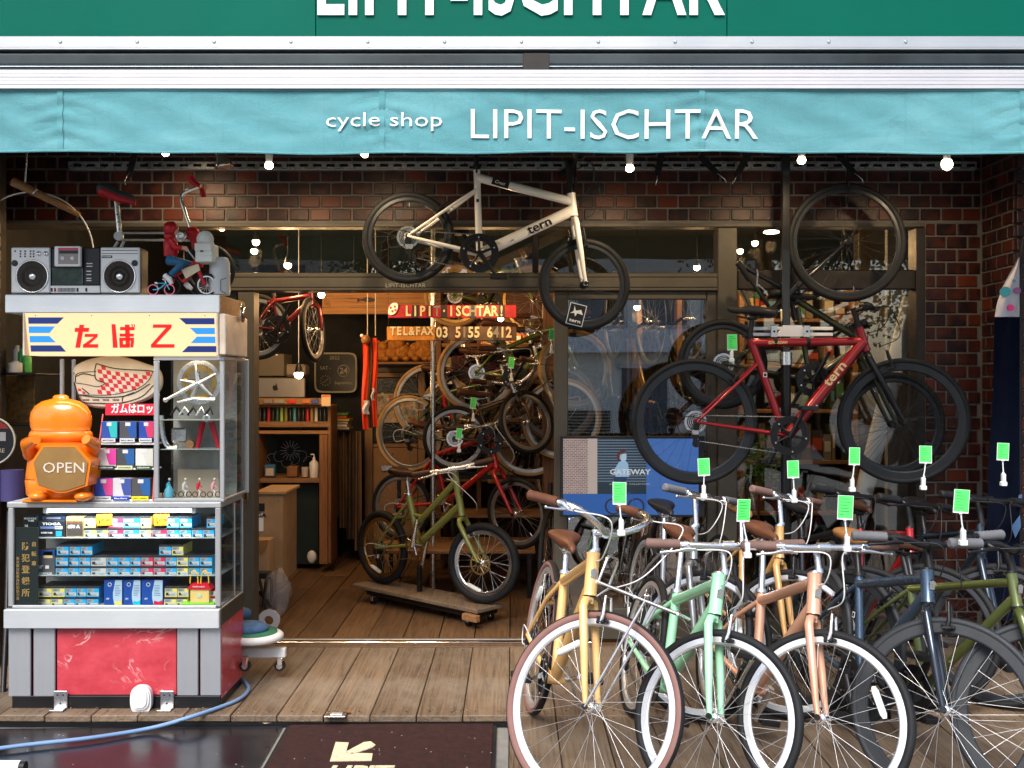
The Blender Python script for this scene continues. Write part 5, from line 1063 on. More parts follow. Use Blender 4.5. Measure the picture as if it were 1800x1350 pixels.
words(carton(*zq(275, 145), *zq(468, 272), (.012, .016, .022), 'black tyre tube box with white brand print and blue dot', pr=[(.08, .55, .6, .68, (.12, .18, .40)), (.62, .53, .9, .7, (.7, .7, .72)), (.66, .12, .88, .42, (.02, .35, .6))]), [('TIOGA', .5, .82, .14, .7, 'white_paint'), ('650', .74, .61, .09, .2, 'ink'), ('INNER TUBE', .32, .32, .09, .42, 'white_paint')])
words(carton(*zq(476, 116), *zq(600, 272), (.42, .26, .09), 'kraft brown and black box with orange brand print and 650 size', pr=[(.04, .12, .96, .80, (.06, .05, .045))]), [('MAXXIS', .5, .72, .09, .8, emission('orange_print', (.7, .2, .03), .05)), ('650 A', .45, .54, .15, .7, 'white_paint')])
words(carton(*zq(165, 105), *zq(272, 200), (.006, .012, .014), 'black bicycle tube box half behind the notice board', Y=YT + .07), [('BICYCLE', .5, .75, .12, .8, 'white_paint'), ('TUBE', .55, .58, .12, .4, 'white_paint'), ('16', .25, .2, .18, .2, 'white_paint')])
carton(*zq(300, 112), *zq(470, 140), (.03, .05, .12), 'flat navy box lying behind the black tube box', Y=YT + .10, pr=[(.2, .3, .8, .7, (.3, .32, .4))])
words(carton(*zq(263, 356), *zq(394, 546), (.09, .095, .105), 'grey 28 inch tube box with blue top and cream label', pr=[(0, .80, 1, 1, (.01, .07, .32)), (.38, .70, .88, .95, (.7, .55, .3)), (.48, .30, .68, .42, (.75, .75, .75))]), [('28"', .22, .36, .12, .3, 'white_paint'), ('SCHWALBE', .5, .12, .08, .7, 'white_paint')])
for i, (x0, x1, tc, cn) in enumerate(((747, 880, (.75, .72, .15), 'yellow'), (886, 1012, (.0, .55, .75), 'cyan'), (1017, 1172, (.60, .01, .04), 'crimson'))):
    c = carton(*zq(x0, 572), *zq(x1, 768), (.008, .07, .36), f'tall blue tube box with {cn} tip on the bottom shelf', d=.11, group='tall blue tube boxes')
    t, at, w_, h_ = c; k = MB(); e_ = [(.62, 1), (.98, 1), (.98, .02), (.66, .02), (.56, .14), (.50, .35), (.50, .55), (.56, .75)]
    pl = [at(u, v) for u, v in e_]; k.prism([(p.x, p.z) for p in pl], pl[0].y + .0004, pl[0].y + .0014, flat((.45, .62, .78), .35)); k.build('label_band', t)
    pl = [at(u, v) for u, v in ((.98, .02), (.66, .02), (.58, .13), (.60, .25), (.80, .21), (.98, .27))]; k = MB(); k.prism([(p.x, p.z) for p in pl], pl[0].y - .0006, pl[0].y + .0002, flat(tc, .35)); k.build('label_tip', t)
    for j in range(7): a_ = at(.60, .80 - .06 * j); MB().box((a_.x, a_.y - .0004, a_.z), (a_.x + w_ * random.uniform(.2, .34), a_.y + .0002, a_.z + .0022), flat((.1, .2, .35), .5)).build('print', t)
    k = MB(); p = at(.32, .84); k.torus((p.x, p.y + .001, p.z), .008, .0014, 'white_paint', 'Y', 20, 5); k.build('logo_mark', t); p = at(.12, .30); put_text('AV', at(.22, .32), .008, 'white_paint', t, bold=.04, depth=.0006)
for i, y in enumerate((645, 698)):
    words(carton(*zq(1492, y), *zq(1553, y + 48), (.55, .02, .02), ('upper', 'lower')[i] + ' small red and white numbered box in the corner', pr=[(.3, .15, .95, .85, (.75, .75, .75))]), [(('8', '5')[i], .55, .5, .5, .2, 'ink')])
for i in range(4):
    k = MB(); y = Z(1066 - i * 8.5); k.bbox((X(383) - .0, YT + .06, y), (X(384.6), YT + .22, y + .019), flat((.6, .6, .6), .4), .001)
# amber boxes set askew on the top shelf
for i, (x0, x1) in enumerate(((676, 770), (1090, 1190))):
    a = zq(x0, 112); b = zq(x1, 190); rt = Matrix.Rotation(R(24), 3, 'Z'); c_ = Vector((X((a[0] + b[0]) / 2), YT + .045, Z(b[1])))
    t = thing('inner_tube_box', ('amber box standing askew over the yellow and pink boxes', 'amber box standing askew past the middle of the top shelf')[i], 'box', tuple(c_), group='small inner tube boxes in the glass counter')
    k = MB(); k.bbox((-.033, 0, 0), (.033, .05, .05), flat((.80, .36, .02), .4), .001); k.v = [c_ + rt @ v for v in k.v]; k.build('carton', t)
    put_text('VITTORIA', c_ + rt @ Vector((.006, -.001, .026)), .010, 'ink', t, width=.042, rot=rt.to_4x4(), bold=.03, depth=.0006)
    k = MB(); k.tube([c_ + rt @ Vector((-.024, -.001, .038)), c_ + rt @ Vector((-.020, -.001, .012))], .002, 'ink', 5); k.build('print', t)
# notice board in gold characters
nb = thing('notice_board', 'upright black notice board with gold Japanese characters inside the glass counter', 'sign board', tuple(P(43, 1068, YT + .02)))
k = MB(); k.bbox((X(24.5), YT + .015, Z(1067)), (X(64), YT + .022, Z(928)), flat((.012, .02, .02), .35), .001); k.build('board', nb)
gold_t = M('gold_text', (.50, .32, .10), .45, .2)
for i, ch_ in enumerate('防犯登録所'): put_text(ch_, (X(42.5), YT + .0142, Z(962 + 20.5 * i)), .028, gold_t, nb, bold=.015, depth=.0012)
for i, ch_ in enumerate('自転車'): put_text(ch_, (X(57), YT + .0142, Z(958 + 17 * i)), .017, gold_t, nb, bold=.015, depth=.0012)
for i, ch_ in enumerate('東京都自転車商防犯協力会'): put_text(ch_, (X(28.5), YT + .0142, Z(983 + 6.4 * i)), .0115, gold_t, nb, depth=.0012)
# toy restaurant with yellow arches
ty = thing('toy_restaurant', 'yellow toy burger restaurant with red roof and yellow arches on green base', 'toy', tuple(P(347, 1067, YT + .04)))
yel, rd, grn = flat((.85, .58, .04), .35), flat((.65, .01, .03), .35), flat((.20, .65, .02), .35)
Yt = YT + .022; MB().bbox((X(315), Yt, Z(1068)), (X(374), Yt + .055, Z(1062)), grn, .002).build('base', ty); MB().bbox((X(331), Yt + .006, Z(1061.8)), (X(364), Yt + .05, Z(1038)), flat((.85, .62, .22), .4), .001).build('house', ty)
k = MB(); k.prism([(X(326), Z(1038)), (X(369), Z(1038)), (X(362), Z(1028)), (X(333), Z(1028))], Yt, Yt + .055, rd); k.build('roof', ty)
for x0 in (337, 356): MB().tube([Vector((X(x0 + 7 * math.cos(a)), Yt + .012, Z(1028 - 22 * math.sin(a) ** .8))) for a in [PI * i / 14 for i in range(15)]], .003, yel, 8).build('arch', ty)
put_text("McDonald's", (X(347), Yt - .001, Z(1033)), .006, 'white_paint', ty, width=.055, bold=.03, depth=.0006); MB().cyl((X(347), Yt + .0055, Z(1049)), (X(347), Yt + .003, Z(1049)), .010, flat((.5, .75, .6), .4), 16).build('clock_face', ty)

# ------------------------------------------------------------------ on the glass top: candy dispenser, shoe cushion, gum rack, parts case
dz = thing('candy_dispenser', 'round shouldered orange plastic candy dispenser with smoked window lettered OPEN', 'dispenser', tuple(P(106, 882, YT + .07)))
org = M('orange_plastic', (.82, .20, .008), .22, var=.05, coat=.5); Yg = YT + .08
prof = [(52, 2), (60, 10), (62, 34), (60.5, 36), (60.5, 39), (61, 42), (58, 66), (52, 86), (45, 98), (44.5, 100), (44.5, 103), (46, 105), (54, 108), (56, 113), (54, 119), (50, 122), (53, 130), (54, 142), (52, 154), (45, 165), (33, 173), (18, 177), (14, 177.5), (14, 181), (10, 184), (0, 185)]
k = MB(); s_ = Yg / FPX; cx = P(107, 0, Yg).x; zb_ = Z(882)
vs = []; n = 40
for r_, h_ in prof:
    for i in range(n): a = 2 * PI * i / n; vs.append(Vector((cx + r_ * s_ * math.cos(a) * (1 + .012 * math.cos(8 * a)), Yg + r_ * s_ * .48 * math.sin(a), zb_ + h_ * s_)))
k.add(vs, [(j * n + i, j * n + (i + 1) % n, (j + 1) * n + (i + 1) % n, (j + 1) * n + i) for j in range(len(prof) - 1) for i in range(n)], org, True); k.build('body', dz)
og2 = M('orange_dark', (.42, .075, .004), .4)
for h_, r_ in ((103, 45.5), (37.5, 61.6), (122, 51)):
    k = MB(); n_ = 40; k.tube([Vector((cx + r_ * s_ * math.cos(2 * PI * i / n_), Yg + r_ * s_ * .485 * math.sin(2 * PI * i / n_), zb_ + h_ * s_)) for i in range(n_ + 1)], .0016, og2, 5, False); k.build('seam', dz)
for sx_ in (-1, 1):
    k = MB(); k.ball(P(107 + 40 * sx_, 872, Yg - .10), .038, org, 16, (1.1, 1.1, .62)); k.build('foot', dz)
    k = MB(); k.tube([P(107 + 54 * sx_, 800, Yg - .02), P(107 + 58 * sx_, 780, Yg - .10), P(107 + 44 * sx_, 772, Yg - .15)], [.030, .032, .022], org, 14); k.build('handle', dz)
oct_ = [(60, 812), (78, 784), (134, 784), (158, 812), (152, 852), (118, 863), (104, 864), (68, 852)]
k = MB(); P2 = lambda pts, f_=1: [(P(107 + (x - 107) * f_, 0, Yg - .14).x, P(0, 824 + (y - 824) * f_, Yg - .14).z) for x, y in pts]
k.prism(P2(oct_, 1.06), Yg - .148, Yg - .02, org); k.build('window_rim', dz)
k = MB(); k.prism(P2(oct_, .97), Yg - .153, Yg - .1485, M('smoke_amber', (.26, .15, .05), .12, var=.25, nscale=5, coat=.6)); k.build('window', dz)
put_text('OPEN', P(112, 823, Yg - .155), .048, M('milk_print', (.62, .55, .48), .5), dz, width=.185, depth=.0012)
k = MB(); k.bbox((cx - .125, Yg - .12, zb_), (cx + .125, Yg + .06, zb_ + .012), org, .005); k.build('base', dz)
# shoe cushion
sc_ = thing('shoe_cushion', 'big flat cushion shaped like a red and white checked slip-on shoe', 'cushion', tuple(P(200, 718, YT + .2)))
Yk = YT + .17; q = lambda pts: [(P(x / 3.971, 0, Yk).x, P(0, 400 + y / 3.971, Yk).z) for x, y in pts]
out = [(515, 1010), (530, 970), (600, 930), (700, 905), (820, 897), (930, 920), (1020, 950), (1110, 985), (1140, 1060), (1120, 1140), (1040, 1200), (900, 1245), (720, 1262), (610, 1240), (565, 1190), (530, 1120)]
k = MB(); ctr = Vector((P(830 / 3.971, 0, Yk).x, 0, P(0, 400 + 1080 / 3.971, Yk).z)); o3 = bez([Vector((a, 0, b)) for a, b in q(out)] + [Vector((*q(out[:1])[0][:1], 0, q(out[:1])[0][1]))], 4)
lay_ = [(1, Yk), (1.0, Yk - .012), (.97, Yk - .022), (.92, Yk - .027)]; n = len(o3); vs = []
for f_, y in lay_: vs += [Vector((ctr.x + (p.x - ctr.x) * f_, y, ctr.z + (p.z - ctr.z) * f_)) for p in o3]
k.add(vs, [(j * n + i, j * n + (i + 1) % n, (j + 1) * n + (i + 1) % n, (j + 1) * n + i) for j in range(3) for i in range(n)], M('cushion', (.46, .41, .33), .8, bmp=.3, bscale=200), True); k.add(vs[-n:], [tuple(range(n))], 'cushion'); k.add(vs[:n], [tuple(range(n))[::-1]], 'cushion'); k.build('pad', sc_)
Yp = Yk - .0275
def line(pts, w_=.0032, m_='ink', nm='print_line'): pp = [Vector((a, Yp, b)) for a, b in q(pts)]; k = MB(); k.tube(bez(pp, 6), w_, m_, 6, True, .4); return k.build(nm, sc_)
for l_ in ([(690, 950), (830, 985), (1060, 1000), (1076, 1020), (1040, 1080), (960, 1130), (800, 1165), (650, 1168), (570, 1166)], [(545, 1080), (560, 1020), (690, 1005)], [(690, 950), (680, 1000), (690, 1060), (750, 1085), (700, 1110), (620, 1095), (550, 1085)], [(560, 1166), (700, 1182), (860, 1178), (960, 1150), (1060, 1090)],
           [(535, 1080), (560, 1166), (590, 1215), (720, 1225), (860, 1222), (1000, 1180), (1085, 1100)], [(870, 1215), (880, 1180), (950, 1150)], [(590, 1120), (640, 1160)], [(545, 1040), (600, 1020), (680, 1035)]): line(l_)
ck = MB(); rdc = flat((.45, .02, .03), .7); wc = flat((.50, .48, .45), .7); Yq = Yp + .0006
def inside(x, y, poly):
    c = False; j = len(poly) - 1
    for i in range(len(poly)):
        if (poly[i][1] > y) != (poly[j][1] > y) and x < (poly[j][0] - poly[i][0]) * (y - poly[i][1]) / (poly[j][1] - poly[i][1]) + poly[i][0]: c = not c
        j = i
    return c
vamp = [(692, 955), (830, 990), (1060, 1005), (1070, 1020), (1035, 1078), (955, 1125), (800, 1160), (680, 1163), (700, 1115), (752, 1085), (692, 1058), (684, 1000)]
for i in range(-2, 18):
    for j in range(-6, 10):
        c = (690 + 31 * i + 6 * j, 960 + 29 * j + 4 * i)
        if all(inside(c[0] + dx, c[1] + dy, vamp) for dx, dy in ((0, 0),)) and inside(c[0] + 26, c[1] + 14, vamp):
            sq = q([(c[0], c[1]), (c[0] + 30, c[1] + 4), (c[0] + 36, c[1] + 33), (c[0] + 6, c[1] + 29)])
            ck.prism(sq, Yq - .0006, Yq - .0001, rdc if (i + j) % 2 else wc)
for i in range(2):
    for j in range(2): ck.prism(q([(560 + 24 * i + 5 * j, 1122 + 20 * j), (582 + 24 * i + 5 * j, 1126 + 20 * j), (587 + 24 * i + 5 * j, 1144 + 20 * j), (565 + 24 * i + 5 * j, 1140 + 20 * j)]), Yq - .0006, Yq - .0001, rdc if (i + j) % 2 == 0 else wc)
tag(ck.build('check_print', sc_), kind='stuff')
for i in range(4): a_ = q([(617 + 69 * i, 1203)])[0]; put_text('VANS', (a_[0], Yp - .0006, a_[1]), .0085, 'ink', sc_, width=.032, bold=.04, depth=.0006)
# gum rack with tube cartons
gr = thing('gum_rack', 'slanted red wire gum rack with three tiers and a white on red header', 'rack', tuple(P(222, 882, YT + .08)))
Yr0 = YT + .03
def gl(px, py, Y): return P(px, py, Y)
hd = MB(); a, b = gl(185, 730, Yr0 + .10), gl(276, 710, Yr0 + .10); hd.bbox((a.x, a.y, a.z), (b.x, a.y + .006, b.z), flat((.60, .02, .05), .4), .001); hd.build('header', gr)
put_text('ガムはロッテ', gl(236, 719.5, Yr0 + .0985), .036, 'white_paint', gr, width=.215, bold=.035, depth=.001) if False else put_text('ガムはロッ', gl(232, 719.5, Yr0 + .0985), .036, 'white_paint', gr, width=.195, bold=.035, depth=.001)
for x0, x1 in ((181, 161.5), (276, 269)):
    MB().tube([gl(x0, 728, Yr0 + .10), gl(x1, 880, Yr0)], .0035, flat((.65, .12, .12), .4), 8).build('rail', gr)
for py, x0, x1 in ((778, 174, 272), (822, 168, 271), (877, 162, 269)): a, b = gl(x0, py + 4, Yr0), gl(x1, py + 1, Yr0); MB().bbox((a.x, Yr0 + .004, a.z), (b.x, Yr0 + .10, b.z), 'white_plastic', .001).build('tray', gr)
GB = [(178, 206, 738, 772, (.02, .07, .30), (.03, .42, .42), 'navy and teal'), (210, 240, 738, 772, (.07, .07, .08), (.02, .08, .3), 'charcoal with blue corner'), (244, 270, 738, 772, (.02, .06, .32), (.55, .04, .12), 'navy and red'),
      (172, 204, 786, 820, (.60, .58, .56), (.62, .05, .3), 'white with pink mark'), (205, 236, 786, 820, (.06, .065, .075), (.02, .1, .3), 'charcoal grey'), (238, 269, 786, 820, (.62, .62, .58), (.55, .55, .5), 'plain white'),
      (166, 198, 838, 874, (.03, .08, .38), (.62, .06, .25), 'blue and pink'), (198, 230, 838, 874, (.58, .57, .60), (.05, .08, .3), 'white with dark oval'), (231, 264, 838, 874, (.07, .07, .075), (.02, .1, .3), 'dark graphite')]
gt = ['MOTORIC', 'BAO BAO', 'FLAGONG', 'GREEN GUM', 'SAVANNA', 'CELSIOR', 'STRAWBERRY', 'Blue Berry', 'JUICY FRESH']
gc = [(.6, .62, .65)] * 3 + [(.02, .05, .04), (.6, .65, .4), (.03, .08, .03), (.65, .65, .65), (.02, .05, .4), (.8, .7, .03)]
for i, (x0, x1, y0, y1, c1, c2, ds) in enumerate(GB):
    Yb = Yr0 + .004; c = carton(x0, y0 + 3, x1, y1, c1, f'{ds} tube box in the gum rack', Y=Yb + .002, d=.06, group='tube boxes standing in the gum rack')
    t, at, w_, h_ = c; p_ = [at(.42, 1), at(1, 1), at(1, .1), at(.62, .1), at(.5, .5)]; k = MB(); k.prism([(p.x, p.z) for p in p_], p_[0].y + .0004, p_[0].y + .0014, flat(c2, .4)); k.build('print', t)
    p_ = [at(.35, .75), at(.65, .75), at(.65, .95), at(.35, .95)]; k = MB(); k.prism([(p.x, p.z) for p in p_], p_[0].y - .0006, p_[0].y + .0003, flat((.6, .6, .62), .4)); k.build('print', t)
    a, b = gl(x0 + .5, y1 + 5.5, Yr0 - .001), gl(x1 - 3, y1 - 1.5, Yr0 - .001); lb = MB().bbox((a.x, Yr0 - .003, a.z), (b.x, Yr0 + .0005, b.z), flat(gc[i], .4), .0005).build('price_label', gr)
    put_text(gt[i], ((a.x + b.x) / 2, Yr0 - .0036, (a.z + b.z) / 2), .006, 'ink' if sum(gc[i]) > 1 else 'white_paint', gr, width=(b.x - a.x) * .8, bold=.03, depth=.0005)
# inside the parts case
def YZ(px, py, Y=YT + .12): return P(px, py, Y)
cs_ = thing('crankset', 'polished silver crankset standing upright on the top glass shelf of the parts case', 'crankset', tuple(YZ(345, 737)))
c = YZ(350, 672); k = MB(); k.ring(c, .084, .104, -.0015, .0015, 'silver', 48); k.ring(c + Vector((0, .006, 0)), .060, .078, -.0012, .0012, 'gold', 40)
for i in range(5): a = R(100 + 72 * i); k.tube([c, c + Vector((.088 * math.cos(a), 0, .088 * math.sin(a)))], [.016, .007], 'chrome', 8, True, .5)
for i in range(48): a = 2 * PI * i / 48; u = Vector((math.cos(a), 0, math.sin(a))); k.box(c + u * .105 + Vector((-.0018, -.001, -.0018)), c + u * .105 + Vector((.0018, .001, .0018)), 'gold')
k.build('chainring', cs_); k = MB(); k.tube([c + Vector((0, -.015, 0)), YZ(292, 702, YT + .10)], [.013, .010], 'chrome', 10, True, .6); k.ball(YZ(291, 703, YT + .10), .013, 'chrome', 10); k.build('crank_arm', cs_)
c = thing('hub', 'silver crank arm and brake pieces laid along the shelf below the chainring', 'bicycle parts', tuple(YZ(340, 735))); k = MB(); k.tube([YZ(312, 706), YZ(340, 700), YZ(378, 702)], [.011, .009, .012], 'chrome', 10, True, .6); k.build('crank_arm', c)
for i in range(5): MB().tube([YZ(300 + 15 * i, 730), YZ(310 + 15 * i, 716), YZ(322 + 13 * i, 729)], [.006, .008, .004], 'silver' if i % 2 else 'black_metal', 8).build('brake_piece', c)
c = thing('brake_levers', 'red lacquered pair of brake arms joined by a silver yoke', 'brake', tuple(YZ(362, 789))); rl = flat((.50, .01, .03), .25)
MB().tube([YZ(356, 742), YZ(352, 765), YZ(347, 788)], [.017, .013, .010], rl, 10, True, .6).build('arm', c); MB().tube([YZ(372, 742), YZ(378, 765), YZ(385, 788)], [.017, .013, .009], rl, 10, True, .6).build('arm', c); MB().torus(YZ(363, 735), .014, .005, 'silver', 'Y', 20, 8).build('yoke', c)
c = thing('derailleur', 'grey rear derailleur with a wooden roller on the second shelf of the parts case', 'derailleur', tuple(YZ(312, 789))); k = MB(); k.bbox(YZ(300, 778), YZ(326, 752) + Vector((0, .03, 0)), 'silver', .008); k.build('body', c); k = MB(); k.cyl(YZ(333, 781), YZ(333, 781) + Vector((0, .03, 0)), .02, 'shelf_wood', 18); k.build('roller', c)
k = MB(); k.tube(bez([YZ(283, 730), YZ(286, 765), YZ(296, 785), YZ(312, 784)], 8), .014, 'silver', 10, True, .4); solo('mudguard_stub', k, 'curved silver mudguard piece leaning by the case stile', 'mudguard')
k = MB(); k.bbox(YZ(312, 875, YT + .2), YZ(385, 825, YT + .2) + Vector((0, .005, 0)), flat((.45, .38, .28), .7), .002); solo('cycling_postcard', k, 'sepia postcard of drawn bicycles at the bottom of the parts case', 'postcard')
for i, (px, cc, nm) in enumerate(((297, (.03, .35, .55), 'blue'), (325, (.6, .6, .6), 'white'), (350, (.6, .03, .05), 'red'), (376, (.75, .35, .4), 'pink'))):
    t = thing('toy_cyclist', f'tiny {nm} toy cyclist in the bottom of the parts case', 'toy', tuple(YZ(px, 874, YT + .1)), group='tiny toy cyclists'); Yv = YT + .1; cm_ = flat(cc, .4)
    k = MB(); k.torus(YZ(px - 7, 869, Yv), .012, .002, 'black_metal', 'Y', 16, 5).torus(YZ(px + 7, 869, Yv), .012, .002, 'black_metal', 'Y', 16, 5).tube([YZ(px - 7, 869, Yv), YZ(px - 2, 862, Yv), YZ(px + 5, 862, Yv), YZ(px + 7, 869, Yv)], .0016, cm_, 5); tag(k.build('bicycle', t), kind='stuff')
    k = MB(); k.tube([YZ(px - 3, 861, Yv), YZ(px - 2, 852, Yv), YZ(px + 1, 847, Yv)], [.006, .009, .005], cm_, 8).tube([YZ(px - 1, 850, Yv), YZ(px + 5, 857, Yv)], .003, cm_, 6).tube([YZ(px - 2, 861, Yv), YZ(px + 2, 864, Yv), YZ(px, 871, Yv)], .0035, 'white_plastic', 6).ball(YZ(px + 1, 843, Yv), .0065, flat((.7, .5, .38), .5), 8).ball(YZ(px + 1, 841.5, Yv), .0068, 'white_plastic', 8, (1, 1, .6)); k.build('rider', t)
k = MB(); k.lathe([(.02, 0), (.02, .035), (.008, .05), (.008, .06)], YZ(297, 874, YT + .05), flat((.10, .40, .55), .3), 'Z', 14); solo('small_bottle', k, 'little sky blue bottle in the corner of the parts case', 'bottle')

# ------------------------------------------------------------------ on the lid: radio, rider figurine, child bicycle
rb = thing('boombox', 'silver and black twin speaker boombox on the counter lid', 'radio', tuple(P(132, 519, YT + .03))); Yb = YT + .03
def f2(zx, zy): return zx / 5.192, 260 + zy / 5.192
def bb(x0, y0, x1, y1, y_, d, m, nm, e=.003, par=None):
    a, b = f2(x0, y0), f2(x1, y1); s = MB().bbox((X(a[0], Yb), Yb + y_, Z(b[1], Yb)), (X(b[0], Yb), Yb + y_ + d, Z(a[1], Yb)), m, e); return s.build(nm, par or rb)
sv = M('radio_silver', (.58, .59, .60), .38, .4, var=.04); dk = M('radio_black', (.015, .016, .02), .35)
bb(98, 905, 1275, 1328, .012, .10, dk, 'case', .008); bb(98, 905, 456, 1326, .0, .0115, sv, 'speaker_panel', .006); bb(914, 905, 1275, 1326, 0, .0115, sv, 'speaker_panel', .006)
bb(457, 1255, 912, 1325, .001, .0105, sv, 'key_panel', .003)
for cx_ in (295, 1090):
    c_ = f2(cx_, 1172); v = Vector((X(c_[0], Yb), Yb - .001, Z(c_[1], Yb)))
    MB().lathe([(.074, .002), (.076, -.003), (.071, -.004), (.0705, .002)], v, 'chrome', 'Y', 40).build('speaker_ring', rb)
    k = MB(); k.lathe([(.070, .001), (.066, -.001), (.046, .0015), (.030, .0008), (.018, .0015)], v, M('cone', (.035, .028, .022), .7, bmp=.5, bscale=900), 'Y', 40); k.ball(v + Vector((0, .002, 0)), .017, 'silver', 14, (1, .5, 1)); k.build('speaker_cone', rb)
for cx_ in (135, 1230):
    c_ = f2(cx_, 1052); v = Vector((X(c_[0], Yb), Yb - .0005, Z(c_[1], Yb))); MB().lathe([(.0145, .001), (.0145, -.002), (.010, -.001), (0, -.003)], v, dk, 'Y', 18).build('tweeter', rb)
bb(465, 1085, 750, 1250, .004, .008, M('tape_window', (.05, .07, .06), .1, var=.6, nscale=14, coat=.8), 'tape_door', .003); bb(760, 912, 905, 1250, .006, .006, dk, 'control_panel')
for y in (1050, 1075, 1120, 1150, 1185, 1205): bb(785, y, 830 if y > 1100 else 840, y + 9, .0035, .003, sv, 'button', .0005)
bb(525, 1278, 688, 1312, -.001, .003, M('keys', (.22, .23, .25), .4), 'key_strip', .001)
for i in range(4): bb(560 + 33 * i, 1278, 563 + 33 * i, 1312, -.0016, .001, dk, 'key_gap', .0001)
for x in (462, 493, 698, 778): bb(x, 1278, x + 18, 1312, -.001, .003, flat((.25, .02, .03), .4) if x == 493 else dk, 'button', .001)
bb(930, 932, 1260, 938, -.001, .002, dk, 'slot', .0005); bb(930, 962, 1260, 967, -.001, .002, dk, 'slot', .0005); bb(930, 982, 1025, 1005, -.001, .002, dk, 'brand_plate', .0005)
put_text('PIONEER', (X(f2(978, 0)[0], Yb), Yb - .0022, Z(f2(0, 994)[1], Yb)), .005, 'white_paint', rb, width=.04, bold=.03, depth=.0004)
for x in (355, 420): c_ = f2(x, 965); v = Vector((X(c_[0], Yb), Yb, Z(c_[1], Yb))); MB().lathe([(.011, .001), (.010, -.006), (.0, -.006)], v, 'chrome', 'Y', 16).box(v + Vector((-.0012, -.008, -.008)), v + Vector((.0012, -.006, .008)), dk).build('knob', rb)
for x in (132, 180, 222, 272, 300):
    for j in range(1 if x == 132 else 3): bb(x, 935 + 24 * j, x + 14, 950 + 24 * j, -.0015, .002, dk, 'slider', .0004)
tc_ = thing('cassette_player', 'white portable cassette player resting against the boombox', 'cassette player', tuple(P(118, 468, YT)));
a, b = f2(492, 895), f2(728, 1080); k = MB().bbox((X(a[0], YT), YT + .002, Z(b[1], YT)), (X(b[0], YT), YT + .026, Z(a[1], YT)), 'white_gloss', .004); k.build('body', tc_)
a, b = f2(530, 925), f2(712, 1060); MB().bbox((X(a[0], YT), YT - .0005, Z(b[1], YT)), (X(b[0], YT), YT + .0015, Z(a[1], YT)), flat((.30, .27, .27), .2), .001).build('window', tc_)
a, b = f2(530, 912), f2(712, 930); MB().box((X(a[0], YT), YT - .0008, Z(b[1], YT)), (X(b[0], YT), YT + .0014, Z(a[1], YT)), flat((.6, .03, .08), .4)).build('stripe', tc_); a, b = f2(540, 935), f2(712, 965); MB().box((X(a[0], YT), YT - .001, Z(b[1], YT)), (X(b[0], YT), YT + .0013, Z(a[1], YT)), dk).build('label', tc_)
for x in (572, 660): c_ = f2(x, 1007); MB().lathe([(.008, 0), (.008, -.002), (.003, -.002), (.003, 0)], (X(c_[0], YT), YT - .0008, Z(c_[1], YT)), 'white_paint', 'Y', 16).build('reel', tc_)
# figurine of a rider in a red jacket
fg = thing('rider_figurine', 'figurine of a red hooded rider with a white crate on a red toy motocross bicycle', 'figurine', tuple(P(330, 519, YT + .05))); Yf = YT + .06
q3 = lambda x, y, d=0: P(260 + x / 8.4375, 370 + y / 8.4375, Yf + d); rj = M('figure_red', (.45, .008, .015), .35, var=.12, nscale=40); jn = M('figure_denim', (.01, .10, .22), .55, var=.3, nscale=60); skn = M('figure_skin', (.58, .36, .25), .5)
px_ = Yf / FPX / 8.4375
k = MB(); k.tube([q3(330, 690), q3(345, 600), q3(335, 480), q3(345, 400)], [95 * px_, 112 * px_, 105 * px_, 70 * px_], rj, 16, True, .8); k.ball(q3(340, 265), 108 * px_, rj, 18, (1, .95, 1)); k.ball(q3(325, 385), 85 * px_, rj, 14); k.build('jacket', fg)
k = MB(); k.ball(q3(405, 300), 62 * px_, skn, 14, (.8, .8, 1.1)); k.ball(q3(452, 310), 12 * px_, skn, 8); k.build('face', fg)
for d_ in (-.035, .035): MB().tube([q3(350, 445, d_), q3(410, 545, d_ * 1.2), q3(505, 560, d_)], [55 * px_, 48 * px_, 34 * px_], rj, 12).build('sleeve', fg); MB().tube([q3(500, 555, d_), q3(560, 560, d_ * .9), q3(590, 600, d_ * .9)], [32 * px_, 34 * px_, 20 * px_], skn, 10).build('hand', fg)
MB().tube([q3(310, 730, -.02), q3(510, 790, -.035), q3(340, 950, -.03)], [82 * px_, 72 * px_, 45 * px_], jn, 12).build('trouser_leg', fg); MB().tube([q3(320, 730, .02), q3(620, 800, .03), q3(590, 1040, .03)], [75 * px_, 62 * px_, 40 * px_], jn, 12).build('trouser_leg', fg)
MB().tube([q3(245, 960, -.03), q3(320, 1020, -.03), q3(350, 1090, -.03)], [40 * px_, 45 * px_, 28 * px_], 'white_plastic', 10).build('shoe', fg); MB().tube([q3(560, 1080, .03), q3(600, 1130, .03), q3(655, 1165, .03)], [42 * px_, 42 * px_, 24 * px_], 'white_plastic', 10).build('shoe', fg)
k = MB(); k.torus(q3(870, 1105), 150 * px_, 18 * px_, 'black_rubber', 'Y', 40, 8); k.ring(q3(870, 1105), 118 * px_, 136 * px_, -.003, .003, 'silver', 36)
for i in range(16): a = i * PI / 8; k.tube([q3(870, 1105), q3(870 + 125 * math.cos(a), 1105 + 125 * math.sin(a))], .0008, 'silver', 3, False)
for i in range(34): a = i * 2 * PI / 34; u = Vector((math.cos(a), 0, math.sin(a))) * 170 * px_; k.box(q3(870, 1105) + u - Vector((.0022, .006, .0022)), q3(870, 1105) + u + Vector((.0022, .006, .0022)), 'black_rubber')
tag(k.build('wheel', fg), kind='stuff'); k = MB(); k.torus(q3(350, 1120), 130 * px_, 18 * px_, 'black_rubber', 'Y', 36, 8); k.build('wheel', fg)
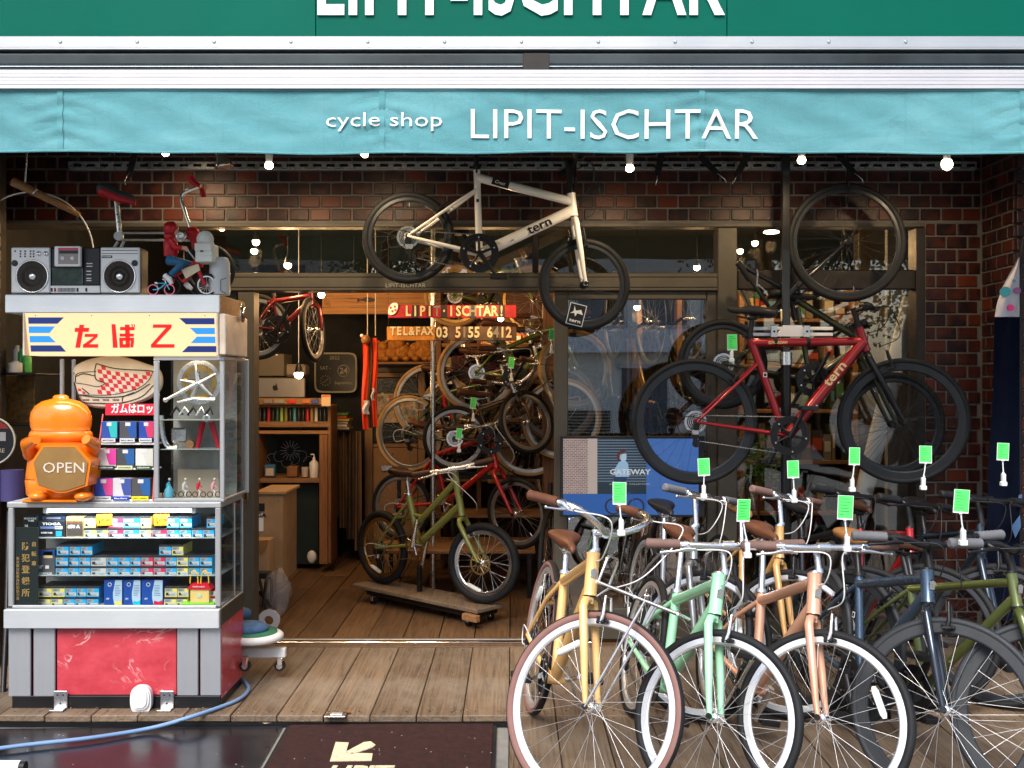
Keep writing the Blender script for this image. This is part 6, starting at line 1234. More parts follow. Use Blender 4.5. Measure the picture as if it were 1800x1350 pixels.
MB().tube([q3(700, 740), q3(745, 880), q3(850, 1110)], [34 * px_, 34 * px_, 28 * px_], rj, 8).build('fork', fg); k = MB(); k.tube([q3(730, 760), q3(420, 960)], 24 * px_, rj, 8).tube([q3(740, 850), q3(520, 1060)], 30 * px_, rj, 8); k.tube([q3(520, 1060), q3(420, 950), q3(350, 1120)], 16 * px_, rj, 8); k.build('frame', fg)
k = MB(); k.prism([(q3(a, b).x, q3(a, b).z) for a, b in ((508, 880), (760, 795), (788, 890), (575, 1015))], Yf - .014, Yf - .010, flat((.62, .54, .38), .6)); k.build('plate', fg); MB().tube([q3(590, 590, -.03), q3(700, 730, 0)], .004, 'silver', 8).build('handlebar', fg)
MB().bbox(q3(525, 570, -.005), q3(545, 740, .0), 'gold', .001).build('bar_pad', fg)
wc_ = flat((.62, .64, .60), .6); k = MB(); k.bbox(q3(700, 755, -.05), q3(1050, 540, .05), wc_, .004); k.bbox(q3(690, 600, -.055), q3(1045, 530, .055), wc_, .003); k.bbox(q3(700, 760, -.055), q3(1060, 715, .055), wc_, .003); cr_ = k.build('crate', fg); MB().box(q3(775, 612, -.056), q3(820, 590, -.0545), 'ink').build('hand_hole', fg)
k = MB(); cl_ = M('bundle_cloth', (.72, .72, .70), .85, var=.06, bmp=1, bscale=90); k.ball(q3(850, 430), 120 * px_, cl_, 18, (1.05, .9, 1.1)); k.tube([q3(740, 520), q3(860, 540), q3(980, 500)], [50 * px_, 60 * px_, 35 * px_], cl_, 10); k.build('cloth_bundle', fg)
# tiny blue toy bicycle and drinks flask
tb = thing('toy_bicycle', 'tiny blue and pink toy bicycle standing before the red figurine', 'toy', tuple(q3(200, 1240, -.09))); k = MB(); pk = flat((.65, .15, .25), .4); k.torus(q3(320, 1175, -.09), 72 * px_, 8 * px_, pk, 'Y', 24, 6).build('wheel', tb); MB().torus(q3(75, 1175, -.09), 72 * px_, 8 * px_, pk, 'Y', 24, 6).build('wheel', tb)
k = MB(); bl_ = flat((.02, .35, .55), .35); k.tube([q3(75, 1175, -.09), q3(160, 1170, -.09), q3(270, 1080, -.09), q3(320, 1175, -.09)], 10 * px_, bl_, 6).tube([q3(160, 1170, -.09), q3(130, 1080, -.09), q3(270, 1080, -.09)], 9 * px_, bl_, 6).tube([q3(270, 1080, -.09), q3(250, 1030, -.09), q3(215, 1020, -.09)], 7 * px_, 'white_plastic', 6).bbox(q3(100, 1085, -.10), q3(160, 1070, -.08), 'white_plastic', .001); k.build('frame', tb)
fl = thing('flask', 'pale grey lidded flask with black line mark under the big black wheel', 'flask', tuple(q3(1065, 1250, .03))); MB().lathe([(.046, 0), (.048, .01), (.046, .15), (.038, .17), (.036, .172)], q3(1065, 1250, .04), flat((.5, .52, .54), .4), 'Z', 24).build('body', fl)
k = MB(); k.tube([q3(1165, 1000, -.0), q3(1080, 1030, -.012), q3(1080, 1190, -.012), q3(1160, 1230, .0)], .0016, 'ink', 5); k.build('mark', fl); k = MB()
for i in range(5): k.tube([q3(985 + 38 * i, 915, .04), q3(990 + 36 * i, 845, .04)], .006, 'chrome', 8)
k.build('ice_cubes', fl) if False else None
# little child bicycle behind it on the lid: saddle, silver beam, ape bar with red grips, black wheel
cb = thing('child_bicycle', 'small silver beam bicycle with red and black saddle and red gripped ape bars', 'bicycle', tuple(P(300, 519, YT + .22))); Ycb = YT + .24
W3 = lambda x, y, d=0: P(x, y, Ycb + d)
k = MB(); saddle_mesh(k, W3(206, 341), Vector((.96, 0, -.20)), L=.19, wmax=.11, m=M('saddle_grey', (.045, .05, .055), .6)); k.build('saddle', cb)
k = MB(); saddle_mesh(k, W3(207, 346), Vector((.96, 0, -.20)), L=.185, wmax=.105, m=flat((.45, .01, .02), .35)); k.build('saddle_base', cb)
MB().tube([W3(205, 352), W3(210, 408)], .0125, 'silver', 14).build('seatpost', cb)
k = MB(); [k.ball(W3(206 + i * 1.6, 377 + i * 13, -.0125), .004, 'ink', 8) for i in range(3)]; tag(k.build('post_holes', cb), kind='stuff')
k = MB(); k.tube([W3(206, 409.5), W3(345, 410)], .0055, 'alu', 10).tube([W3(206, 421.5), W3(345, 423)], .0055, 'alu', 10); k.lathe([(.022, .008), (.022, -.008)], W3(209, 415), 'alu', 'Y', 20); k.build('frame', cb)
k = MB(); k.tube([W3(207, 425), W3(198, 440), W3(150, 515)], .0075, 'alu', 8).tube([W3(218, 424), W3(212, 436), W3(170, 515)], .0075, 'alu', 8); k.build('rear_stay', cb)
k = MB(); k.tube(bez([W3(335, 402), W3(325, 372), W3(319, 350), W3(325, 338), W3(351, 328)], 8), .009, 'chrome', 12); hb_ = k.build('handlebar', cb); k = MB(); k.tube([W3(352, 328), W3(341, 322), W3(334, 312)], [.012, .014, .020], flat((.55, .01, .02), .35), 12); k.tube([W3(355, 330, .05), W3(358, 346, .05)], .012, flat((.55, .01, .02), .35), 12); k.build('grip', cb)
k = MB(); k.tube([W3(336, 400), W3(352, 470)], [.02, .016], rj, 10); k.ball(W3(338, 410), .032, rj, 14, (1.2, .8, 1)); k.build('head_unit', cb); MB().lathe([(.026, 0), (.026, -.012), (.010, -.016), (.010, -.012)], W3(319, 416, -.03), 'silver', 'Y', 20).build('headlamp', cb)
k = MB(); k.torus(W3(366, 476), .108, .022, 'black_rubber', 'Y', 48, 10); k.build('wheel', cb)
for i, px in enumerate((175, 203)): a = W3(px - 3, 300); solo('wire', MB().tube([(a.x - .02, a.y, 2.979), W3(px + (5 if i == 0 else 2), 345 if i else 322)], .0015, 'black_metal', 4), ('thin wire dropping to the nose of the red saddle', 'thin wire dropping beside the seatpost of the silver beam bicycle')[i], 'wire')
# ------------------------------------------------------------------ inside the shop
def bxp(x0, y0, x1, y1, Y, d, m, e=.003): return B(x0, y0, x1, y1, Y, d, m, e=e)
def inlamp(px, py, Y, label, watt=10, r=.024, name='lamp', top=None, flat_=1.0, shadeless=True):
    p = P(px, py, Y); t = thing(name, label, 'lamp', tuple(p)); zt_ = 2.69 if top is None else top
    MB().lathe([(r * .9, r * .3), (r * .75, r * 1.6), (r * .45, r * 2.2), (.006, r * 2.6)], p, 'black_metal', 'Z', 16).build('socket', t); MB().ball(p, r, bulb, 14, (1, 1, flat_)).build('bulb', t)
    MB().cyl(p + Vector((0, 0, r * 2.5)), (p.x, p.y, zt_), .0025, 'white_plastic' if name == 'pendant_lamp' else 'black_metal', 6).build('cord', t)
    l = bpy.data.lights.new('lamp_light', 'POINT'); l.energy = watt * .36; l.color = (1, .58, .25); l.shadow_soft_size = .04; link('lamp_light', l, t, Matrix.Translation((0, 0, -r - .045)))
for a in ((390, 399, 6.15, 'lit bulb behind the transom over the white crate'), (450, 425, 6.5, 'upper one of two lit bulbs side by side behind the transom'), (447, 441, 6.9, 'lower one of two lit bulbs behind the transom', 6), (506, 466, 6.3, 'lit bulb low behind the transom just above the beam', 10),
          (565, 518, 6.9, 'lit bulb before the plywood board', 10), (1327, 427, 7.2, 'lit bulb behind the right transom, nearer the round plate lamp', 8), (1301, 441, 7.6, 'lit bulb behind the right transom close to the mullion', 6), (1225, 470, 7.2, 'lit bulb peeping over the beam beside the mullion', 8), (690, 515, 7.6, 'lit bulb over the name boards', 0)):
    if len(a) < 5 or a[4]: inlamp(*a)
inlamp(1356, 408, 6.9, 'flat round lit plate lamp beside the black pole', 9, .055, 'plate_lamp', flat_=.2)
inlamp(525, 658, 7.2, 'pendant bulb on a long white cord over the silver computer', 5, .032, 'pendant_lamp')
inlamp(880, 560, 7.9, 'lit bulb hidden behind the name boards over the bicycles', 8); inlamp(1120, 540, 7.4, 'lit bulb over the bicycles behind the sliding door', .6); inlamp(622, 497, 6.2, 'added bulb out of sight behind the transom beam near the orange vest', 9); inlamp(850, 497, 6.2, 'added bulb out of sight behind the transom beam near the name boards', 9); inlamp(1480, 500, 7.2, 'lit bulb behind the tall window pane', 1.2)  # the two bulbs behind the beam are added, unseen, to brighten the name boards
DKG = M('dark_green_paint', (.012, .022, .018), .5)
tan = M('tan_wood_paint', (.30, .17, .075), .5, var=.1)
# high plywood board and ceiling board
t = thing('plywood_board', 'orange plywood board with a small fish cut-out above the name boards', 'board', tuple(P(660, 553, 8.0)))
bxp(566, 480, 752, 552, 8.0, .03, 'ply_wood').build('panel', t); k = MB(); k.prism([(P(x, 0, 7.99).x, P(0, y, 7.99).z) for x, y in ((628, 524), (634, 527), (645, 522), (655, 524), (662, 527), (655, 530), (645, 531), (634, 528), (628, 531))], 7.985, 7.995, flat((.05, .02, .04), .5)); k.build('fish_mark', t)
# hung red bicycle by the door jamb
hung(505, 590, 6.35, dict(Rh=(452, 575), Fh=(549, 580), BB=(490, 580), St=(480, 520), Ht=(545, 505), Hb=(547, 532), Sd=(478, 490)), name='bicycle', label='dark red bicycle hung under the beam by the left door jamb', col=paint('deep_red', (.11, .004, .006), .3), Rr=.21, Rf=.21, tubes=[((470, 532), (546, 520), .017), ((490, 580), (546, 528), .017), ((490, 580), (480, 522), .014)],
     wheels=dict(tr=.016, rim='rim_dull', spoke='spoke_dull'), metal='black_metal', sad='black_plastic', grip='black_rubber', cables='black_plastic', deraill=False, brakes=False, steer=R(82), bar_yaw=R(60))
# counter with computer
t = thing('cash_counter', 'dark green cash counter with wooden ledge and chalk drawn wall', 'counter', tuple(P(520, 990, 8.0)))
bxp(455, 850, 560, 992, 7.95, .4, DKG).build('front', t); bxp(453, 841, 562, 849, 7.85, .5, 'shelf_wood').build('ledge', t); bxp(454, 766, 562, 840, 8.3, .03, DKG).build('chalk_wall', t)
k = MB()
for i in range(16): a = i * PI / 8; c = P(510, 792, 8.29); k.tube([c + Vector((.03 * math.cos(a), 0, .03 * math.sin(a))), c + Vector((.085 * math.cos(a), 0, .085 * math.sin(a)))], .003, 'white_paint', 4)
for i in range(7): c = P(465 + 13 * i, 812 - 5 * (i % 3), 8.29); k.torus(c, .045, .002, 'white_paint', 'Y', 16, 4, a0=i, a1=i + 3.5)
tag(k.build('chalk_drawing', t), kind='stuff')
t = thing('spool_rack', 'wooden rack holding a row of coloured spools under the computer', 'rack', tuple(P(515, 765, 7.8))); Yk_ = 7.8
for y0, y1 in ((712, 716), (741, 751), (757, 763)): bxp(452, y0, 581, y1, Yk_, .3, 'shelf_wood').build('shelf', t)
for x0, x1 in ((576, 582), (452, 454)): bxp(x0, 716, x1, 990, Yk_ + .002, .28, 'post_wood').build('post', t)
bxp(561, 764, 575.5, 992, Yk_ + .004, .1, 'post_wood').build('post', t)
cl = [(.02, .02, .02), (.02, .03, .03), (.5, .02, .02), (.02, .02, .02), (.03, .10, .06), (.35, .5, .12), (.25, .25, .06), (.02, .03, .03), (.08, .35, .5), (.02, .02, .02), (.02, .02, .02), (.6, .03, .02), (.35, .2, .08), (.6, .6, .5), (.02, .02, .03), (.02, .03, .05)]
cn_ = ['black', 'dark grey', 'crimson', 'jet black', 'forest green', 'lime green', 'olive', 'slate', 'sky blue', 'coal black', 'matt black', 'scarlet', 'tan', 'ivory', 'midnight blue', 'ink blue']
for i, c_ in enumerate(cl):
    p = P(457 + 7.6 * i, 741, Yk_ + .05); k = MB(); k.lathe([(.013, 0), (.013, .108), (.010, .112), (.006, .12)], p, flat(c_, .35), 'Z', 12); solo('spool', k, f'{cn_[i]} spool, {OR[i] if i < 10 else OR[15 - i] + " counted back"} in the rack row', 'spool', 'coloured spools in a rack')
t = thing('computer', 'silver desktop computer with dark apple mark seen from behind', 'computer', tuple(P(495, 712, 7.85))); bxp(452, 664, 536, 699, 7.85, .015, M('computer_shell', (.38, .36, .33), .35, .6, var=.03), .012).build('shell', t); k = MB(); k.cyl(P(484, 712, 7.9), P(484, 700, 7.9), .05, 'silver', 14); k.build('stand', t)
k = MB(); c = P(484, 681, 7.846); k.prism([(c.x + a * .026, c.z + b * .026) for a, b in ((0, .55), (.35, .72), (.75, .62), (.55, .3), (.58, -.05), (.85, -.3), (.6, -.8), (.25, -1), (0, -.9), (-.25, -1), (-.65, -.7), (-.85, -.1), (-.75, .4), (-.4, .7))], 7.845, 7.8485, 'ink'); k.prism([(c.x, c.z + .018), (c.x + .010, c.z + .022), (c.x + .012, c.z + .032), (c.x + .002, c.z + .028)], 7.845, 7.8485, 'ink'); k.build('apple_mark', t)
t = thing('toy_box', 'wooden ledge box with small painted toy vehicles on its front under the computer', 'box', tuple(P(515, 712, 7.72))); bxp(453, 700, 566, 711, 7.72, .1, 'shelf_wood').build('box', t)
for x0, x1, c_ in ((463, 478, (.25, .22, .2)), (480, 500, (.3, .28, .22)), (505, 520, (.6, .05, .03)), (530, 545, (.55, .15, .03)), (547, 560, (.05, .08, .3))): bxp(x0, 702, x1, 709, 7.71, .008, flat(c_, .5), .003).build('painted_vehicle', t)
t = thing('card_stand', 'orange and white card standing at the end of the toy box', 'card', tuple(P(573, 712, 7.7))); bxp(565, 694, 581, 714, 7.70, .004, flat((.75, .55, .32), .5), .001).build('card', t); bxp(566, 694.5, 580, 698, 7.697, .003, flat((.7, .15, .03), .5), .0005).build('heading', t)
solo('carton', bxp(455, 622, 499, 661, 8.1, .3, flat((.22, .19, .15), .6)), 'plain pale carton on the shelf above the computer', 'box'); solo('paper_bundle', bxp(500, 640, 536, 662, 8.2, .2, flat((.45, .38, .30), .8), .02), 'rumpled paper bundle next to the pale carton', 'paper')
t = thing('wall_calendar', 'square black calendar board with round clock and white frame dated 2022', 'calendar', tuple(P(590, 691, 8.6))); Yw = 8.62
k = MB(); o_ = [(P(590, 0, Yw).x + a, P(0, 655, Yw).z + b) for a, b in oval(0, 0, .185, .175, 40, 7)]; k.prism(o_, Yw, Yw + .03, M('bone_frame', (.42, .38, .28), .5)); k.build('frame', t)
k = MB(); o_ = [(P(590, 0, Yw).x + a, P(0, 655, Yw).z + b) for a, b in oval(0, 0, .170, .160, 40, 7)]; k.prism(o_, Yw - .004, Yw - .0005, flat((.01, .012, .012), .3)); k.build('board', t)
for s_, x, y, h_ in (('2022', 588, 629, .032), ('SAT -', 572, 647, .030), ('September', 604, 673, .026)): put_text(s_, P(x, y, Yw - .006), h_, 'bone_frame', t, depth=.001)
k = MB(); k.torus(P(604, 652, Yw - .006), .050, .004, 'bone_frame', 'Y', 28, 6); k.build('date_ring', t); put_text('24', P(604, 652, Yw - .006), .05, 'bone_frame', t, bold=.03)
k = MB(); c = P(572, 669, Yw - .006)
for i in range(12): a = i * PI / 6; u = Vector((math.cos(a), 0, math.sin(a))); k.tube([c + u * .036, c + u * .048], .0025, 'bone_frame', 4)
k.tube([c + Vector((-.025, 0, -.022)), c + Vector((.025, 0, .015))], .002, 'bone_frame', 4); tag(k.build('clock_marks', t), kind='stuff')
# things on the counter
t = thing('hand_gel_bottle', 'white pump bottle on the dark counter ledge', 'bottle', tuple(P(552, 840, 7.95))); MB().lathe([(.035, 0), (.037, .02), (.037, .12), (.012, .145), (.010, .165)], P(552, 840, 7.95), 'white_plastic', 'Z', 14).build('bottle', t); MB().tube([P(552, 804, 7.95), P(552, 799, 7.95), P(546, 799, 7.95)], .006, 'white_plastic', 6).build('pump', t)
solo('card_box', bxp(465, 817, 483, 838, 7.9, .05, flat((.05, .16, .30), .5)).bbox(*[tuple(v) for v in (P(467, 836, 7.897), P(481, 823, 7.899))], flat((.6, .5, .4), .5), .0005), 'small blue and white card box on the counter ledge', 'box')
solo('wooden_organiser', bxp(504, 820, 522, 838, 7.9, .1, 'post_wood'), 'brown wooden organiser on the counter ledge', 'organiser'); solo('paper_cup', MB().lathe([(.022, 0), (.03, .075)], P(536, 838, 7.88), flat((.6, .5, .4), .6), 'Z', 14), 'pale paper cup beside the pump bottle', 'cup')
t = thing('air_freshener', 'small white egg shaped device at the foot of the dark counter', 'device', tuple(P(548, 990, 7.85))); k = MB(); k.ball(P(548, 979, 7.85), .045, 'white_plastic', 16, (.85, .6, 1.15)); k.build('body', t)
t = thing('cardboard_box', 'tall brown cardboard box with black and white labels beside the doorway', 'box', tuple(P(470, 1025, 6.5))); bxp(440, 870, 497, 1024, 6.5, .42, 'cardboard').build('carton', t)
bxp(450, 885, 465, 899, 6.495, .003, 'ink', .0005).build('label', t); bxp(449, 902, 463, 934, 6.495, .003, 'white_paint', .0005).build('label', t); put_text('AGA', P(456, 906, 6.492), .03, 'ink', t, bold=.04); put_text('A', P(489, 880, 6.494), .01, 'ink', t); bxp(448, 864, 502, 869.5, 6.48, .44, 'cardboard').build('flap', t)
t = thing('cardboard_box', 'open brown cardboard box low in front of the tall one', 'box', tuple(P(460, 1010, 6.3))); bxp(440, 950, 472, 1040, 6.3, .15, 'cardboard').build('carton', t); k = MB(); k.prism([(P(450, 0, 6.29).x, P(0, 950, 6.29).z), (P(473, 0, 6.29).x, P(0, 949, 6.29).z), (P(460, 0, 6.29).x, P(0, 975, 6.29).z)], 6.285, 6.292, 'leather_tan'); k.build('flap', t)
bg_ = thing('plastic_bag', 'clear crumpled plastic bag hung on a folded black frame by the door', 'bag', tuple(P(490, 1085, 6.0)))
m, nt, bs = nodes_of('bag_film'); bs.inputs['Base Color'].default_value = (.45, .42, .42, 1); bs.inputs['Alpha'].default_value = .35; bs.inputs['Roughness'].default_value = .12; bump(nt, noise(nt, coords(nt), 22, 5), bs, 1, .03); MATS['bag_film'] = m
k = MB(); rn = random.Random(4); k.ball((0, 0, 0), 1, 'bag_film', 22); k.v = [P(488, 1040, 6.0) + Vector((v.x * .075 * (1 + .2 * math.sin(v.z * 5 + v.y * 7)), v.y * .06 * (1 + .2 * math.sin(v.x * 9)), v.z * .14 * (1 + .1 * math.sin(v.x * 6)))) for v in k.v]; k.build('film', bg_)
t = thing('folding_scooter', 'folded black frame with a small white wheel by the door', 'scooter', tuple(P(470, 1085, 6.0)))
for a in (((452, 1000), (468, 1072)), ((470, 1005), (462, 1068)), ((478, 1010), (476, 1060)), ((455, 1040), (482, 1072))): MB().tube([P(*a[0], 6.02), P(*a[1], 5.98)], .010, 'black_metal', 8).build('tube', t)
k = MB(); k.bbox(P(449, 1018, 6.0), P(476, 1005, 6.0) + Vector((0, .05, 0)), 'black_plastic', .01); k.build('grip_block', t)
k = MB(); k.ring(P(473, 1090, 5.97), .028, .065, -.012, .012, 'white_gloss', 28); k.build('wheel', t)
# trolley with cushions outside, right of the counter
t = thing('seat_trolley', 'white framed castor trolley with green and white round cushion seat', 'trolley', tuple(P(460, 1180, 5.0))); Yt2 = 5.0
k = MB(); k.bbox(P(380, 1157, Yt2), P(501, 1140, Yt2) + Vector((0, .04, 0)), 'white_plastic', .005); k.build('beam', t)
for px in (495, 434): 
    c = P(px - 3, 1170, Yt2 if px > 440 else 4.85); k = MB(); k.cyl(c + Vector((0, -.012, 0)), c + Vector((0, .014, 0)), .026, 'black_rubber', 18); w2 = k.build('castor', t); MB().cyl(c + Vector((0, -.014, 0)), c + Vector((0, -.0125, 0)), .015, 'silver', 14).build('castor_hub', w2); MB().bbox(c + Vector((-.012, -.018, .005)), c + Vector((.014, .018, .045)), 'chrome', .003).build('fork', w2)
c = P(447, 1120, Yt2); k = MB(); k.lathe([(.10, -.015), (.13, -.01), (.132, .012), (.12, .024), (.0, .028)], c, 'white_plastic', 'Z', 36); k.v = [Vector((c.x + (v.x - c.x) * 1.1, v.y, v.z)) for v in k.v]; k.build('seat', t)
k = MB(); k.lathe([(.115, .0), (.112, .012), (0, .014)], c + Vector((0, 0, .022)), flat((.03, .16, .09), .7), 'Z', 32); k.build('seat_pad', t)
dn_ = M('denim', (.06, .13, .26), .85, var=.25, nscale=30, bmp=.5, bscale=200); k = MB(); k.ball(P(437, 1104, Yt2), .085, dn_, 20, (1.2, 1, .42)); solo('cushion', k, 'blue denim cushion lying on the green round seat', 'cushion')
k = MB(); k.ball(P(425, 1078, Yt2 + .15), .05, dn_, 16, (1, 1, .6)); solo('cushion', k, 'second blue denim cushion half behind the counter corner', 'cushion')
# doorway centre: ropes, vest, name boards, pipe
for i, px in enumerate((646, 660)): a = P(px, 515, 7.2); solo('rope', MB().tube([(a.x, 7.2, 2.69), P(px, 590, 7.2)], .004, flat((.5, .46, .38), .8), 6), ('white rope carrying the orange vest, by the toy pulley', 'white rope beside the name board, second of the pair')[i], 'rope')
vo = flat((.85, .06, .015), .6); vs_ = thing('safety_vest', 'orange red safety vest with brown and silver bands hanging on ropes', 'vest', tuple(P(650, 755, 7.2)))
def strip(x0, x1, y0, y1, Y, m, nm, w0=1.0): k = MB(); k.grid(lambda u, v: P(x0 + (x1 - x0) * u + 1.5 * math.sin(v * 7), y0 + (y1 - y0) * v, Y + .012 * math.sin(u * 3.1 * 2 + v * 4)), 8, 24, m); k.grid(lambda u, v: P(x0 + (x1 - x0) * u + 1.5 * math.sin(v * 7), y0 + (y1 - y0) * v, Y + .006 + .012 * math.sin(u * 3.1 * 2 + v * 4)), 8, 24, m); tag(k.build(nm, vs_), kind='stuff')
strip(637, 647, 600, 755, 7.2, vo, 'front_panel'); strip(655, 663, 594, 750, 7.2, vo, 'front_panel'); strip(647.5, 655, 600, 752, 7.22, flat((.10, .05, .02), .7), 'lining'); strip(638, 649, 704, 728, 7.175, flat((.6, .6, .62), .3), 'silver_band'); strip(653, 658, 682, 704, 7.175, flat((.6, .6, .62), .3), 'silver_band')
k = MB(); k.ball(P(643, 597, 7.17), .035, 'leather_tan', 12); k.ball(P(636, 590, 7.17), .014, 'white_plastic', 8); solo('monkey_toy', k, 'small brown toy on top of the orange vest', 'toy')
pp_ = P(761, 515, 7.0); solo('steel_pipe', MB().cyl((pp_.x, 7.0, 2.77), (pp_.x, 7.0, .02), .018, 'silver', 16), 'grey steel pipe post standing behind the name boards', 'pipe')
nb1 = thing('name_board', 'red skateboard lettered with the shop name in mixed cream capitals', 'sign', tuple(P(800, 559, 6.5))); nb2 = thing('phone_board', 'orange and grey skateboard lettered with phone and fax number', 'sign', tuple(P(795, 598, 6.5)))
def deckpl(x0, x1, y0, y1, m, par, nm): a, b = P(x0, y1, 6.5), P(x1, y0, 6.5); return MB().bbox((a.x, 6.5, a.z), (b.x, 6.512, b.z), m, .004).build(nm, par)
deckpl(682, 908, 536, 559, M('red_deck', (.42, .02, .03), .5, var=.25, nscale=20), nb1, 'board'); deckpl(680, 764, 574, 599, M('orange_deck', (.55, .22, .03), .5, var=.3, nscale=20), nb2, 'board'); deckpl(764.5, 908, 574, 599, M('grey_deck', (.12, .07, .04), .5, var=.4, nscale=16), nb2, 'board')
crm = M('cream_letter', (.72, .62, .38), .5); crg = M('grey_letter', (.25, .22, .18), .5)
def spaced(txt, x0, x1, yc, h_, par, widths=None, plates=True):
    n = len(txt); st_ = (x1 - x0) / n
    for i, ch_ in enumerate(txt):
        if ch_ == ' ': continue
        x = x0 + st_ * (i + .5)
        if plates and i % 2: c_ = ((.08, .09, .03), (.03, .03, .03), (.35, .25, .08), (.12, .02, .02))[i % 4]; MB().bbox(P(x - st_ * .44, yc + h_ * .62, 6.497), P(x + st_ * .44, yc - h_ * .62, 6.497) + Vector((0, .0025, 0)), flat(c_, .5), .0005).build('letter_plate', par)
        put_text(ch_, P(x, yc, 6.494), h_ / FPX * 6.5, crg if (plates and i % 5 == 4) else crm, par, bold=.04, depth=.002, sx=.8)
spaced('LIPIT·ISCHTAR!', 711, 888, 547.5, 18, nb1); spaced('TEL&FAX', 685, 762, 582.5, 15, nb2, plates=False); spaced('03 5155 6412', 766, 900, 585, 19, nb2)
k = MB(); o_ = [(P(691, 0, 6.49).x + a * .8 + b * .3, P(0, 543, 6.49).z + b) for a, b in oval(0, 0, .036, .040, 20, 2.4)]; k.prism(o_, 6.484, 6.489, 'white_paint'); k.build('badge', nb1)
for dx, dy in ((-4, -1), (3, -3), (-1, 5), (4, 3)): MB().cyl(P(691 + dx, 542 + dy, 6.483), P(691 + dx, 542 + dy, 6.4838), .008, flat((.5, .05, .04), .5), 10).build('badge_dot', nb1)
for px in (683, 905): a = P(px, 536, 6.5); solo('cord', MB().tube([(a.x, 6.506, 2.69), (a.x, 6.506, a.z), tuple(P(px, 574, 6.5) + Vector((0, .006, 0)))], .0025, 'black_metal', 4), ('thin cord holding the badge end of the name boards', 'thin cord holding the bicycle end of the name boards')[px > 800], 'cord')
# plush animals on a shelf
t = thing('wall_shelf', 'tilted wooden shelf over the tan door', 'shelf', tuple(P(710, 642, 8.2))); bxp(664, 636, 756, 640, 8.0, .35, 'shelf_wood').build('board', t)
pf = M('orange_plush', (.50, .20, .035), .95, var=.35, nscale=30, bmp=1, bscale=120); rn = random.Random(3)
for i, px in enumerate((673, 690, 708, 724, 741, 750)):
    t = thing('plush_toy', ('orange plush toy leaning at the vest end of the shelf', 'round backed orange plush toy, second from the vest', 'orange plush toy with pale paws in the shelf middle', 'small orange plush toy before the shelf middle', 'orange plush toy with dangling legs', 'orange plush toy squeezed against the steel pipe')[i], 'plush toy', tuple(P(px, 636, 8.1)), group='orange plush toys on the shelf'); h_ = rn.uniform(.06, .09)
    b0 = P(px, 636, 8.1); k = MB(); k.ball(b0 + Vector((0, 0, h_)), h_, pf, 14, (.9, .9, 1)); k.build('body', t); k = MB(); k.ball(b0 + Vector((rn.uniform(-.03, .03), -.03, h_ * 1.9)), h_ * .62, pf, 12); k.ball(b0 + Vector((.03, -.04, h_ * 2.4)), h_ * .2, pf, 8); k.ball(b0 + Vector((-.03, -.04, h_ * 2.4)), h_ * .2, pf, 8); k.build('head', t)
    k = MB(); k.ball(b0 + Vector((.04, -.09, .025)), .03, pf, 8, (1, 1.6, .8)); k.build('leg', t)
# tan door with sticker panel
t = thing('toilet_door', 'tan wooden door with dark ribbed glass and a panel covered in stickers', 'door', tuple(P(692, 985, 8.4)))
for nm, a in (('stile', (641, 655, 655, 985)), ('stile', (735, 655, 747, 985)), ('top_rail', (656, 655, 734, 663)), ('lower_panel', (656, 787, 734, 985)), ('middle_rail', (656, 780, 734, 786))): bxp(*a, 8.4, .04, tan).build(nm, t)
bxp(656, 664, 734, 779, 8.43, .008, M('ribbed_glass', (.02, .03, .035), .25, var=.5, bmp=1, bscale=60)).build('pane', t); bxp(640, 646, 748, 654, 8.39, .06, 'door_frame').build('lintel', t)
k = MB(); rn = random.Random(9); sp_ = thing('sticker_panel', 'rectangular panel crowded with small coloured stickers on the ribbed door glass', 'stickers', tuple(P(697, 743, 8.38))); bxp(663, 692, 735, 743, 8.39, .01, flat((.45, .36, .26), .6), .001).build('panel', sp_)
pal = [(.6, .5, .36), (.5, .08, .03), (.10, .25, .35), (.5, .35, .08), (.08, .22, .08), (.35, .30, .26), (.55, .18, .14), (.65, .6, .5)]
for i in range(150):
    c = P(rn.uniform(666, 732), rn.uniform(695, 740), 8.388 - i * .00002); a = rn.uniform(0, 3); u = Vector((math.cos(a), 0, math.sin(a))) * rn.uniform(.008, .026); v = Vector((-math.sin(a), 0, math.cos(a))) * rn.uniform(.004, .015)
    k.add([c - u - v, c + u * rn.uniform(.3, 1) - v, c + u + v, c - u * .5 + v * 1.6], [(0, 1, 2, 3)], flat(rn.choice(pal), .5))
tag(k.build('sticker_layer', sp_), kind='stuff')
solo('name_plate', bxp(670, 818, 690, 828, 8.38, .01, 'silver'), 'small pale plate on the lower half of the tan door', 'plate')
for i, (px, w2, cc) in enumerate(((592, 9, (.10, .06, .03)), (605, 8, (.16, .09, .05)), (618, 10, (.07, .045, .03)), (630, 7, (.20, .12, .07)))):
    k = MB(); k.grid(lambda u, v: P(px + w2 * (u - .5) * 2 * (.7 + .3 * v), 758 + 150 * v + 20 * i * (v > .5), 8.2 + .03 * math.sin(u * 9 + i) ), 10, 10, flat(cc, .85)); solo('draped_cloth', k, ('dark brown cloth hanging beside the wooden post', 'rust brown cloth hanging second from the post', 'black brown cloth hanging in the corner', 'light brown cloth hanging next to the tan door')[i], 'cloth')
t = thing('magazine_pile', 'pile of mixed magazines on the shelf beyond the spool rack', 'magazines', tuple(P(597, 757, 8.1)))
for i in range(6): bxp(583 + rn.uniform(-1, 1), 726 + 5 * i, 612 + rn.uniform(-3, 3), 730 + 5 * i, 8.1, .22, flat(rn.choice(pal), .6), .002).build('magazine', t)
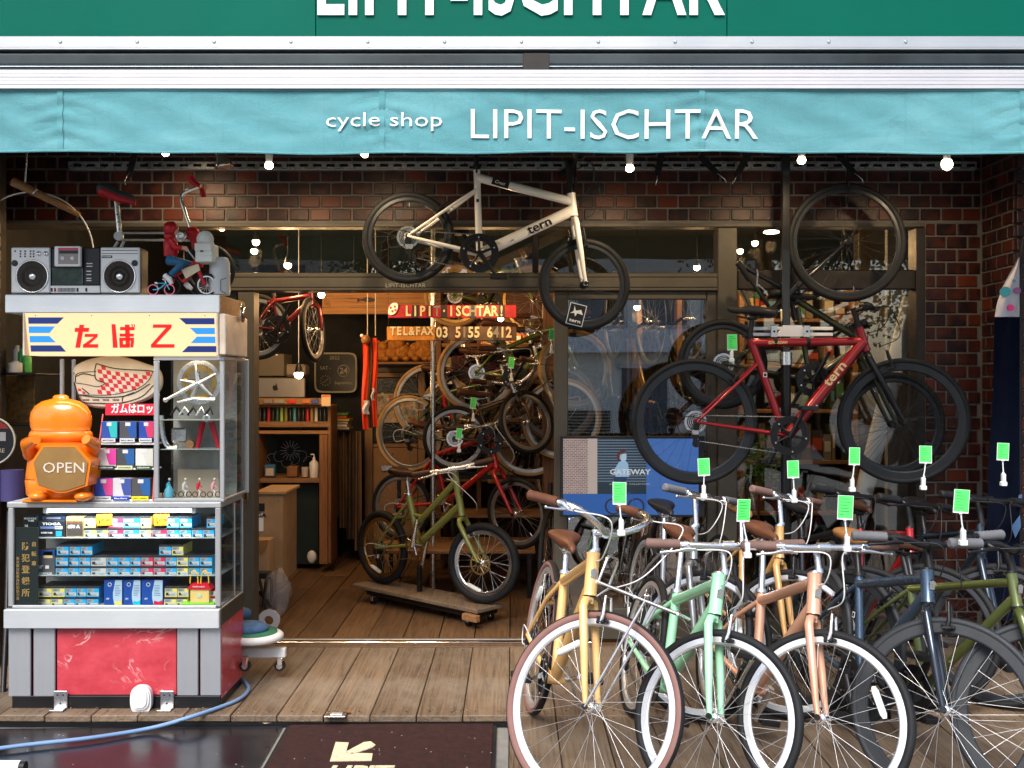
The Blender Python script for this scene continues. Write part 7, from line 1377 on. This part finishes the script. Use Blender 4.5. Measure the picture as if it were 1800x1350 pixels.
# wooden shelving behind the bicycles
sv_ = thing('shelving', 'tall reddish wooden shelving behind the bicycles in the doorway', 'shelving', tuple(P(865, 905, 7.9))); Ys = 7.9
for x0, x1 in ((766, 775), (955, 990), (838, 846)): bxp(x0, 500, x1, 985, Ys - .01 if x0 < 900 else 7.2, .3, 'post_wood').build('upright', sv_)
for y in (603, 668, 735, 778, 840, 900): bxp(776, y, 954, y + 7, Ys, .35, 'shelf_wood').build('shelf', sv_)
bxp(776, 500, 954, 985, Ys + .36, .02, M('shelf_back', (.07, .03, .018), .7)).build('back', sv_)
goods = [((.25, .02, .02), 'dark red'), ((.45, .36, .22), 'sand'), ((.05, .05, .06), 'black'), ((.35, .13, .05), 'rust'), ((.5, .45, .36), 'cream'), ((.08, .12, .05), 'moss'), ((.40, .28, .10), 'mustard'), ((.12, .10, .10), 'smoke grey')]
lv = {603: 'second shelf', 668: 'third shelf', 735: 'fourth shelf', 778: 'fifth shelf', 840: 'sixth shelf'}
bands = ['plain', 'two-banded', 'white-topped', 'striped']; used = {}
for y in (603, 668, 735, 778, 840):
    x = 779
    while x < 948:
        w2 = rn.uniform(9, 20); h_ = min(rn.uniform(14, 44), {603: 60, 668: 50, 735: 50, 778: 30, 840: 45}[y]); c_, nm = rn.choice(goods)
        if x + w2 > 953: break
        if x + w2 > 836 and x < 848: x = 848; continue
        key = (y, nm); used[key] = used.get(key, 0) + 1; lab_ = f'{OR[used[key] - 1]} {nm} parts box on the {lv[y]} behind the bicycles'
        t = thing('parts_box', lab_, 'box', tuple(P(x + w2 / 2, y, Ys + .1)), group='parts boxes on the wooden shelving'); bxp(x, y - h_, x + w2 - 1, y - .3, Ys + .05, .2, flat(c_, .5), .004).build('carton', t); bxp(x + 2, y - h_ * .7, x + w2 - 3, y - h_ * .3, Ys + .046, .003, flat(rn.choice(pal), .5), .0005).build('label', t); x += w2
t = thing('lock_display', 'dark maroon display card with a red rimmed lock brand badge', 'display card', tuple(P(832, 702, 7.6))); bxp(795, 625, 872, 702, 7.6, .02, flat((.05, .012, .010), .5)).build('card', t); put_text('ABUS', P(838, 635, 7.594), .06, flat((.30, .20, .18), .5), t, width=.20, bold=.03)
k = MB(); k.tube([Vector((P(838, 0, 7.59).x + a, 7.595, P(0, 635, 7.59).z + b)) for a, b in oval(0, 0, .14, .05, 30, 3)] , .004, flat((.4, .02, .02), .5), 5); k.build('badge', t)
solo('red_strap', MB().tube([P(777, 622, 7.5), P(779, 660, 7.5), P(782, 710, 7.5), P(800, 742, 7.5)], .018, flat((.35, .01, .02), .5), 8), 'thick red strap hanging beside the steel pipe', 'strap')
t = thing('storage_bin', 'cream coloured plastic storage bin on the lower shelf', 'bin', tuple(P(880, 850, 7.6))); bxp(857, 787, 903, 850, 7.6, .2, flat((.48, .34, .15), .5), .01).build('bin', t); bxp(853, 778, 907, 786, 7.58, .24, flat((.55, .42, .22), .5), .005).build('lid', t)
# bicycles inside
def stand_bike(rx, ry, zp, yaw, wb, label, col, g_, **k):
    Y = (EYE - zp) * FPX / (ry - 675); X_ = (rx - 900) / FPX * Y; t = bike('bicycle', label, Matrix.Translation((X_, Y, zp)) @ Matrix.Rotation(R(yaw), 4, 'Z'), g_, col, group='small-wheeled bicycles on display in the doorway', **k); return X_, Y
g_ = dict(Rh=(0, .25), Fh=(.93, .25), BB=(.37, .31), St=(.27, .62), Ht=(.70, .80), Hb=(.765, .53), Sd=(.25, .77), Ss=(.285, .59))
X_, Y_r = stand_bike(672, 1026, .12, -42, .93, 'moss green small-wheeled bicycle with silver front rim and fat tyre on the castor dolly', lime, g_, near=True, tubes=[((.72, .75), (.325, .42), .0185), ((.755, .60), (.37, .31), .021), ((.37, .31), (.27, .62), .018), ((.31, .50), (.40, .49), .012)],
    Rr=.25, Rf=.25, wheels=dict(tr=.026, rim='chrome', refl=250), rw=dict(rim='gold', spoke='gold', cog=True), fw=dict(disc=True), steer=R(16), bar_yaw=R(-55), bar='flat', grip='leather_dark', sad='leather_dark', ring_m='gold', ring_r=.08, crank_a=75, ts=1.15, stem_up=.02, bar_w=.52, quill=True, cables='white_plastic', brakes=False, fk_m=lime, pedal=False, kick=False)
dl2 = thing('castor_dolly', 'low worn wooden dolly on black castors under the moss green bicycle', 'dolly', tuple(P(740, 1070, 6.5)))
rt = Matrix.Translation((X_, Y_r, 0)) @ Matrix.Rotation(R(-42), 4, 'Z')
k = MB(); k.bbox((-.16, -.13, .092), (1.02, .13, .118), 'deck_wood', .004); k.v = [rt @ v for v in k.v]; k.build('board', dl2); k = MB(); k.bbox((-.05, -.10, .055), (.98, .10, .0915), 'black_metal', .003); k.v = [rt @ v for v in k.v]; k.build('frame', dl2)
for x_ in (.02, .92):
    for y_ in (-.1, .1): k = MB(); k.cyl((x_, y_ - .01, .024), (x_, y_ + .01, .024), .023, 'black_rubber', 14); k.bbox((x_ - .012, y_ - .015, .024), (x_ + .012, y_ + .015, .0545), 'silver', .002); k.v = [rt @ v for v in k.v]; k.build('castor', dl2)
k = MB(); k.bbox((.93, -.17, .05), (1.05, -.131, .09), 'shelf_wood', .003); k.bbox((.36, -.015, .119), (.385, .015, .29), 'black_metal', .002); k.v = [rt @ v for v in k.v]; k.build('prop', dl2)
b1 = thing('display_bench', 'wooden display step with black legs carrying the red bicycle', 'bench', tuple(P(880, 1000, 7.2))); MB().bbox((-.95, 6.85, .31), (.16, 7.45, .335), 'shelf_wood', .004).build('board', b1)
for x_, y_ in ((-.9, 6.88), (.12, 6.88), (-.9, 7.4), (.12, 7.4)): MB().bbox((x_ - .015, y_ - .015, 0), (x_ + .015, y_ + .015, .3095), 'black_metal', .002).build('leg', b1)
b2 = thing('display_bench', 'higher wooden display step behind, carrying the black bicycle with tan tyres', 'bench', tuple(P(920, 960, 7.7))); MB().bbox((-.5, 7.5, .47), (.32, 7.88, .495), 'shelf_wood', .004).build('board', b2)
for x_, y_ in ((-.45, 7.53), (.28, 7.53), (-.45, 7.85), (.28, 7.85)): MB().bbox((x_ - .015, y_ - .015, 0), (x_ + .015, y_ + .015, .4695), 'black_metal', .002).build('leg', b2)
g2 = dict(Rh=(0, .25), Fh=(.93, .25), BB=(.37, .30), St=(.27, .66), Ht=(.70, .80), Hb=(.765, .56), Sd=(.25, .84))
stand_bike(706, 950, .336, -24, .93, 'red small-wheeled bicycle with brown saddle on the wooden step', paint('red2', (.45, .012, .015), .1), g2, Rr=.25, Rf=.25, wheels=dict(tr=.018, rim='rim_dull', spoke='spoke_dull'), steer=R(-10), bar='riser', grip='leather_dark', sad='leather', ts=1.15, stem_up=.05, ring_m='gold', cables='white_plastic', bar_yaw=R(-50))
g3 = std(Rr=.29, Rf=.29, wb=.95, stl=.42); 
stand_bike(872, 880, .496, -62, .95, 'black bicycle with tan tyre walls standing on the upper step', blackp, g3, Rr=.29, Rf=.29, wheels=dict(tr=.017, side='tyre_tan', refl=260), steer=R(-2), bar='swept', sad='leather', grip='leather', ts=1.1, stem_up=.08, cables='white_plastic', bar_yaw=R(10), near=False)
# green bicycle with amber tyre walls hung high, and the yellow-tyred one behind it
hung(920, 650, 7.2, dict(Rh=(838, 655), Fh=(1012, 648), BB=(905, 664), St=(882, 590), Ht=(983, 575), Hb=(986, 592), Sd=(878, 570), Ss=(884, 600)), name='bicycle', label='leaf green bicycle with amber tyre walls hung across the doorway', col=green_f, Rr=.29, Rf=.29, tubes=[((888, 612), (984, 572), .018), ((905, 664), (986, 590), .020), ((905, 664), (882, 592), .016)], wheels=dict(tr=.017, side='tyre_tan', tyre='tyre_tan', rim='rim_dull', spoke='spoke_dull'), sad='leather', grip='leather', cables='black_plastic', steer=R(20), bar_yaw=R(40), deraill=False, near=False)
hung(905, 760, 7.0, dict(Rh=(800, 770), Fh=(925, 742), BB=(862, 775), St=(840, 712), Ht=(905, 690), Hb=(912, 706), Sd=(836, 692), Ss=(842, 720)), name='bicycle', label='bronze brown bicycle squeezed between the red one and the shelving', col=paint('bronze_brown', (.10, .05, .02), .5), Rr=.23, Rf=.23, wheels=dict(tr=.017, rim='rim_dull', spoke='spoke_dull'), sad='leather', grip='leather', cables='black_plastic', steer=R(35), bar_yaw=R(50), deraill=False, near=False, bar='swept')
hung(900, 560, 7.6, dict(Rh=(800, 520), Fh=(938, 527), BB=(860, 530), St=(840, 470), Ht=(912, 468), Hb=(918, 482), Sd=(836, 450), Ss=(842, 480)), name='bicycle', label='hung bicycle showing one amber wheel with bright spokes above the name boards', col=green_f, Rr=.24, Rf=.27, wheels=dict(tr=.019, tyre='tyre_tan', rim='gold'), sad='leather', grip='leather', cables=None, deraill=False, chain=False, brakes=False, near=False)
for i, (px, py, col, nm) in enumerate(((870, 745, paint('ink_black', (.012, .012, .014), .3), 'ink black'), (835, 800, paint('deep_green', (.05, .08, .02)), 'deep green'), (905, 770, paint('steel', (.3, .26, .2), .6), 'champagne grey'))):
    g4 = std(Rr=.30, Rf=.30, wb=1.0, stl=.42); t = bike('bicycle', f'{nm} bicycle with brown saddle in the upper rack before the shelving', Matrix.Translation(P(px - 115, py + 30, 7.65)) @ Matrix.Rotation(R(-14 - 10 * i), 4, 'Z'), g4, col, Rr=.30, Rf=.30, wheels=dict(tr=.017, side='tyre_tan', rim='rim_dull', spoke='spoke_dull'), bar='swept', sad='leather', grip='leather', steer=R(20), ts=1.1, stem_up=.07, cables='white_plastic')
up = thing('bike_rack', 'black steel rack rail holding the upper bicycles before the shelving', 'rack', tuple(P(860, 830, 7.8))); z4 = P(0, 830, 7.65).z
MB().bbox((P(700, 0, 7.6).x, 7.45, z4 - .035), (P(960, 0, 7.6).x, 7.48, z4 - .003), 'black_metal', .003).build('rail', up); MB().bbox((P(700, 0, 7.6).x, 7.70, z4 - .035), (P(960, 0, 7.6).x, 7.73, z4 - .003), 'black_metal', .003).build('rail', up)
for px in (702, 955):
    x_ = P(px, 0, 7.6).x; MB().bbox((x_ - .015, 7.56, 0), (x_ + .015, 7.59, z4 - .0355), 'black_metal', .002).build('leg', up)
TG2 = [(899, 637, 6.6, 'green and yellow tag hanging from the leaf green hung bicycle'), (832, 708, 6.8, 'green tag over the upper rack of the doorway'), (807, 762, 6.4, 'green tag over the red small-wheeled bicycle'), (970, 588, 6.2, 'green tag beside the sliding door stile')]
for px, py, Y, l in TG2: price_tag(px, py, Y, l, 9, 18, (0, 24), 6)
t = thing('bicycle', 'dark bicycle seen edge-on behind the door stile with a big thin wheel', 'bicycle', tuple(P(968, 990, 6.4))); mm = Matrix.Translation((P(966, 0, 6.3).x, 6.35, .345)) @ Matrix.Rotation(R(78), 4, 'Z'); wheel(t, inv_of(t) @ mm, .34, tr=.016, rim='silver', refl=200)
MB().tube([mm @ Vector((0, 0, 0)), mm @ Vector((.05, 0, .50))], .015, 'black_metal', 10).build('fork', t)
# behind the sliding door and the tall window
rn = random.Random(11)
for i in range(4):
    px = 1070 + 60 * i; col = (blackp, paint('bronze', (.30, .18, .06), .6), dkolive, paint('teal', (.03, .10, .10)), redp)[i]; g5 = std(stl=.45)
    nmv = ('black', 'bronze', 'dark olive', 'teal', 'dark red')[i]
    m5 = Matrix.Translation(P(px, 775 + 8 * (i % 2), 7.3 + .12 * i)) @ Matrix.Rotation(R(-82 + 5 * i), 4, 'Z') @ Matrix.Rotation(R(-76), 4, 'Y') @ Matrix.Translation((-.1, 0, -.3))
    bike('bicycle', f'{nmv} bicycle hung upright on the wall behind the sliding door glass', m5, g5, col, group='bicycles hung upright behind the glass', wheels=dict(tr=.016, rim='rim_dull', spoke='spoke_dull'), bar='flat', cables=None, deraill=False, sad='leather', grip='leather', near=False)
sh2 = thing('shelving', 'wooden shelving with mixed goods behind the tall window', 'shelving', tuple(P(1450, 1000, 7.4)))
for px in (1120, 1190, 1300, 1500): bxp(px, 480, px + 9, 1050, 7.5, .3, 'shelf_wood').build('upright', sh2)
for y in (560, 640, 720, 810, 900): bxp(1310, y, 1499, y + 6, 7.5, .3, 'shelf_wood').build('shelf', sh2)
used = {}
for y in (560, 640, 720, 810, 900):
    x = 1313
    while x < 1485:
        w2 = rn.uniform(7, 22); h_ = rn.uniform(25, 66); c_, nm = rn.choice(goods + [((.5, .03, .03), 'bright red'), ((.05, .25, .10), 'green')]); c_ = tuple(q * .5 for q in c_)
        if rn.random() < .35: x += w2; continue
        key = (y, nm); used[key] = used.get(key, 0) + 1
        t = thing('goods_box', f'{OR[used[key] - 1]} {nm} package on the ' + {560: 'top', 640: 'second', 720: 'third', 810: 'fourth', 900: 'lowest'}[y] + ' shelf behind the tall window', 'box', tuple(P(x + w2 / 2, y, 7.6)), group='packages on the shelving behind the tall window')
        bxp(x, y - h_, x + w2 - 1, y - .3, 7.55, .18, flat(c_, .5), .004).build('carton', t); bxp(x + 1.5, y - h_ * .75, x + w2 - 2.5, y - h_ * .35, 7.546, .003, flat(rn.choice(pal), .5), .0005).build('label', t); x += w2
t = thing('paper_roll', 'long white paper roll leaning in the corner of the tall window', 'paper roll', tuple(P(1500, 960, 5.95))); wp = flat((.86, .87, .88), .6)
MB().tube([P(1503, 930, 5.95), P(1602, 525, 6.0)], .052, wp, 24).build('roll', t)
solo('wall_switch', bxp(1567, 508, 1588, 537, 6.3, .01, 'white_plastic'), 'white switch plate seen through the tall window', 'switch'); struct('window_partition', bxp(1560, 395, 1612, 1100, 6.4, .05, M('pale_wall', (.30, .31, .32), .7)))
solo('drawing_poster', bxp(1510, 395, 1556, 475, 6.35, .01, flat((.40, .28, .14), .7)), 'tan paper with sketched figures behind the right transom', 'poster')
k = MB(); lf2 = flat((.10, .22, .03), .6)
pt = thing('leaf_reflection_plant', 'added yellow green plant behind the tall window, standing in for reflected leaves', 'plant', tuple(P(1330, 880, 6.1)))  # plant added inside in place of green leaves reflected in the pane
for i in range(260):
    c = P(rn.gauss(1335, 18), rn.gauss(812, 22), 6.1 + rn.gauss(0, .05)); u = Vector([rn.gauss(0, 1) for _ in range(3)]).normalized() * rn.uniform(.012, .03); v = u.orthogonal().normalized() * .010; k.add([c - u, c + v, c + u, c - v], [(0, 1, 2, 3)], lf2)
tag(k.build('foliage', pt), kind='stuff'); MB().tube([P(1332, 1000, 6.1), P(1334, 860, 6.1), P(1340, 800, 6.1)], .008, 'leather', 6).build('stem', pt); MB().lathe([(.09, -.0), (.12, .2), (.11, .2), (.08, .02)], (P(1332, 0, 6.1).x, 6.1, .0), 'leather', 'Z', 20).build('pot', pt)
# video screen on the door
tv = thing('video_screen', 'wide flat video screen playing a clip of a woman riding past brick and blue walls', 'screen', tuple(P(1112, 908, 5.50))); Yv = 5.50
bxp(985, 767, 1239, 909, Yv, .05, 'black_plastic').build('bezel', tv); ec = lambda n_, c_, s_=.62: emission('screen_' + n_, c_, s_ * .42)
def scr(x0, y0, x1, y1, m, nm='picture', o=.002): return bxp(x0, y0, x1, y1, Yv - o, .0012, m, .0001).build(nm, tv)
m, nt, bs = nodes_of('screen_brick'); br = nt.nodes.new('ShaderNodeTexBrick'); nt.links.new(coords(nt, kind='Object'), br.inputs[0]); br.inputs['Scale'].default_value = 1
mp_ = br.inputs[0].links[0].from_node; mp_.inputs['Rotation'].default_value = (PI / 2, 0, 0); br.inputs['Brick Width'].default_value = .022; br.inputs['Row Height'].default_value = .010; br.inputs['Mortar Size'].default_value = .0012; br.inputs['Scale'].default_value = 1.0
br.inputs['Color1'].default_value = (.16, .08, .06, 1); br.inputs['Color2'].default_value = (.26, .14, .10, 1); br.inputs['Mortar'].default_value = (.42, .40, .42, 1)
nt.links.new(br.outputs[0], bs.inputs['Emission Color']); bs.inputs['Emission Strength'].default_value = .34; bs.inputs['Base Color'].default_value = (.02, .02, .02, 1); MATS['screen_brick'] = m
scr(990, 771, 1033, 868, 'screen_brick'); scr(1033.2, 771, 1050, 868, ec('cream', (.55, .45, .40))); scr(1050.2, 771, 1136, 868, ec('dark', (.02, .04, .06)))
for i in range(16): scr(1050.4, 773 + 4.8 * i, 1135.8, 774.8 + 4.8 * i, ec('slat', (.16, .22, .30)), 'picture_slat', .0026)
scr(1136.2, 771, 1228, 905, ec('blue', (.06, .17, .50))); scr(990, 868.3, 1136, 905, ec('deep', (.03, .13, .45))); 
for a in ((1136.3, 799, 1228, 799.8), (1136.3, 828, 1228, 828.8), (1136.3, 857, 1228, 857.8), (1165, 771, 1165.8, 799), (1200, 799.9, 1200.8, 828), (1160, 828.9, 1160.8, 857), (990, 885, 1136, 885.6)): scr(*a, ec('joint', (.04, .11, .35)), 'picture_joint', .0026)
w1 = ec('skin', (.35, .55, .75)); k = MB(); f3 = lambda pts: [(P(x, 0, Yv).x, P(0, y, Yv).z) for x, y in pts]
for pts, mm_ in (([(1088, 812), (1098, 808), (1104, 815), (1106, 838), (1082, 838), (1080, 825)], w1), ([(1090, 797), (1094, 793), (1101, 796), (1101, 808), (1094, 812), (1089, 806)], ec('face', (.45, .65, .8))), ([(1084, 800), (1087, 794), (1094, 791), (1101, 793), (1102, 797), (1093, 798), (1091, 808), (1085, 810)], ec('hair', (.12, .03, .02))), ([(1078, 839), (1102, 839), (1096, 862), (1084, 866)], ec('skirt', (.02, .05, .12)))):
    k = MB(); k.prism(f3(pts), Yv - .0042, Yv - .0034, mm_); k.build('picture_figure', tv)
for cx_ in (1078, 1118): k = MB(); k.torus(P(cx_, 890, Yv - .0036), .042, .005, ec('tyre', (.03, .03, .06)), 'Y', 28, 6, sx=.1); k.build('picture_wheel', tv)
k = MB(); k.tube([P(1078, 890, Yv - .0036), P(1086, 868, Yv - .0036), P(1106, 866, Yv - .0036), P(1118, 890, Yv - .0036)], .0022, ec('tube', (.02, .10, .3)), 4); k.tube([P(1106, 868, Yv - .0036), P(1098, 888, Yv - .0036), P(1086, 868, Yv - .0036)], .0022, ec('tube', (.02, .10, .3)), 4); k.build('picture_bicycle', tv)
put_text('GATEWAY', P(1108, 830, Yv - .0048), .030, ec('type', (.7, .75, .8)), tv, width=.225, bold=.03, depth=.0004); put_text('ADVENTURE COLLECTION', P(1106, 851, Yv - .0048), .007, ec('type', (.7, .75, .8)), tv, width=.22, depth=.0004, spacing=1.3)
MB().ball(P(1001, 912, Yv - .002), .003, emission('blue_led', (.1, .3, 1), 8), 8).build('power_led', tv); MB().bbox((P(1100, 0, Yv).x, Yv + .051, P(0, 905, Yv).z), (P(1130, 0, Yv).x, YW + .019, P(0, 800, Yv).z), 'black_metal', .002).build('wall_bracket', tv)
# feather flag by the brick corner
ff = thing('feather_flag', 'feather banner with white dotted tip and dark navy body by the brick corner', 'flag', tuple(P(1765, 1000, 5.1))); Yf2 = 5.1
navf = M('navy_cloth', (.004, .006, .014), .95, spec=.02); edge = [(1791, 452), (1775, 480), (1762, 505), (1752, 535), (1748, 560), (1745, 700), (1738, 800), (1735, 905), (1735, 1090)]
def flagpart(y0, y1, m, nm):
    def fn(u, v):
        y = y0 + (y1 - y0) * v; xl_ = 1735
        for (xa, ya), (xb, yb) in zip(edge, edge[1:]):
            if ya <= y <= yb: xl_ = xa + (xb - xa) * (y - ya) / (yb - ya)
        return P(xl_ + (1792 - xl_) * u, y, Yf2 + .012 * math.sin(u * 7 + v * 3))
    k = MB(); k.grid(fn, 12, 30, m); k.build(nm, ff)
flagpart(452, 557, flat((.55, .53, .58), .8), 'tip_cloth'); flagpart(557.5, 1090, navf, 'body_cloth')
for px, py, r_, c_, nm in ((1767, 513, 9, (.05, .35, .45), 'dot'), (1776, 541, 6, (.65, .05, .25), 'dot'), (1782, 494, 3, (.1, .25, .4), 'dot'), (1788, 511, 6, (.25, .10, .3), 'dot')): MB().cyl(P(px, py, Yf2 - .014), P(px, py, Yf2 - .0135), r_ / FPX * Yf2, flat(c_, .7), 20).build(nm, ff)
for pts in ([(1788, 870), (1794, 868), (1793, 892), (1786, 888)], [(1775, 925), (1790, 905), (1792, 925), (1782, 945)]): k = MB(); k.prism([(P(x, 0, Yf2).x, P(0, y, Yf2).z) for x, y in pts], Yf2 - .016, Yf2 - .0145, flat((.06, .14, .28), .7)); k.build('blue_print', ff)
MB().tube(bez([P(1793, 1190, Yf2 + .02), P(1793, 700, Yf2 + .02), P(1794, 480, Yf2 + .02), P(1800, 420, Yf2 + .02)], 6), .009, 'black_metal', 8).build('flag_pole', ff); MB().bbox(P(1770, 1186, Yf2) * 1, Vector((P(1820, 0, Yf2).x, Yf2 + .2, .04)), 'black_rubber', .01).build('base', ff)
# dark alcove left of the counter
al = thing('alcove_shelf', 'dark shelf unit in the gloom left of the counter', 'shelf', tuple(P(30, 1200, 5.4)))
for y in (655, 745, 880): bxp(2, y, 62, y + 4, 5.25, .35, 'black_metal').build('shelf', al)
bxp(6, 660, 60, 744, 5.45, .01, M('sticker_card', (.16, .10, .035), .7, var=.5, nscale=40)).build('back_card', al)
for px, y0, c_, r_, l in ((30, 607, (.30, .33, .34), .024, 'pale grey spray can on the alcove shelf'), (38, 612, (.02, .20, .07), .022, 'dark green spray can on the alcove shelf'), (48, 622, (.10, .45, .08), .022, 'lime green spray can on the alcove shelf'), (27, 635, (.5, .48, .44), .035, 'white printed cup at the front of the alcove shelf')):
    a, b = P(px, 654.5, 5.33 if r_ < .03 else 5.28), P(px, y0, 5.33); k = MB(); k.lathe([(r_, 0), (r_, (b.z - a.z) * .82), (r_ * .5, (b.z - a.z) * .9), (r_ * .5, b.z - a.z)], a, flat(c_, .35), 'Z', 16); solo('spray_can' if r_ < .03 else 'cup', k, l, 'can' if r_ < .03 else 'cup')
k = MB(); k.cyl(P(22, 879.5, 5.1), P(22, 826, 5.1), .055, flat((.06, .05, .17), .6), 24); solo('cloth_roll', k, 'deep violet cloth roll standing behind the counter edge', 'roll')
t = thing('round_sign', 'round black sign with red top and white lettering half hidden by the pier', 'sign', tuple(P(4, 815, 5.12))); Yo = 5.12; c = P(-15, 775, Yo); k = MB(); k.cyl(c, c + Vector((0, .02, 0)), .12, flat((.012, .014, .018), .3), 40); k.build('disc', t); k = MB(); k.torus(c, .12, .005, flat((.5, .48, .4), .4), 'Y', 48, 6); k.build('rim', t)
k = MB(); k.prism([(c.x + .11 * math.cos(R(a)), c.z + .11 * math.sin(R(a))) for a in range(35, 150, 8)], Yo - .003, Yo - .0005, flat((.25, .02, .015), .4)); k.build('red_cap', t); k = MB(); k.box((c.x - .09, Yo - .003, c.z + .0), (c.x + .075, Yo - .0005, c.z + .045), flat((.3, .3, .3), .5)); k.build('lettering_block', t); put_text('TIRE', c + Vector((.04, -.003, -.05)), .022, 'bone_frame', t)
k = MB(); k.torus(P(55, 447, 5.2), .325, .004, 'white_gloss', 'Y', 64, 6, a0=R(-15), a1=R(125)); solo('wheel_hoop', k, 'thin pale wheel hoop hanging in the dark above the boombox', 'hoop')
k = MB(); k.tube([P(22, 319, 5.1), P(60, 337, 5.12), P(140, 378, 5.2)], [.024, .022, .013], 'shelf_wood', 14); solo('wooden_club', k, 'worn wooden club slung from wires in the dark above the boombox', 'club')
k = MB(); k.tube([P(62, 327, 5.12), P(64, 334, 5.09), P(58, 340, 5.10)], .004, 'silver', 6); a = P(52, 300, 5.1); k.tube([(a.x, 5.12, 2.979), P(44, 325, 5.11)], .004, 'silver', 6); tag(solo('wire_sling', k, 'steel wire sling round the wooden club', 'wire'), kind=None)
k = MB(); k.tube([P(4, 1250, 4.75), P(12, 1080, 4.95), P(16, 900, 5.15)], .014, 'black_metal', 8); solo('leaning_rod', k, 'dark metal rod leaning behind the left edge of the counter', 'rod')
for i, (px, dx) in enumerate(((240, -14), (1225, 40), (1320, -26), (1470, 36), (1165, -10))):
    a = P(px, 272, YW - .12); b = P(px + dx, 310, YW - .16); k = MB(); k.bbox((-.018, -.002, 0), (.018, .002, .16), 'black_metal', .001); k.tube([(0, -.003, .02), (0, -.02, .0), (0, -.03, -.03), (0, -.012, -.05)], .003, 'silver', 6)
    rt = Matrix.Rotation(-R(dx * 1.1), 3, 'Y'); k.v = [b + rt @ v for v in k.v]; solo('ceiling_bracket', k, ('black hook bracket by the saddle of the silver beam bicycle', 'black hook bracket beside the lamp right of the cream bicycle', 'black hook bracket just before the display pole', 'black hook bracket over the high black wheel', 'small black hook bracket next to the cream bicycle bars')[i], 'bracket')
# ------------------------------------------------------------------ across the street (seen mirrored in the panes)
bd = thing('building', 'grey and white office building across the street, mirrored in the door glass', 'building', (4, -16, LOWZ))
conc = M('concrete_pale', (.88, .83, .76), .8, var=.08, nscale=1); win_ = M('far_glass', (.10, .13, .17), .15)
D = -15.0
MB().box((-1, D - 6, LOWZ), (6.6, D, 2.3), conc).box((-1, D - 6, 2.9), (6.6, D - .5, 9), conc).build('wall', bd)
MB().box((-1.2, D - 6, 2.3), (6.9, D + .6, 2.9), M('white_wall', (.8, .8, .82), .7)).build('balcony', bd)
MB().box((2.9, D + .0, LOWZ), (4.1, D + .05, 1.9), win_).build('entrance', bd); MB().box((2.8, D, 1.9), (4.2, D + .12, 2.0), 'alu').build('lintel', bd)
for i in range(9): MB().box((1.3, D + .01, .05 + .085 * i), (2.6, D + .06, .10 + .085 * i), 'dark_rim').build('louvre', bd)
MB().box((5.0, D, .8), (6.2, D + .04, 2.0), win_).build('window', bd)
for i in range(4):
    x = 0 + i * 1.7; f_ = MB().box((x, D - .5, 3.0), (x + 1.4, D - .45, 4.4), 'alu').build('window', bd); MB().box((x + .08, D - .46, 3.08), (x + 1.32, D - .43, 4.32), win_).build('pane', f_)
b2 = thing('building', 'low beige house standing between street trees across the road', 'building', (-9, -18, LOWZ))
MB().box((-16, -24, LOWZ), (-5, -18, 6), M('beige_wall', (.5, .46, .4), .8)).build('wall', b2)
for i in range(4):
    for j in range(2): MB().box((-15 + i * 2.5, -18.02, 1 + j * 2.6), (-13.6 + i * 2.5, -17.98, 2.4 + j * 2.6), win_).build('window', b2)
lf = M('leaf_green', (.05, .11, .03), .6, var=.4)
def tree(x, y, h, label, n=4500):
    t = thing('street_tree', label, 'tree', (x, y, LOWZ), group='street trees across the road')
    k = MB(); k.tube([(x, y, LOWZ), (x + .1, y, h * .3), (x - .05, y, h * .55)], [.16, .12, .07], 'leather')
    for i in range(7):
        a = i * .9; k.tube([(x, y, h * (.32 + .03 * i)), (x + math.cos(a) * h * .2, y + math.sin(a) * h * .2, h * (.5 + .04 * i))], [.06, .02], 'leather', 6)
    k.build('trunk', t); k = MB(); rn = random.Random(int(x * 10))
    cl = [Vector((rn.gauss(0, .16) * h, rn.gauss(0, .16) * h, h * rn.uniform(.42, .95))) for _ in range(26)]
    for i in range(n):
        c = rn.choice(cl) + Vector([rn.gauss(0, .055) * h for _ in range(3)]) + Vector((x, y, 0)); s_ = rn.uniform(.04, .09)
        u = Vector([rn.gauss(0, 1) for _ in range(3)]).normalized() * s_; w_ = u.orthogonal().normalized() * s_ * .6
        k.add([c - u, c + w_, c + u, c - w_], [(0, 1, 2, 3)], lf)
    tag(k.build('crown', t), kind='stuff')
for x, y, h, l in ((7.6, -13.5, 7, 'bushy street tree beside the office building across the road'), (10.5, -14, 8, 'tall street tree past the office building across the road'), (-2.5, -14, 6.5, 'leafy street tree between the two buildings across the road'), (-8, -12, 7, 'street tree in front of the low beige house')): tree(x, y, h, l)
